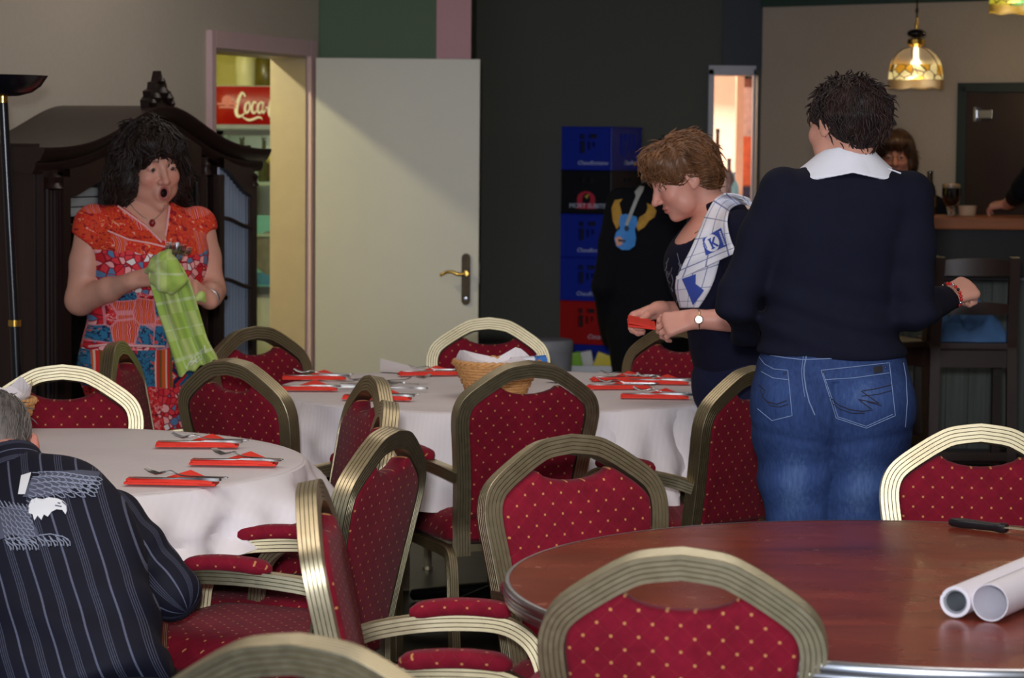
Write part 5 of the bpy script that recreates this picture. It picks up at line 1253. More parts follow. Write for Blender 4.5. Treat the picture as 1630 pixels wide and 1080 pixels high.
def wr(P,k,seed=0,n=5):
    rng=np.random.default_rng(seed); s=0
    for i in range(n): v=rng.normal(0,1,3); v/=np.linalg.norm(v); f=k*rng.uniform(.6,1.6); s=s+np.sin(P@v*f+rng.uniform(0,6.28)+1.3*np.sin(P@rng.normal(0,1,3)*k*.35))/n
    return s
def cloth_mat(name,col,rough=.9,var=.1,scale=30,sheen=.0):
    if name in MATS: return MATS[name]
    m,t,b=newmat(name); c=lin(col); t.link(t.ramp(t.noise(scale,4,t.coord('Object')),[(.3,[x*(1-var) for x in c]),(.7,[min(1,x*(1+var)) for x in c])]),b.inputs['Base Color'])
    b.inputs['Roughness'].default_value=rough; b.inputs['Specular IOR Level'].default_value=.2; b.inputs['Sheen Weight'].default_value=sheen
    t.link(t.bump(t.noise(600,2,t.coord('Object')),.2,.001),b.inputs['Normal']); return m
def shoes(par,pts,mat,f=(0,1,0)):
    R=frame(f)
    for p in pts:
        c=np.array((p[0],p[1],0.)); F=lambda P:smax(sm(el((P-c)@R.T,(0,.06,.035),(.045,.135,.04)),el((P-c)@R.T,(0,-.03,.06),(.04,.06,.06)),.03),-(P[:,2]-.002),.004)
        part('shoe',nets(F,c+npv(-.22,-.22,-.01),c+npv(.22,.22,.15),.008),par,mat)
def bvh_of_world(o):
    off=wloc(o); me=o.data
    return BVHTree.FromPolygons([v.co+off for v in me.vertices],[tuple(p.vertices) for p in me.polygons])
# ================================================================== woman in jeans, back to us
m_skin=skin_mat('skin_fair',(206,150,130)); m_skin2=skin_mat('skin_rosy',(214,152,134),(176,86,84),(110,76,54)); m_skin3=skin_mat('skin_tan',(200,140,118),(160,70,66),(40,26,22))
m_navy=cloth_mat('navy_knit',(15,17,34)); m_navy2=cloth_mat('navy_jersey',(15,16,36)); m_blackc=cloth_mat('black_cotton',(12,13,20)); m_shoe=M('black_leather',(16,15,16),.4,var=.1)
def denim():
    m,t,b=newmat('washed_denim'); v=t.coord('Object'); n=t.noise(5,4,v); n2=t.noise(160,2,t.coord('Object',(1,1,.18))); f=t.attr('fade').outputs['Fac']
    x=t.math('ADD',t.math('ADD',t.math('MULTIPLY',n,.45),t.math('MULTIPLY',n2,.25)),t.math('MULTIPLY',f,.26))
    t.link(t.ramp(x,[(.25,lin((26,40,78))),(.5,lin((50,72,120))),(.85,lin((104,130,176)))]),b.inputs['Base Color']); b.inputs['Roughness'].default_value=.85; b.inputs['Specular IOR Level'].default_value=.2
    t.link(t.bump(t.noise(500,2,t.coord('Object',(1,1,.4))),.3,.001),b.inputs['Normal']); return m
def jeans_woman():
    O=(.78,6.15,0); o=person('woman seen from behind in navy sweater, white collar and blue jeans',O); Y=6.15
    R=frame((0,1,0)); X=lambda p:(p-815)/650-O[0]; Z=lambda y:1.55-(y-241)/650
    # sweater
    D=dens([(Z(585),X(1325),0,.178,.128),(Z(563),X(1326),0,.181,.128),(Z(530),X(1325),.0,.176,.122),(Z(480),X(1324),.005,.166,.112),(Z(420),X(1326),.005,.167,.112),(Z(360),X(1333),0,.176,.112),(Z(315),X(1342),.0,.178,.100),(Z(285),X(1346),.0,.150,.082),(Z(268),X(1347),.005,.105,.066),(Z(250),X(1348),.01,.066,.058)])
    ls,le,lw=px(1246,305,Y+.0),px(1172,478,Y-.02),px(1190,540,Y+.22)
    rs,re,rw=px(1447,312,Y),px(1453,492,Y-.04),px(1506,474,Y+.17)
    def body_t(P): return loft(P,O,R,D,2.25,.02)
    def arms(P,g=0):
        a=chain(P,[ls,ls*.55+le*.45,le,lw],[.060+g,.054+g,.047+g,.036+g],.03); b=chain(P,[rs,rs*.55+re*.45,re,rw],[.060+g,.056+g,.050+g,.035+g],.03); return np.minimum(a,b)
    def sweater(P):
        d=sm(body_t(P),arms(P),.020)
        z=P[:,2]; fold=.0065*np.sin(z*74+2.4*np.sin(P[:,0]*9)+P[:,0]*7)*np.exp(-((z-1.13)/.09)**2)
        fold=fold+.005*wr(P,34,3)*np.clip((z-1.0)/.1,0,1)
        el_=np.linalg.norm(P-re,axis=1); fold=fold+.004*np.sin(P@npv(60,0,70))*np.exp(-(el_/.09)**2)
        d=d+fold
        cut=(rw-re)/np.linalg.norm(rw-re); d=smax(d,(P-rw)@cut-.0+0*z,.004) if False else np.where(np.linalg.norm(P-rw,axis=1)<.08,smax(d,(P-rw)@cut,.004),d)
        d=smax(d,Z(564)-.010*np.sin((P[:,0]-.6)*7)-z,.006)
        nx,ny=proj(P); d=smax(d,(z-Z(262)+.12*np.abs(P[:,0]-X(1347)-O[0])*0)-.0,.006)
        return d
    lo,hi=bbox([px(1130,240,5.95),px(1530,600,6.5),px(1330,600,5.95)],.02); lo[1]=5.93;hi[1]=6.5
    sw=part('sweater',nets(sweater,lo,hi,.0062),o,m_navy)
    # head, neck, hand
    H=Head(px(1345,194,Y+.02),(-.55,.83,-.12),k=.96)
    nb=px(1348,262,Y+.02); nk=lambda P:chain(P,[H.w(0,-.03,-.06),nb,px(1347,300,Y+.02)],[.052,.054,.08],.03)
    hv=H.block(nk,down=.10)
    hf,hp=hand(rw,npv(.80,.52,.28),npv(-.05,-.62,.78),1,(62,78,45),thumb=(.75,.45,-.45),tcurl=40,k=.98)
    fa=lambda P:sm(chain(P,[re,rw],[.04,.0265],.01),hf(P),.014)
    lo,hi=bbox(hp+[re],.03); hd=nets(fa,lo,hi,.0036)
    V,Q=join(hv,hd); V=smooth(V,Q,1,.4); mk,ck=H.masks(V); ob('body',npmesh('body',V,Q,o.location,{'mask':mk,'blush':ck}),m_skin,o); H.eyes(o)
    # hair: short, dark, shaggy nape
    def hf_(q):
        d=el(q,(0,-.022,.030),(.090,.108,.080)); d=sm(d,el(q,(0,-.066,.0),(.080,.056,.060)),.03); d=sm(d,el(q,(0,-.060,-.040),(.056,.036,.036)),.025)
        d=smax(d,-el(q,(0,.115,-.035),(.085,.085,.085)),.015)
        for s in (-1,1): d=smax(d,-el(q,(s*.10,.016,-.035),(.035,.045,.055)),.012)
        return d+.005*np.sin(q[:,0]*60+3*np.sin(q[:,2]*40))*np.sin(q[:,2]*45+q[:,1]*30)
    flow=lambda p:np.array((p[0]*3,(-.25-p[1]*1.0),-.55-.6*(p[2]<.03)))
    hair(H,hf_,o,hair_mat('dark_auburn_hair',(15,9,8),(46,26,22),.6),flow,2600,.032,.0022,seed=3,jit=.3,lift=.002,curl=.2,strays=.10)
    # collar of the white blouse
    cp=[(1287,262),(1302,248),(1327,235),(1350,232),(1375,240),(1393,252),(1408,268)]
    c0=nb
    def collar(P):
        q=P-nb; a=np.arctan2(q[:,0],-q[:,1]); r=np.hypot(q[:,0],q[:,1]); z=q[:,2]
        zt=.047-.010*np.abs(a); rc_=.064+.050*np.clip((zt-z)/.070,0,1)**1.2+.020*np.clip(np.abs(a)-.4,0,2)*np.clip((zt-z)/.05,0,1)
        d=np.abs(r-rc_)-.0042; d=smax(d,z-zt,.004); return smax(d,-.020-.024*np.clip(np.abs(a),0,1.4)-z,.004)
    part('collar',nets(collar,nb-.16,nb+.16,.003),o,cloth_mat('white_collar_cotton',(222,224,234),.8,.03))
    # white edges of the blouse on the shoulders
    # jeans
    crotch=Z(690)
    Dh=dens([(Z(850),X(1319),.008,.120,.058),(Z(800),X(1320),.004,.138,.078),(Z(750),X(1323),0,.160,.105),(Z(705),X(1327),-.004,.181,.132),(Z(660),X(1328),-.012,.193,.148),(Z(620),X(1327),-.012,.193,.146),(Z(585),X(1325),-.004,.185,.132),(Z(556),X(1325),0,.177,.121)])
    hl,hr=px(1271,690,Y-.005),px(1379,690,Y-.005); kl,kr=px(1283,880,Y+.02),px(1362,880,Y+.02); fl_,fr_=npv(kl[0]-.005,Y+.0,.03),npv(kr[0]+.005,Y+.0,.03)
    def jeans(P):
        d=loft(P,O,R,Dh,2.35,.03)
        L=chain(P,[hl,px(1271,760,Y),px(1278,830,Y+.01),kl,fl_],[.087,.076,.065,.060,.058],.03); Rr=chain(P,[hr,px(1371,760,Y),px(1362,830,Y+.01),kr,fr_],[.088,.080,.066,.060,.058],.03)
        # buttock volume
        bl=el(P,px(1262,645,Y-.055),(.098,.092,.105)); br=el(P,px(1390,645,Y-.055),(.098,.092,.105))
        legs=sm(L,Rr,.006); d=sm(d,legs,.06); d=sm(d,sm(bl,br,.012),.035)
        x0=px(1318,640,Y)[0]; d=d+.011*np.exp(-((P[:,0]-x0)/.011)**2)*(P[:,2]<Z(600))*(P[:,1]<Y)
        z=P[:,2]; d=d+.0045*np.sin(z*52+P[:,0]*14*np.sign(P[:,0]-x0)+2*np.sin(P[:,0]*11))*np.exp(-((z-Z(745))/.075)**2)+.003*wr(P,30,8)
        crease=.003*np.exp(-((z-Z(703)-.35*np.abs(P[:,0]-x0)*.5)/.010)**2)*(P[:,1]<Y); d=d+crease
        return smax(d,z-Z(558),.006)
    lo=npv(.56,5.93,0.0);hi=npv(1.02,6.36,1.08)
    V,Q=nets(jeans,lo,hi,.0062); V=smooth(V,Q,1)
    pxx,pyy=proj(V); fade=np.exp(-(((pxx-1262)/34)**2+((pyy-770)/75)**2))+np.exp(-(((pxx-1372)/36)**2+((pyy-770)/80)**2))+.55*np.exp(-(((pxx-1380)/50)**2+((pyy-635)/35)**2))+.35*np.exp(-(((pxx-1235)/30)**2+((pyy-620)/40)**2))
    je=ob('jeans',npmesh('jeans',V,Q,o.location,{'fade':fade}),denim(),o); bv=bvh_of(je)
    pale=M('pale_blue_stitching',(118,138,176),.8,var=.05); dk=M('dark_stitching',(30,26,44),.8,var=.05)
    def off(L,dx,dy): return [(x+dx,y+dy) for x,y in L]
    rp=[(1307,590),(1331,666),(1379,682),(1425,662),(1415.6,578),(1307,590)]; rp2=[(1310,594),(1334,664),(1379,679),(1421,660),(1412,582)]
    lp=[(1209,569),(1217,580),(1232,588),(1254,590),(1261,662),(1229,670),(1206,651)]; 
    strokes('pocket_seam',[rp],bv,.0010,pale,je); strokes('pocket_seam',[rp2[:-1]],bv,.0009,pale,je); strokes('pocket_hem',[[(1312,605),(1360,602),(1416,594)]],bv,.0010,pale,je); strokes('pocket_seam',[lp],bv,.0010,pale,je); strokes('pocket_hem',[[(1212,592),(1230,602),(1254,605)]],bv,.001,pale,je)
    strokes('centre_seam',[[(1284,565),(1280,585),(1280,598),(1283,620),(1288,640),(1297,661)]],bv,.0015,pale,je); strokes('centre_seam',[[(1279,566),(1276,590),(1277,605),(1281,632)]],bv,.0009,pale,je)
    strokes('waistband_seam',[[(1226,566),(1250,570),(1277,573),(1330,571),(1386,566)]],bv,.0012,pale,je); strokes('side_seam',[[(1438,578),(1442,600),(1444,640),(1441,680)]],bv,.001,pale,je)
    strokes('pocket_embroidery',[[(1320,633),(1335,645),(1352,652),(1372,655),(1389,653),(1366,636),(1400,643),(1371,623),(1395,619),(1419,613)]],bv,.0013,dk,je)
    strokes('pocket_embroidery',[[(1322,641),(1338,652),(1356,658),(1376,658)],[(1380,640),(1403,646)],[(1372,631),(1398,628),(1419,622)]],bv,.0011,dk,je,kind='stuff')
    strokes('pocket_embroidery',[[(1208,613),(1218,622),(1214,632),(1222,640),(1236,644),(1252,638)]],bv,.0013,dk,je); strokes('pocket_embroidery',[[(1210,620),(1216,634),(1226,646),(1242,648),(1254,644)]],bv,.0011,dk,je)
    patch('pocket_label',[[(1390,585),(1404,582),(1405,593),(1391,595)]],bv,M('black_label',(14,14,20),.6),je,.003)
    for x,y in ((1313,594),(1409,585),(1249,595)):
        p=onsurf(bv,x,y,.002); 
        if p: 
            mb=MB(); mb.lathe([(0,-.0022),(.0028,-.001),(.0028,.001),(0,.0022)],10); r=mb.build('rivet',M('rivet_metal',(90,84,90),.35,.9),je,smooth=60); r.location=p-o.location
    # bracelet
    ax=(hp[1]-rw); ax=(npv(.80,.52,.28)); ax/=np.linalg.norm(ax); u=np.cross(ax,(0,0,1)); u/=np.linalg.norm(u); v=np.cross(ax,u); mbs={k:MB() for k in range(3)}
    c=rw+ax*.018
    for k in range(22):
        a=2*PI*k/22; p=c+(u*math.cos(a)*1.12+v*math.sin(a))*.0315-A3(o.location); r=.0046
        mbs[(0,0,1,0,2,0,1,2)[k%8]].lathe([(0,-r),(.6*r,-.8*r),(r,0),(.6*r,.8*r),(0,r)],8,tuple(p))
    br=None
    for k,(n,cc) in enumerate((('bracelet',(186,28,30)),('silver_beads',(190,180,180)),('dark_beads',(24,18,22)))):
        b=mbs[k].build(n,M('bead%d'%k,cc,.2,.8 if k==1 else 0,var=.05),o if br is None else br,smooth=60); b['kind']='stuff'; br=br or b
    shoes(o,[(fl_[0],Y+.02),(fr_[0],Y+.02)],m_shoe)
    # blouse edge showing at the shoulder tops
    bs=bvh_of(sw); wh=MATS['white_collar_cotton']; strokes('blouse_edge',[[(1404,267),(1418,271),(1434,277)]],[bs],.002,wh,o,.002)
jeans_woman()
# ================================================================== woman bending over the napkins
def bent_woman():
    Y=7.75; s=FPX/Y; O=(.70,Y,0); o=person('short haired woman with a checked towel on her shoulder folding a napkin',O)
    P_=lambda x,y,dy=0:px(x,y,Y+dy)
    H=Head(P_(1086,283,.02),(-.90,-.16,-.47),(-.25,-.05,1),k=1.0)
    nb=P_(1148,352,.02); sh_n=P_(1178,368,-.17); sh_f=P_(1125,362,.17); pel=P_(1185,600,.02); ch=P_(1120,420,.0)
    up=nb-pel; L=np.linalg.norm(up); f=npv(-.97,-.05,0); Rt=frame(f-up/L*(f@up)/L,up/L)
    D=dens([(-.02,0,0,.165,.135),(.08,0,.01,.170,.14),(.20,0,.02,.165,.135),(.32,0,.045,.175,.145),(.42,0,.045,.175,.135),(.49,0,.015,.155,.105),(.53,0,.0,.10,.075),(.56,0,.0,.06,.06)])
    # forearms and hands
    el_n=P_(1196,510,-.20); wr_n=P_(1106,509,-.20); el_f=P_(1130,500,.18); wr_f=P_(1046,494,.02)
    hn,pn=hand(wr_n,(-.96,.06,-.20),(-.15,-.80,.58),-1,(34,42,28),thumb=(.85,.45,-.25),tcurl=15)
    hf,pf=hand(wr_f,(-.86,-.22,-.34),(-.45,.45,.77),1,(48,62,36),thumb=(.8,.5,-.35),tcurl=20)
    arms=lambda P,g=0:np.minimum(chain(P,[sh_n,el_n,wr_n],[.052+g,.043+g,.026+g],.02),chain(P,[sh_f,el_f,wr_f],[.052+g,.043+g,.026+g],.02))
    nk=lambda P:chain(P,[H.w(0,-.028,-.06),nb,nb*.8+pel*.2],[.053,.058,.10],.03)
    chest=lambda P:sm(nk(P),loft(P,pel,Rt,D,2.2,.03)+.008,.03)
    hb=H.block(lambda P:nk(P),down=.06)
    lo,hi=bbox([P_(1060,330,-.15),P_(1200,470,.2)],.02); lo[1]=Y-.25;hi[1]=Y+.25
    cb=nets(chest,lo,hi,.008)
    b1=nets(lambda P:sm(chain(P,[el_n,wr_n],[.043,.0265],.01),hn(P),.014),*bbox(pn+[el_n],.05),.0036); b2=nets(lambda P:sm(chain(P,[el_f,wr_f],[.043,.0265],.01),hf(P),.014),*bbox(pf+[el_f],.05),.0036)
    V,Q=join(hb,cb,b1,b2); V=smooth(V,Q,1,.4); mk,ck=H.masks(V); ob('body',npmesh('body',V,Q,o.location,{'mask':mk,'blush':ck}),m_skin2,o); H.eyes(o,(80,90,100))
    def top(P):
        d=loft(P,pel,Rt,D,2.2,.03)-.002
        a=np.minimum(chain(P,[sh_n,sh_n*.4+el_n*.6,el_n,el_n*.62+wr_n*.38],[.066,.060,.056,.050],.02),chain(P,[sh_f,sh_f*.4+el_f*.6,el_f*.9+wr_f*.1,el_f*.62+wr_f*.38],[.066,.060,.056,.048],.02))
        d=sm(d,a,.03)+.0035*wr(P,32,5)
        x,y=proj(P); m=P_(1100,340)
        d=smax(d,-el(P,P_(1090,352,-.03),(.075,.13,.075)),.008)   # scooped neckline
        cut=(wr_n-el_n);cut/=np.linalg.norm(cut); c0=el_n+cut*.055; d=np.where(np.linalg.norm(P-c0,axis=1)<.09,smax(d,(P-c0)@cut,.004),d)
        cut2=(wr_f-el_f);cut2/=np.linalg.norm(cut2); c1=el_f+cut2*.06; d=np.where(np.linalg.norm(P-c1,axis=1)<.08,smax(d,(P-c1)@cut2,.004),d)
        return d
    lo,hi=bbox([P_(1045,300,0),P_(1260,640,0)],.02); lo[1]=Y-.32;hi[1]=Y+.32
    tp=part('top',nets(top,lo,hi,.0075),o,m_navy2)
    kl,kr=P_(1180,760,-.08),P_(1185,760,.10)
    def tro(P):
        d=el(P,pel+npv(.01,0,-.02),(.175,.19,.17)); 
        d=sm(d,sm(chain(P,[pel+npv(0,-.085,-.05),kl,npv(kl[0]+.02,kl[1],.04)],[.105,.075,.055],.02),chain(P,[pel+npv(0,.085,-.05),kr,npv(kr[0]+.02,kr[1],.04)],[.105,.075,.055],.02),.01),.04)
        return d+.003*wr(P,26,2)
    part('trousers',nets(tro,npv(.45,Y-.3,0),npv(1.0,Y+.3,pel[2]+.12),.009),o,cloth_mat('dark_navy_trousers',(22,26,52)))
    shoes(o,[(kl[0]+.0,kl[1]),(kr[0]+.0,kr[1])],m_shoe,(-1,0,0))
    def hf_(q):
        d=el(q,(0,-.022,.046),(.092,.112,.086)); d=sm(d,el(q,(0,-.070,-.005),(.078,.055,.075)),.03); d=sm(d,el(q,(0,.060,.085),(.068,.045,.040)),.03)
        d=smax(d,-el(q,(0,.130,-.030),(.09,.078,.088)),.014)
        for sd in (-1,1): d=smax(d,-el(q,(sd*.100,.030,-.050),(.034,.052,.060)),.012); d=smax(d,-el(q,(sd*.098,-.012,-.012),(.022,.022,.030)),.008)
        return d+.003*np.sin(q[:,0]*70+4*np.sin(q[:,1]*30))
    flow=lambda p:np.array((p[0]*4,(.55 if p[1]>.0 else -.5),-.5+(.3 if p[2]>.09 else 0)))
    hair(H,hf_,o,hair_mat('auburn_blond_hair',(64,38,22),(134,92,60)),flow,1800,.055,.0024,seed=8,jit=.25,lift=.003,strays=.08)
    # watch
    ax=(el_n-wr_n);ax/=np.linalg.norm(ax);c=wr_n+ax*.012; u=np.cross(ax,(0,0,1));u/=np.linalg.norm(u);v=np.cross(ax,u)
    mb=MB(); mb.tube([Vector(c+(u*math.cos(t)+v*math.sin(t))*.0285)-o.location for t in np.linspace(0,2*PI,25)],.0035,6,cap=False); w_=mb.build('wrist_watch',M('gold_watch',(210,180,130),.25,.9),o,smooth=60)
    nv=A3(CAMP)-c; nv/=np.linalg.norm(nv); fc=Vector(c+nv*.031)-o.location
    mb=MB(); mb.lathe([(0,0),(.013,0),(.014,.002),(.013,.005),(.011,.006),(0,.006)],20); d=mb.build('watch_case',MATS['gold_watch'],w_,smooth=50); d.location=fc; d.rotation_euler=Vector(nv).to_track_quat('Z','Y').to_euler()
    mb=MB(); mb.lathe([(0,.0062),(.0105,.0062),(.0105,.0068),(0,.0068)],20); e=mb.build('watch_dial',M('pearl_dial',(226,220,214),.2),w_); e.location=fc; e.rotation_euler=d.rotation_euler
    # printed scribble on the chest
    bt=bvh_of(tp); L=[]
    for k in range(16):
        x=1072+random.uniform(-14,16);y=432+random.uniform(-32,34); L.append([(x,y),(x+random.uniform(-3,3),y+random.uniform(5,12)),(x+random.uniform(-8,8),y+random.uniform(10,26))])
    strokes('silver_scribble_print',L,[bt],.0008,M('silver_print',(120,122,136),.5),o,.001,kind='stuff')
    # necklace
    bb=bvh_of([c for c in o.children if c.name.startswith('body')][0])
    strokes('necklace',[[(1138,318),(1137,335),(1126,352),(1116,366),(1106,372)]],[bb],.0012,M('gold_chain',(206,170,90),.25,.9),o,.002)
    # folded napkin in her hands
    q=P_(1021,514,-.10)+npv(.0,.0,-.004); mb=MB(); mb.box((0,0,0),(.085,.10,.006),ry=.10,rx=.15); mb.box((-.006,0,.008),(.07,.10,.006),ry=.18,rx=.15); nn=mb.build('napkin',m_nap,bevel=.002); nn.location=q; tag(nn,'red-orange paper napkin being folded in the hands of the auburn haired woman','napkin')
    # checked tea towel over her near shoulder
    Lp=[(1192,316),(1165,308),(1142,314),(1126,338),(1111,372),(1096,404),(1085,426),(1076,447)]; Rp=[(1206,333),(1182,325),(1164,332),(1158,348),(1159,366),(1164,384),(1168,393),(1172,402)]
    cloth_obj=thing('tea_towel','white tea towel with blue grid and blue emblem draped on the bending woman\'s shoulder','towel',tuple(P_(1140,350,-.2)))
    m,t,b=newmat('checked_towel'); uv=t.coord('UV'); sx=t.new('ShaderNodeSeparateXYZ'); t.link(uv,sx.inputs[0])
    fx=t.math('ABSOLUTE',t.math('SUBTRACT',t.math('FRACT',sx.outputs[0]),.5)); fy=t.math('ABSOLUTE',t.math('SUBTRACT',t.math('FRACT',sx.outputs[1]),.5)); g=t.math('LESS_THAN',t.math('MINIMUM',fx,fy),.035)
    t.link(t.mix(t.math('MULTIPLY',g,.8),lin((222,220,228)),lin((60,78,140))),b.inputs['Base Color']); b.inputs['Roughness'].default_value=.85
    bs=[bt,bb]
    def sheet(name,Lp,Rp,nu,nv,offs,usc,vsc,u0=0,v0=0,wob=.002):
        def res(Pl,n):
            P=catmull([(x,y,0) for x,y in Pl],8); k=np.linspace(0,len(P)-1,n); return [P[int(round(i))] for i in k]
        A=res(Lp,nu);B=res(Rp,nu); G=np.zeros((nu,nv,3)); dep=np.full((nu,nv),np.nan)
        for i in range(nu):
            for j in range(nv):
                q=A[i].lerp(B[i],j/(nv-1)); h=onsurf(bs,q.x,q.y,0); G[i,j]=(q.x,q.y,0)
                if h is not None and h.y<Y+.15: dep[i,j]=h.y
        med=np.nanmedian(dep); dep=np.where(np.isnan(dep),med,dep); dep=np.minimum(dep,med+.10)
        for _ in range(14):
            e=np.pad(dep,1,mode='edge'); av=(e[:-2,1:-1]+e[2:,1:-1]+e[1:-1,:-2]+e[1:-1,2:])/4; dep=np.minimum(dep,dep*.4+av*.6)
        mb=MB(); vs=[];uvs=[]
        for i in range(nu):
            for j in range(nv):
                y=dep[i,j]-offs-wob*math.sin(i*.55+j*.3)-wob*math.sin(j*.8); vs.append(Vector(px(G[i,j,0],G[i,j,1],y))-cloth_obj.location); uvs.append((u0+usc*j/(nv-1),v0+vsc*i/(nu-1)))
        mb.add(vs,[(i*nv+j,(i+1)*nv+j,(i+1)*nv+j+1,i*nv+j+1) for i in range(nu-1) for j in range(nv-1)],uvs)
        x=mb.build(name,m,cloth_obj,smooth=80); md=x.modifiers.new('th','SOLIDIFY'); md.thickness=.004; md.offset=0; return x
    tail=sheet('towel_tail',[(1077,440),(1075,456),(1078,474),(1083,490)],[(1146,412),(1136,448),(1124,472),(1112,490)],16,14,.010,3,3,.3,.2)
    flap=sheet('towel_flap',Lp,Rp,44,18,.018,2.6,7.2,.2,.1)
    fb=[bvh_of_world(flap)]; tb_=[bvh_of_world(tail)]
    blue=M('towel_blue_print',(52,74,160),.85,var=.05); wht=M('towel_white_print',(224,224,232),.85,var=.02)
    patch('emblem_square',[[(1118,381),(1149,363),(1158,391),(1124,407)]],fb,blue,cloth_obj,.0045)
    patch('emblem_disc',[[(1134+12.5*math.cos(a),387+13.5*math.sin(a)) for a in np.linspace(0,2*PI,22)[:-1]]],fb,wht,cloth_obj,.006,4)
    def rot(pts,a,c): return [(c[0]+x*math.cos(a)-y*math.sin(a),c[1]+x*math.sin(a)+y*math.cos(a)) for x,y in pts]
    ang=math.radians(-24); kc=(1136.5,387)
    K=[[(-5,-8),(-1.5,-8),(-1.5,8),(-5,8)],[(-1.5,-1.6),(4,-8),(8,-8),(1,.2)],[(-1.5,-1.5),(1,-1.2),(8,8),(3.8,8),(-1.5,1.6)],[(-6.5,-8.6),(0,-8.6),(0,-6.8),(-6.5,-6.8)],[(-6.5,6.8),(0,6.8),(0,8.6),(-6.5,8.6)]]
    patch('emblem_letter',[rot(k,ang,kc) for k in K],fb,blue,cloth_obj,.0075,4)
    patch('emblem_crown',[rot(k,ang,(1126,391)) for k in [[(-2.5,-5),(-1,-5),(-1,5),(-2.5,5)],[(-6,-5.5),(-3,-5),(-3,-3.5),(-6,-3.8)],[(-6.5,-1),(-3,-1),(-3,.8),(-6.5,.8)],[(-6,3.8),(-3,3.3),(-3,5),(-6,5.5)]]],fb,blue,cloth_obj,.0075,3)
    patch('emblem_small_print',[rot([(-11+2.6*i,-1.4),(-9.4+2.6*i,-1.4),(-9.4+2.6*i,1.4),(-11+2.6*i,1.4)],math.radians(70),(1151,379)) for i in range(9)],fb,wht,cloth_obj,.006,3)
    patch('blue_diamond',[[(1086,444),(1108,436),(1108,452),(1121,462),(1104,486),(1094,462)]],tb_,blue,cloth_obj,.0045)
bent_woman()
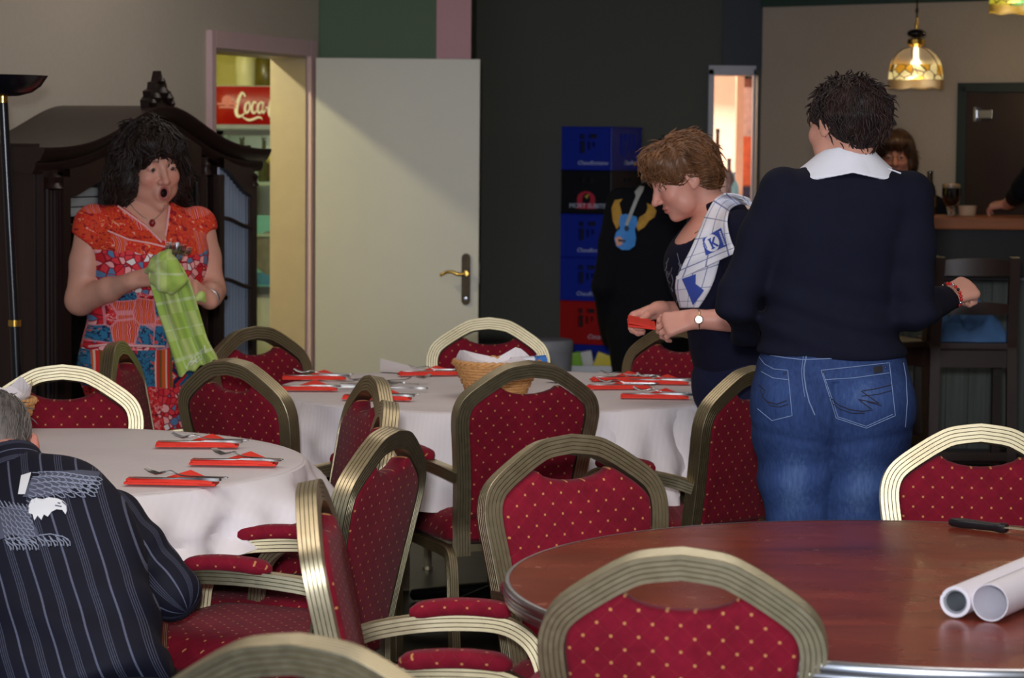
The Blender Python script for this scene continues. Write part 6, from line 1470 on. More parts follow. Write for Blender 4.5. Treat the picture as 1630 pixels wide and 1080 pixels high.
# ================================================================== woman in the flowered dress drying cutlery
def dress_mat():
    m,t,b=newmat('patchwork_print'); v=t.attr('pat').outputs['Vector']
    mp=t.new('ShaderNodeMapping'); t.link(v,mp.inputs[0]); v=mp.outputs[0]
    def vor(scale,feature='F1',rnd=1.0):
        x=t.new('ShaderNodeTexVoronoi',feature=feature); x.inputs['Scale'].default_value=scale; x.inputs['Randomness'].default_value=rnd; t.link(v,x.inputs['Vector']); return x
    big=vor(13.5,rnd=.6); sc=t.new('ShaderNodeSeparateColor'); t.link(big.outputs['Color'],sc.inputs[0]); r=sc.outputs[0]; g=sc.outputs[1]
    small=vor(46); s2=t.new('ShaderNodeSeparateColor'); t.link(small.outputs['Color'],s2.inputs[0])
    wav=t.new('ShaderNodeTexWave'); wav.inputs['Scale'].default_value=17; wav.inputs['Distortion'].default_value=5; wav.inputs['Detail'].default_value=2; t.link(v,wav.inputs['Vector'])
    n=t.noise(48,3,v,.6,.6)
    redp=t.ramp(n,[(.38,lin((110,14,34))),(.42,lin((206,36,42))),(.54,lin((226,84,84))),(.58,lin((232,160,160))),(.62,lin((196,30,44)))],'CONSTANT')
    dots=t.ramp(s2.outputs[0],[(0,lin((222,60,70))),(.3,lin((240,170,170))),(.55,lin((88,128,168))),(.75,lin((206,36,48))),(.9,lin((232,222,220)))],'CONSTANT')
    edge=vor(46,'DISTANCE_TO_EDGE'); dots=t.mix(t.math('LESS_THAN',edge.outputs['Distance'],.07),dots,lin((150,20,40)))
    strip=t.ramp(wav.outputs['Fac'],[(0,lin((226,92,40))),(.3,lin((40,44,84))),(.45,lin((230,60,56))),(.7,lin((240,190,180))),(.85,lin((206,40,50)))],'CONSTANT')
    blue=t.ramp(n,[(.42,lin((44,112,150))),(.50,lin((28,34,70))),(.56,lin((60,130,160))),(.62,lin((214,70,70)))],'CONSTANT')
    c=t.mix(t.math('GREATER_THAN',r,.34),redp,strip); c=t.mix(t.math('GREATER_THAN',r,.68),c,blue); c=t.mix(t.math('GREATER_THAN',r,.80),c,dots)
    be=vor(13.5,'DISTANCE_TO_EDGE',.6); c=t.mix(t.math('MULTIPLY',t.math('LESS_THAN',be.outputs['Distance'],.03),.6),c,lin((226,150,160)))
    px_=t.new('ShaderNodeSeparateXYZ'); t.link(t.attr('pat').outputs['Vector'],px_.inputs[0]); zz=px_.outputs[1]; xx=px_.outputs[0]; wob=t.math('MULTIPLY_ADD',t.noise(9,2,v),.08,-.04); zw=t.math('ADD',zz,wob)
    # lower band: blue flowers, zigzag and orange stripes side by side
    zig=t.math('ABSOLUTE',t.math('SUBTRACT',t.math('FRACT',t.math('MULTIPLY',zz,17)),.5)); k=t.math('FRACT',t.math('MULTIPLY_ADD',xx,14,zig)); zc=t.ramp(k,[(0,lin((34,38,76))),(.3,lin((206,50,60))),(.42,lin((226,200,200))),(.5,lin((40,90,130))),(.75,lin((196,36,48)))],'CONSTANT')
    oc=t.ramp(t.math('FRACT',t.math('MULTIPLY',xx,26)),[(0,lin((214,90,40))),(.35,lin((120,80,40))),(.6,lin((206,46,44))),(.85,lin((230,190,170)))],'CONSTANT')
    bd=t.math('FRACT',t.math('MULTIPLY_ADD',xx,5.2,t.math('MULTIPLY',wob,2))); low=t.mix(t.math('GREATER_THAN',bd,.33),blue,zc); low=t.mix(t.math('GREATER_THAN',bd,.68),low,oc)
    c=t.mix(t.math('LESS_THAN',zz,.857),c,low); c=t.mix(t.math('LESS_THAN',zw,.735),c,t.mix(t.math('GREATER_THAN',r,.5),redp,dots))
    mid=t.math('MULTIPLY',t.math('GREATER_THAN',zw,1.055),t.math('LESS_THAN',zw,1.185)); c=t.mix(mid,c,dots)
    org=t.ramp(n,[(.34,lin((150,20,36))),(.42,lin((212,70,36))),(.52,lin((206,38,38))),(.60,lin((228,120,60))),(.64,lin((226,160,150)))],'CONSTANT')
    c=t.mix(t.math('GREATER_THAN',zw,1.185),c,t.mix(t.math('GREATER_THAN',r,.78),org,strip))
    t.link(c,b.inputs['Base Color']); b.inputs['Roughness'].default_value=.7; b.inputs['Specular IOR Level'].default_value=.25; return m
def dress_woman():
    Y=8.6; s=FPX/Y; P_=lambda x,y,dy=0:px(x,y,Y+dy); c0=P_(225,600); O=(c0[0],Y,0); o=person('woman in a red patchwork print dress drying cutlery with a lime green towel',O)
    H=Head(P_(241,262,-.02),(.50,-.82,-.17),k=1.12,mouth=1,roll=math.radians(-4))
    f=npv(.42,-.90,0); R=frame(f); Z=lambda y:P_(225,y)[2]
    def xc(p,y): return (P_(p,y)[0]-O[0])/R[0][0]*1.0
    rr=R[0][0]   # right axis x component (negative: her right is at image left)
    xo=lambda p:(P_(p,500)[0]-O[0])*rr
    D=dens([(Z(700),xo(240),0,.135,.11),(Z(640),xo(226),0,.175,.14),(Z(580),xo(216),0,.190,.15),(Z(530),xo(220),.005,.178,.145),(Z(485),xo(226),.01,.172,.14),(Z(435),xo(235),.03,.185,.155),(Z(395),xo(236),.035,.190,.155),(Z(360),xo(232),.01,.182,.115),(Z(340),xo(230),0,.155,.09),(Z(325),xo(230),0,.10,.075),(Z(312),xo(232),0,.065,.06)])
    rs,re,rw=P_(150,358,-.06),P_(128,478,-.10),P_(212,447,-.26); ls,le,lw=P_(314,360,.06),P_(336,462,.02),P_(333,478,-.20)
    nb=P_(232,326,.0)
    nk=lambda P:chain(P,[H.w(0,-.03,-.07),nb,P_(231,350,.0)],[.055,.06,.10],.03)
    hr_,pr=hand(rw,npv(.93,-.30,.22),npv(-.15,-.72,.68),1,(40,55,40),thumb=(.8,.5,-.3)); hl_,pl=hand(lw,npv(-.42,-.72,.35),npv(.78,-.50,.38),-1,(48,62,40),thumb=(.75,.55,-.3))
    ra=lambda P:chain(P,[rs,rs*.5+re*.5,re,re*.45+rw*.55,rw],[.062,.058,.050,.040,.028],.02); la=lambda P:chain(P,[ls,ls*.5+le*.5,le,le*.45+lw*.55,lw],[.060,.056,.048,.040,.028],.02)
    tor=lambda P:loft(P,O,R,D,2.25,.03)
    def skinb(P): return sm(sm(sm(tor(P)+.010,nk(P),.03),ra(P),.02),la(P),.02)
    lo,hi=bbox([rs,re,rw,ls,le,lw,nb,P_(225,440,-.15),P_(225,440,.15)],.09)
    hi[2]=nb[2]+.03
    blocks=[H.block(nk,down=.05,h=.0036),nets(skinb,lo,hi,.0085)]
    for F,W_,pp in ((hr_,re*.4+rw*.6,pr),(hl_,le*.4+lw*.6,pl)):
        rw_=pp[0]; blocks.append(nets(lambda P:sm(rc(P,W_,rw_,.038,.028),F(P),.014),*bbox(pp+[W_],.045),.0042))
    legs=[(P_(236,760,-.03),P_(238,890,0)),(P_(262,760,.03),P_(262,890,.03))]
    blocks.append(nets(lambda P:np.minimum(*[chain(P,[k,npv(a[0],a[1],.06)],[.062,.038]) for k,a in legs]),npv(legs[0][0][0]-.15,Y-.2,.0),npv(legs[1][0][0]+.15,Y+.25,legs[0][0][2]+.02),.01))
    V,Q=join(*blocks); V=smooth(V,Q,1,.4); mk,ck=H.masks(V); ob('body',npmesh('body',V,Q,o.location,{'mask':mk,'blush':ck}),m_skin,o); H.eyes(o,(60,50,46))
    neckV=[(186,306),(184,325),(206,338),(232,358),(259,386),(264,386),(266,360),(268,335),(272,322),(272,300)]
    def dress(P):
        d=tor(P)-.004
        sl=sm(rc(P,rs,rs*.62+re*.38,.071,.068),rc(P,ls,ls*.66+le*.34,.069,.066),.0) ; sl=np.minimum(rc(P,rs,rs*.66+re*.34,.071,.069),rc(P,ls,ls*.70+le*.30,.069,.066))
        a1=(re-rs)/np.linalg.norm(re-rs); a2=(le-ls)/np.linalg.norm(le-ls); c1=rs*.74+re*.26; c2=ls*.78+le*.22
        q1=smax(rc(P,rs,rs*.5+re*.5,.071,.068),(P-c1)@(a1*.8+npv(-.5,0,-.2)),.006); q2=smax(rc(P,ls,ls*.5+le*.5,.069,.066),(P-c2)@(a2*.8+npv(.5,0,-.2)),.006)
        d=sm(d,np.minimum(q1,q2),.03); z=P[:,2]
        d=d+.0035*wr(P,28,12)+.004*np.sin(z*60+P[:,0]*16)*np.exp(-((z-Z(500))/.07)**2)
        sk=sm(tor(P),chain(P,[P_(228,640),P_(246,800,-.0)],[.15,.155],.03),.05); d=sm(d,sk-.002,.02)
        d=smax(d,Z(745)-z,.006)
        u,v=proj(P); cut=inpoly(u,v,neckV)&(P[:,1]<Y+.03); d=np.where(cut,np.maximum(d,.004),d)
        d=smax(d,z-(nb[2]+.012),.004); return d
    lo=npv(O[0]-.36,Y-.36,Z(750)-.02);hi=npv(O[0]+.34,Y+.32,nb[2]+.04)
    V,Q=nets(dress,lo,hi,.0072); V=smooth(V,Q,1)
    L=(V-np.array(O))@R.T; pat=np.stack([L[:,0],L[:,2],np.where(L[:,1]<0,3.0,0.0)],1)
    dr=ob('dress',npmesh('dress',V,Q,o.location,{'pat':pat}),dress_mat(),o); bv=bvh_of(dr)
    trim_=M('pale_pink_trim',(232,176,176),.7,var=.1)
    strokes('neckline_trim',[[(188,329),(206,342),(232,361),(257,386)],[(270,329),(268,345),(266,365),(263,384)]],[bv],.0035,trim_,o,.002)
    strokes('hem_trim',[[(142,552),(170,549),(215,551),(262,552)]],[bv],.004,trim_,o,.002)
    strokes('yoke_trim',[[(172,368),(205,382),(240,388),(272,396)]],[bv],.003,trim_,o,.002)
    # hair
    def hf_(q):
        d=el(q,(0,-.022,.040),(.100,.115,.095)); 
        for sd in (-1,1): d=sm(d,el(q,(sd*.082,-.020,-.040),(.045,.070,.085)),.03); d=sm(d,el(q,(sd*.080,-.040,-.110),(.044,.055,.045)),.03)
        d=sm(d,el(q,(0,-.080,-.06),(.080,.045,.09)),.03); d=sm(d,el(q,(0,.070,.078),(.070,.038,.036)),.025)
        d=smax(d,-el(q,(0,.145,-.030),(.070,.090,.092)),.012); d=smax(d,-el(q,(0,.12,-.10),(.072,.12,.05)),.012)
        return d+.006*np.sin(q[:,2]*55+5*np.sin(q[:,0]*28))*np.sin(q[:,0]*48+q[:,1]*40)
    flow=lambda p:np.array((p[0]*2.5+(.25 if p[2]<-.05 else 0)*np.sign(p[0]),(.6 if p[1]>.02 and p[2]>.05 else -.25),-.8))
    hair(H,hf_,o,hair_mat('dark_brown_curls',(15,10,9),(46,30,25),.55),flow,1900,.07,.0032,seed=21,jit=.3,lift=.004,curl=.45,pad=(.17,.18,.22),strays=.12)
    # necklace with red pendant
    bb=bvh_of([c for c in o.children if c.name.startswith('body')][0])
    strokes('necklace',[[(206,322),(214,334),(228,346),(240,351)],[(262,326),(258,338),(248,348),(242,351)]],[bb],.0012,M('silver_chain',(190,186,184),.25,.9),o,.002)
    p=onsurf([bb],242,356,.006); mb=MB(); mb.lathe([(0,-.014),(.007,-.011),(.012,0),(.007,.011),(0,.014)],14); g=mb.build('red_pendant',M('red_gem',(120,10,20),.1,var=.05,coat=.6),o,smooth=60); g.location=p-o.location
    # bracelet on her left wrist
    ax=(le-lw);ax/=np.linalg.norm(ax);u=np.cross(ax,(0,0,1));u/=np.linalg.norm(u);v=np.cross(ax,u);c=lw+ax*.012
    mb=MB(); mb.tube([Vector(c+(u*math.cos(t)+v*math.sin(t))*.031)-o.location for t in np.linspace(0,2*PI,25)],.005,8,cap=False); mb.build('wrist_watch',M('silver_bracelet',(186,186,192),.2,1),o,smooth=60)
    shoes(o,[(a[0],a[1]-.02) for k,a in legs],m_shoe,(.4,-.9,0))
    # lime towel
    to=thing('tea_towel','lime green tea towel with white lettering held by the woman in the flowered dress','towel',tuple(P_(270,480,-.34)))
    m,t,b=newmat('lime_towel'); uv=t.coord('UV'); sx=t.new('ShaderNodeSeparateXYZ'); t.link(uv,sx.inputs[0]); n=t.noise(12,3,uv)
    ch=t.new('ShaderNodeTexChecker'); ch.inputs['Scale'].default_value=3.2; t.link(t.coord('UV',(1,1,1),(0,0,.0)),ch.inputs['Vector'])
    lines=t.math('LESS_THAN',t.math('MINIMUM',t.math('ABSOLUTE',t.math('SUBTRACT',t.math('FRACT',t.math('MULTIPLY',sx.outputs[0],2.2)),.5)),t.math('ABSOLUTE',t.math('SUBTRACT',t.math('FRACT',t.math('MULTIPLY',sx.outputs[1],3.1)),.5))),.035)
    c=t.mix(ch.outputs['Fac'],lin((168,196,88)),lin((190,208,122))); c=t.mix(t.math('MULTIPLY',lines,.4),c,lin((226,232,200))); t.link(c,b.inputs['Base Color']); b.inputs['Roughness'].default_value=.85; b.inputs['Sheen Weight'].default_value=.1
    rows=[((246,412),(272,404),-.36),((240,424),(282,416),-.38),((238,442),(292,432),-.39),((244,468),(303,455),-.38),((252,500),(314,490),-.36),((262,530),(323,518),-.34),((272,562),(333,545),-.33),((284,600),(349,572),-.32)]
    nu,nv=40,26; A=catmull([(*r[0],r[2]) for r in rows],8); B=catmull([(*r[1],r[2]) for r in rows],8); mb=MB(); vs=[];uvs=[]
    for i in range(nu):
        k=int(round(i/(nu-1)*(len(A)-1)))
        for j in range(nv):
            q=A[k].lerp(B[k],j/(nv-1)); w_=i/(nu-1); y=Y+q.z+.020*math.sin(j/(nv-1)*9+1.8*w_+1)*(1.1-.5*w_)+.012*math.sin(j/(nv-1)*17-3*w_)
            vs.append(Vector(px(q.x,q.y+3*math.sin(j*.8)*(w_>.96),y))-to.location); uvs.append((j/(nv-1),i/(nu-1)*1.6))
    mb.add(vs,[(i*nv+j,(i+1)*nv+j,(i+1)*nv+j+1,i*nv+j+1) for i in range(nu-1) for j in range(nv-1)],uvs); x=mb.build('hanging_cloth',m,to,smooth=80); md=x.modifiers.new('th','SOLIDIFY'); md.thickness=.004
    # bunched folds around her hand
    def bunch(P):
        d=chain(P,[P_(236,432,-.35),P_(250,422,-.40),P_(262,412,-.42),P_(268,402,-.40)],[.012,.026,.026,.010],.02); d=sm(d,chain(P,[P_(268,404,-.40),P_(274,425,-.42),P_(282,445,-.42),P_(276,460,-.40)],[.010,.020,.026,.014],.02),.015); d=sm(d,chain(P,[P_(246,446,-.38),P_(262,452,-.41),P_(280,452,-.41)],[.02,.03,.018],.02),.02)
        d=sm(d,chain(P,[P_(310,478,-.34),P_(320,472,-.33),P_(326,480,-.32)],[.012,.016,.010],.01),.02)
        return d+.0035*np.sin(P@npv(60,20,-50)+3*np.sin(P@npv(30,0,-40)))
    lo,hi=bbox([P_(232,395,-.46),P_(332,490,-.28)],.03); V,Q=nets(bunch,lo,hi,.005); V=smooth(V,Q,1); me=npmesh('bunched_cloth',V,Q,to.location); ul=me.uv_layers.new(name='UVMap')
    for l in me.loops: vv=me.vertices[l.vertex_index].co; ul.data[l.index].uv=(vv.x*3+.3,vv.z*3+.2)
    ob('bunched_cloth',me,m,to)
    bt=[BVHTree.FromPolygons([v+to.location for v in [Vector(q) for q in mb.v]],mb.f)]
    lm=M('towel_lettering',(226,232,204),.85,var=.02)
    L=[[(296,588),(306,570)],[(300,579),(312,573)],[(304,582),(312,573)],[(312,578),(322,571)],[(312,578),(309,568),(318,562)],[(311,573),(319,568)],[(322,568),(320,558),(326,554)],[(328,562),(325,550)]]
    strokes('towel_lettering',L,bt,.0022,lm,to,.004)
    # bunch of forks held in the towel
    base=P_(276,418,-.40)
    for k in range(6):
        d=npv(.35+.16*k/5-.08+random.uniform(-.1,.1),-.25+random.uniform(-.15,.15),.9-.12*k); d/=np.linalg.norm(d); fk=ob('fork',FM,m_steel); fk.location=Vector(base+d*.0+npv(.008*(k-2.5),.006*(k%3),0)); fk.rotation_euler=Vector(d).to_track_quat('X','Z').to_euler(); fk.scale=(.62,1,1)
        tag(fk,('leftmost','second','third','fourth','fifth','rightmost')[k]+' steel fork of the bunch wrapped in the lime green towel','fork','forks being dried')
dress_woman()
# ================================================================== seated man in the striped shirt
def shirt_mat():
    m,t,b=newmat('pinstripe_shirt'); s=t.attr('stripe').outputs['Fac']; f=t.math('FRACT',s); n=t.noise(300,2,t.coord('Object'))
    def band(c,w): return t.math('LESS_THAN',t.math('ABSOLUTE',t.math('SUBTRACT',f,c)),w)
    a=t.math('MULTIPLY',band(.2,.030),.9); 
    for c in (.62,.68,.74,.80): a=t.math('MAXIMUM',a,t.math('MULTIPLY',band(c,.013),.5))
    a=t.math('MULTIPLY',a,t.math('MULTIPLY_ADD',n,.5,.5)); t.link(t.mix(a,lin((14,16,32)),lin((104,108,132))),b.inputs['Base Color'])
    b.inputs['Roughness'].default_value=.75; b.inputs['Specular IOR Level'].default_value=.25; t.link(t.bump(t.noise(500,2,t.coord('Object')),.2,.001),b.inputs['Normal']); return m
def striped_man():
    Y=5.40; P_=lambda x,y,dy=0:px(x,y,Y+dy); nb=P_(18,752,.02); pel=P_(118,1105,-.36); O=(pel[0],pel[1],0); o=person('seated grey haired man in a dark pinstriped shirt with an eagle on the back',O)
    st=thing('stool','dark round stool under the seated man in the striped shirt','stool',(pel[0]+.02,pel[1]+.04,0)); mb=MB(); mb.lathe([(0,.33),(.17,.33),(.18,.345),(.18,.365),(.16,.375),(0,.378)],32); mb.build('seat',m_stool,st,smooth=40)
    for k in range(4): mb=MB(); a=PI/4+k*PI/2; mb.tube([(.12*math.cos(a),.12*math.sin(a),.335),(.17*math.cos(a),.17*math.sin(a),0)],.016,8); mb.build('leg',m_stool,st,smooth=60)
    up=nb-pel; L=np.linalg.norm(up); up/=L; f=npv(-.10,.99,0); f=f-up*(f@up); R=frame(f,up)
    D=dens([(-.05,0,0,.19,.13),(.06,0,0,.195,.135),(.20,.0,-.005,.205,.135),(.34,-.012,-.015,.222,.135),(.44,-.03,-.012,.222,.120),(L-.06,-.018,0,.165,.092),(L-.015,0,0,.085,.068),(L+.02,0,.0,.062,.058)])
    rs,re,rw=P_(178,832,.06),P_(272,944,-.06),P_(235,940,.26); ls,le,lw=P_(-150,822,.08),P_(-235,950,-.02),P_(-180,900,.3)
    H=Head(P_(-10,716,.13),(-.28,.86,-.42),(-.12,.45,.9),k=1.0)
    nk=lambda P:sm(chain(P,[H.w(0,-.03,-.05),nb+up*.0,nb-up*.06],[.060,.064,.09],.03),el(H.q(P),(.088,-.016,-.006),(.010,.019,.034)),.008)
    hr_,pr=hand(rw,npv(-.5,.85,0),npv(.2,.1,.97),1,(30,35,20)); hl_,pl=hand(lw,npv(.5,.85,0),npv(-.2,.1,.97),-1,(30,35,20))
    V,Q=join(H.block(nk,down=.05),nets(lambda P:sm(rc(P,re,rw,.04,.029),hr_(P),.014),*bbox(pr+[re],.05),.005),nets(lambda P:sm(rc(P,le,lw,.04,.029),hl_(P),.014),*bbox(pl+[le],.05),.005)); V=smooth(V,Q,1,.4)
    mk,ck=H.masks(V); ob('body',npmesh('body',V,Q,o.location,{'mask':mk,'blush':np.maximum(ck,((np.abs(H.q(V)[:,0])>.073)&(np.linalg.norm(H.q(V),axis=1)<.11))*1.0)}),m_skin2,o); H.eyes(o)
    def arm(P,a,b,c,r): return chain(P,[a,a*.5+b*.5,b,b*.4+c*.6],[r,r*.93,r*.85,r*.66],.02)
    def shirt(P):
        d=loft(P,pel,R,D,2.3,.03)-.006; d=sm(d,np.minimum(arm(P,rs,re,rw,.072),arm(P,ls,le,lw,.072)),.035)
        q=(P-pel)@R.T; d=d+.0055*wr(P,24,17)+.006*np.sin(q[:,2]*42+q[:,0]*22+2*np.sin(q[:,0]*12))*np.exp(-((q[:,2]-.10)/.10)**2)
        e=np.linalg.norm(P-(rs*.4+re*.6),axis=1); d=d+.005*np.sin(P@npv(70,0,-50))*np.exp(-(e/.1)**2)
        return smax(d,q[:,2]-(L-.004),.006)
    pts=[rs,re,rw,ls,le,lw,nb,pel,P_(118,1105,-.55)]; lo,hi=bbox(pts,.12); V,Q=nets(shirt,lo,hi,.0075); V=smooth(V,Q,1)
    q=(V-pel)@R.T; stripe=q[:,0]/.068
    for a,b in ((rs,re),(ls,le)):
        ax=(b-a)/np.linalg.norm(b-a); u=np.cross(ax,npv(0,1,0));u/=np.linalg.norm(u);v=np.cross(ax,u); w_=V-a; t_=w_@ax; an=np.arctan2(w_@v,w_@u)*.062/.068; k=(loft(V,pel,R,D,2.3,.03)>.018)&(arm(V,a,b,rw if a is rs else lw,.072)<.03); stripe=np.where(k,an+3.3,stripe)
    sh=ob('shirt',npmesh('shirt',V,Q,o.location,{'stripe':stripe}),shirt_mat(),o)
    cl=nets(lambda P:(lambda q_,a,r,z:smax(np.abs(r-.068-.012*np.clip((.03-z)/.05,0,1)-.012*np.clip((z-.03)/.04,0,1))-.004,np.abs(z-.0)-.034,.004))(0,0,np.hypot(((P-nb)@R.T)[:,0],((P-nb)@R.T)[:,1]*1.0),((P-nb)@R.T)[:,2]),nb-.12,nb+.12,.0045); V2=cl[0]
    qq=(V2-nb)@R.T; cs=ob('collar',npmesh('collar',V2,cl[1],o.location,{'stripe':qq[:,2]/.05+.2}),MATS['pinstripe_shirt'],o)
    def hf_(q):
        d=el(q,(0,-.020,.036),(.0785,.104,.090)); d=sm(d,el(q,(0,-.055,-.04),(.068,.050,.080)),.03); d=smax(d,-el(q,(0,.125,-.03),(.09,.085,.085)),.012)
        for sd in (-1,1): d=smax(d,-el(q,(sd*.098,.004,-.020),(.030,.036,.046)),.01)
        return smax(d,-.115-q[:,2],.01)
    flow=lambda p:np.array((p[0]*2,-.5-p[1]*2,-.8)); hair(H,hf_,o,hair_mat('grey_hair',(58,54,52),(126,118,112)),flow,900,.032,.0016,seed=31,jit=.2,lift=.0015,strays=.05)
    # trousers, thighs forward
    kl,kr=pel+npv(-.22,.42,.02),pel+npv(.12,.44,.02)
    def tro(P):
        d=el(P,pel+npv(0,.02,-.01),(.19,.17,.10)); th=np.minimum(chain(P,[pel+npv(-.10,.02,-.0),kl,npv(kl[0],kl[1]+.02,.05)],[.095,.072,.05],.02),chain(P,[pel+npv(.10,.02,-.0),kr,npv(kr[0],kr[1]+.02,.05)],[.095,.072,.05],.02)); return smax(sm(d,th,.04),.37-.008-P[:,2]+10*(np.hypot(P[:,0]-pel[0]-.02,P[:,1]-pel[1]-.04)>.19),.004)
    part('trousers',nets(tro,npv(pel[0]-.4,pel[1]-.25,0),npv(pel[0]+.35,pel[1]+.6,pel[2]+.14),.010),o,cloth_mat('charcoal_trousers',(30,30,36)))
    shoes(o,[(kl[0],kl[1]+.02),(kr[0],kr[1]+.02)],m_shoe)
    # eagle embroidery
    bv=[bvh_of(sh)]; g=M('eagle_grey_thread',(140,146,164),.8,var=.05); w_=M('eagle_white_thread',(220,222,226),.8,var=.04); gd=M('eagle_dark_thread',(74,78,96),.8,var=.1)
    patch('eagle_head',[[(46,806),(50,797),(58,794),(68,796),(78,793),(92,795),(101,799),(107,805),(107,813),(104,820),(99,813),(90,812),(82,816),(76,824),(70,820),(66,829),(60,822),(55,830),(52,820),(46,818)]],bv,w_,o,.003)
    patch('eagle_body',[[(0,812),(20,804),(44,808),(50,830),(58,842),(62,856),(40,858),(20,852),(0,860)]],bv,gd,o,.0022)
    patch('eagle_wing_base',[[(36,792),(50,764),(70,755),(95,751),(130,749),(160,752),(156,762),(140,770),(122,777),(104,785),(84,790),(60,793)]],bv,gd,o,.0018)
    patch('eagle_neck_band',[[(34,758),(50,753),(46,768),(40,788),(29,788)]],bv,w_,o,.003)
    L=[]
    def feather(x,y,a,l,w): 
        c,s_=math.cos(a),math.sin(a); pts=[(0,-w),(l*.7,-w*.9),(l,0),(l*.7,w*.9),(0,w)]; L.append([(x+u*c-v*s_,y+u*s_+v*c) for u,v in pts])
    for r in range(5):
        for k in range(11-r):
            u=k/(10-r+.01); feather(52+u*92-r*2,757+r*9.5+u*u*4-2*math.sin(u*5)-r*u*5,.10+.12*r-.35*(1-u)*.3,13+6*u,3.6)
    for r in range(5):
        for k in range(6): feather(2+k*8+r*2,812+r*10+k*1.5,1.1-.12*k,9,3)
    for k in range(7): feather(-2+7*k,800+1.0*k,.9,12,3)
    strokes('eagle_wing',L,bv,.0011,g,o,.002,kind='stuff')
    T=[]
    for cx,cy in ((34,867),(84,861)):
        for k in range(5): 
            x=cx-20+k*10; T.append([(x-6,cy-7),(x,cy-2+2*math.sin(k)),(x+7,cy+2),(x+8,cy+9),(x+3,cy+6)]); T.append([(x-4,cy-3),(x+2,cy+4),(x+4,cy+10)])
        T.append([(cx-22,cy-8),(cx-4,cy-10),(cx+16,cy-6),(cx+25,cy-1)])
    strokes('eagle_claws',T,bv,.0013,g,o,.002,kind='stuff')
    strokes('eagle_beak',[[(99,800),(106,806),(107,814)],[(92,802),(96,803)],[(88,806),(98,808)]],bv,.0012,gd,o,.0045,kind='stuff')
striped_man()
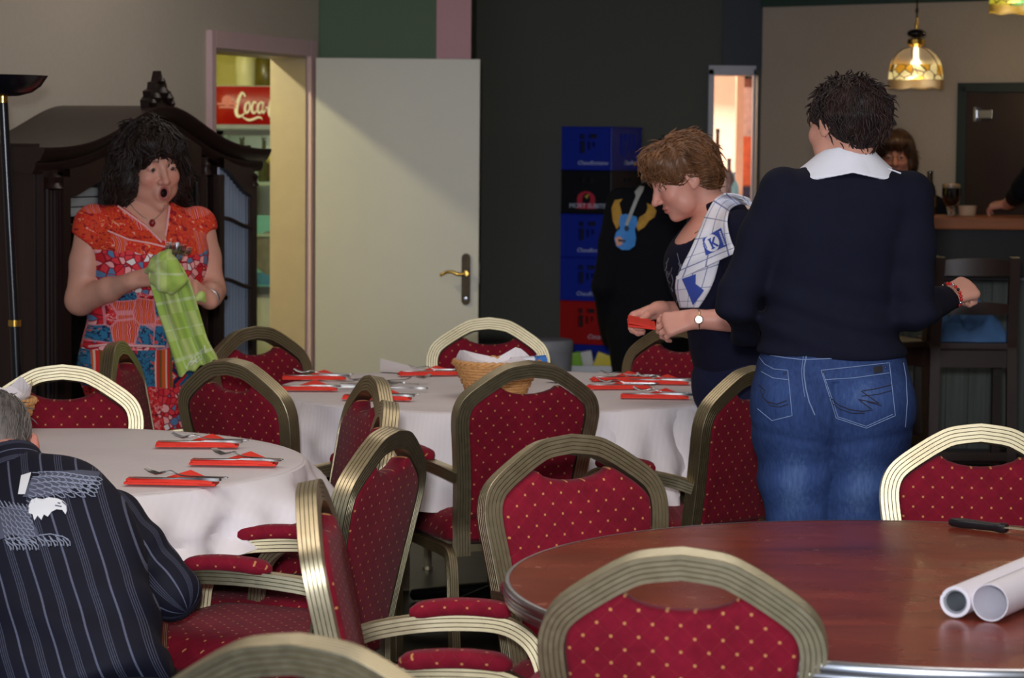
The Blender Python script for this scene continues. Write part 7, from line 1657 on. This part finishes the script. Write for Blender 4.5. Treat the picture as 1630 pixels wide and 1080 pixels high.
# ================================================================== person in black with a winged guitar print
def guitar_person():
    Y=11.5; P_=lambda x,y,dy=0:px(x,y,Y+dy); O=(P_(1040,400)[0],Y,0); o=person('person in black with a blue winged guitar printed on the shirt, standing by the crates',O)
    R=frame((.25,.97,0)); Z=lambda y:P_(1030,y)[2]; xo=lambda p:P_(p,400)[0]-O[0]
    D=dens([(Z(620),xo(1040),0,.17,.13),(Z(560),xo(1035),0,.185,.14),(Z(470),xo(1030),0,.19,.14),(Z(380),xo(1030),0,.185,.13),(Z(330),xo(1032),.01,.175,.115),(Z(303),xo(1040),.03,.13,.08),(Z(288),xo(1052),.05,.07,.06)])
    ls,le,lw=P_(990,322),P_(962,455,-.05),P_(972,540,.12); rs,re,rw=P_(1088,325),P_(1110,455,-.02),P_(1100,540,.15)
    H=Head(P_(1070,266,.06),(.45,.82,-.38),k=.98); nb=P_(1052,300,.03)
    nk=lambda P:chain(P,[H.w(0,-.03,-.06),nb],[.052,.06])
    h1,p1=hand(lw,npv(.2,.4,-.9),npv(-.9,0,-.1),-1,(25,30,20)); h2,p2=hand(rw,npv(-.1,.4,-.9),npv(.9,0,-.1),1,(25,30,20))
    V,Q=join(H.block(nk,h=.006,down=.04),nets(lambda P:sm(rc(P,le,lw,.042,.028),h1(P),.014),*bbox(p1+[le],.05),.006),nets(lambda P:sm(rc(P,re,rw,.042,.028),h2(P),.014),*bbox(p2+[re],.05),.006)); V=smooth(V,Q,1,.4); mk,ck=H.masks(V); ob('body',npmesh('body',V,Q,o.location,{'mask':mk,'blush':ck}),m_skin,o)
    def shirt(P):
        d=sm(loft(P,O,R,D,2.3,.03),np.minimum(chain(P,[ls,ls*.5+le*.5,le,lw],[.068,.064,.056,.040],.02),chain(P,[rs,re,rw],[.068,.056,.040],.02)),.04); return d+.004*wr(P,24,5)
    lo,hi=bbox([ls,le,lw,rs,re,rw,nb,P_(1040,620)],.1); lo[1]=Y-.3;hi[1]=Y+.3; sh=part('shirt',nets(shirt,lo,hi,.010),o,m_blackc)
    lg=[(P_(1018,610),P_(1020,770)),(P_(1058,610,.02),P_(1060,770,.02))]
    part('trousers',nets(lambda P:sm(np.minimum(*[chain(P,[a,npv(b[0],b[1],.05)],[.098,.062]) for a,b in lg]),el(P,P_(1038,600),(.17,.13,.13)),.04),npv(O[0]-.3,Y-.25,0),npv(O[0]+.3,Y+.3,Z(560)),.012),o,m_blackc)
    shoes(o,[(b[0],b[1]) for a,b in lg],m_shoe)
    hf_=lambda q:smax(smax(el(q,(0,-.022,.040),(.090,.110,.090)),-el(q,(0,.125,-.03),(.09,.085,.085)),.012),-.075-q[:,2],.01)
    hair(H,hf_,o,MATS['dark_auburn_hair'],lambda p:np.array((p[0]*2,-.5,-.8)),300,.04,.003,seed=5,h=.007)
    bv=[bvh_of(sh)]; yl=M('print_old_gold',(176,132,42),.7,var=.25,scale=25); bl=M('print_guitar_blue',(44,128,206),.6,var=.12,scale=20); gr=M('print_guitar_neck',(160,162,160),.6,var=.1); dk=M('print_guitar_dark',(24,30,50),.6); sk=M('print_skin',(200,140,110),.6,var=.1)
    patch('print_wing',[[(991,317),(979,319),(974,332),(976,352),(982,366),(987,358),(991,345),(988,332),(986,324)],[(1030,324),(1039,328),(1045,336),(1042,346),(1033,352),(1026,362),(1016,368),(1013,360),(1018,346),(1028,340),(1031,332)]],bv,yl,o,.006,4)
    patch('print_guitar',[[(988,343),(996,341),(1006,343),(1014,346),(1015,356),(1011,366),(1013,380),(1011,392),(1002,398),(990,398),(981,392),(978,380),(981,370),(987,364),(986,352)]],bv,bl,o,.009,4)
    patch('print_neck',[[(1000,360),(995,358),(1012,314),(1010,307),(1019,298),(1026,299),(1024,306),(1018,316)]],bv,gr,o,.012,4)
    patch('print_sound_hole',[[(998+4*math.cos(a),364+4.5*math.sin(a)) for a in np.linspace(0,2*PI,12)[:-1]],[(984,381),(997,383),(996,386),(984,385)]],bv,dk,o,.0135,3); patch('print_figure',[[(979,380),(986,377),(992,382),(990,390),(982,392)]],bv,sk,o,.0125,3)
guitar_person()
# ================================================================== bartender with glasses
def bartender():
    Y=12.88; P_=lambda x,y,dy=0:px(x,y,Y+dy); O=(P_(1432,400)[0],Y,0); o=person('woman with brown hair and glasses behind the bar, half hidden by the navy sweater',O)
    H=Head(P_(1424,248),(-.12,-.97,-.12),k=1.0); nb=P_(1428,300,.02); R=frame((-.1,-1,0)); Z=lambda y:P_(1430,y)[2]
    nk=lambda P:chain(P,[H.w(0,-.03,-.06),nb],[.052,.06]); V,Q=H.block(nk,h=.0055,down=.04); mk,ck=H.masks(V); 
    rs,re,rw=P_(1486,330),P_(1502,400,-.05),P_(1470,372,-.22); ls,le,lw=P_(1372,330),P_(1355,400,-.05),P_(1390,372,-.22)
    D=dens([(.75,0,0,.15,.11),(.95,0,0,.16,.12),(Z(370),0,0,.17,.12),(Z(330),0,0,.17,.10),(Z(312),0,0,.12,.08),(Z(298),0,0,.06,.06)])
    h1,p1=hand(rw,npv(-.7,-.5,-.2),npv(0,0,1),-1,(35,40,25)); h2,p2=hand(lw,npv(.7,-.5,-.2),npv(0,0,1),1,(35,40,25))
    V,Q=join((V,Q),nets(lambda P:sm(rc(P,re,rw,.042,.028),h1(P),.014),*bbox(p1+[re],.05),.007),nets(lambda P:sm(rc(P,le,lw,.042,.028),h2(P),.014),*bbox(p2+[le],.05),.007)); V=smooth(V,Q,1,.4); mk,ck=H.masks(V)
    ob('body',npmesh('body',V,Q,o.location,{'mask':mk,'blush':ck}),m_skin3,o); H.eyes(o)
    part('shirt',nets(lambda P:sm(loft(P,O,R,D,2.3,.03),np.minimum(chain(P,[rs,re,rw],[.064,.056,.042],.02),chain(P,[ls,le,lw],[.064,.056,.042],.02)),.04)+.003*wr(P,25,2),npv(O[0]-.42,Y-.35,.7),npv(O[0]+.42,Y+.2,Z(290)),.011),o,m_blackc)
    part('trousers',nets(lambda P:np.minimum(*[chain(P,[npv(O[0]+k,Y,.85),npv(O[0]+k,Y,.05)],[.10,.06]) for k in (-.08,.08)]),npv(O[0]-.25,Y-.15,0),npv(O[0]+.25,Y+.15,.97),.015),o,m_blackc); shoes(o,[(O[0]-.08,Y-.03),(O[0]+.08,Y-.03)],m_shoe,(0,-1,0))
    def hf_(q):
        d=el(q,(0,-.02,.042),(.098,.112,.092))
        for sd in (-1,1): d=sm(d,el(q,(sd*.082,-.015,-.035),(.034,.060,.065)),.03)
        d=sm(d,el(q,(0,.065,.078),(.07,.04,.036)),.025); return smax(d,-el(q,(0,.135,-.045),(.072,.085,.092)),.012)
    hair(H,hf_,o,hair_mat('brown_bob',(42,28,20),(96,66,48)),lambda p:np.array((p[0]*2,.5 if p[1]>.02 and p[2]>.04 else -.2,-.8)),700,.05,.0024,seed=6,h=.006,jit=.10,strays=.02)
    mb=MB()
    for sd in (-1,1): mb.tube([Vector(H.w(sd*.033+.023*math.cos(a),.104-.004*abs(math.cos(a)),.003+.017*math.sin(a)))-o.location for a in np.linspace(0,2*PI,21)],.0014,5,cap=False); mb.tube([Vector(H.w(sd*.056,.100,.008))-o.location,Vector(H.w(sd*.078,.02,.006))-o.location],.0014,5)
    mb.tube([Vector(H.w(-.010,.106,.006))-o.location,Vector(H.w(.010,.106,.006))-o.location],.0014,5); gl=mb.build('glasses',M('thin_metal_frame',(150,120,110),.25,.9),o,smooth=60); gl['kind']='stuff'
bartender()
# ================================================================== man leaning on the bar at the right edge
def bar_man():
    Y=12.16; P_=lambda x,y,dy=0:px(x,y,Y+dy); O=(P_(1730,400)[0],Y-.30,0); o=person('person in a black sleeve leaning a hand on the bar at the right edge',O)
    R=frame((-.5,.86,0)); Z=lambda y:P_(1700,y)[2]; D=dens([(.80,0,0,.16,.12),(1.0,0,0,.175,.13),(1.2,0,0,.19,.135),(1.38,0,0,.19,.12),(1.46,0,0,.14,.09),(1.52,0,0,.07,.065)])
    H=Head((O[0]-.02,O[1]+.03,1.66),(-.6,.78,-.2),k=1.0); nb=npv(O[0],O[1],1.50); nk=lambda P:chain(P,[H.w(0,-.03,-.06),nb],[.056,.062])
    ls,le,lw=P_(1672,245,-.22),P_(1630,300,-.16),P_(1604,325,.12); rs,re,rw=npv(O[0]+.18,O[1]+.1,1.38),npv(O[0]+.25,O[1]+.18,1.14),npv(O[0]+.12,O[1]+.36,1.28)
    lw[2]=max(lw[2],1.265); h1,p1=hand(lw,npv(-.75,.6,-.12),npv(.2,-.5,.85),-1,(30,40,25),thumb=(.8,.5,-.2)); h2,p2=hand(rw,npv(-.6,.7,-.1),npv(0,-.2,1),1,(30,40,25))
    V,Q=join(H.block(nk,h=.0065,down=.04),nets(lambda P:np.minimum(chain(P,[nb,nb-npv(0,0,.1),ls,le],[.05,.06,.05,.04],.02),chain(P,[nb,nb-npv(0,0,.1),rs,re],[.05,.06,.05,.04],.02)),*bbox([nb,ls,le,rs,re],.08),.012),nets(lambda P:sm(rc(P,le,lw,.042,.029),h1(P),.014),*bbox(p1+[le],.05),.006),nets(lambda P:sm(rc(P,re,rw,.042,.029),h2(P),.014),*bbox(p2+[re],.05),.008)); V=smooth(V,Q,1,.4); mk,ck=H.masks(V)
    ob('body',npmesh('body',V,Q,o.location,{'mask':mk,'blush':ck}),m_skin3,o)
    part('shirt',nets(lambda P:sm(loft(P,O,R,D,2.3,.03),np.minimum(chain(P,[ls,le,le*.45+lw*.55],[.070,.060,.046],.02),chain(P,[rs,re,re*.5+rw*.5],[.070,.060,.046],.02)),.05)+.003*wr(P,25,2),*bbox([ls,le,lw,rs,re,rw,npv(O[0],O[1],.78),nb],.16),.011),o,m_blackc)
    part('trousers',nets(lambda P:np.minimum(*[chain(P,[npv(O[0]+k,O[1]-.02,.88),npv(O[0]+k,O[1]-.02,.05)],[.11,.065]) for k in (-.09,.09)]),npv(O[0]-.3,O[1]-.2,0),npv(O[0]+.3,O[1]+.2,1.0),.015),o,m_blackc); shoes(o,[(O[0]-.09,O[1]-.04),(O[0]+.09,O[1]-.04)],m_shoe)
    hair(H,lambda q:smax(smax(el(q,(0,-.02,.036),(.083,.105,.088)),-el(q,(0,.125,-.03),(.09,.085,.085)),.012),-.07-q[:,2],.01),o,MATS['brown_bob'],lambda p:np.array((p[0]*2,-.5,-.8)),200,.03,.003,seed=6,h=.008)
bar_man()
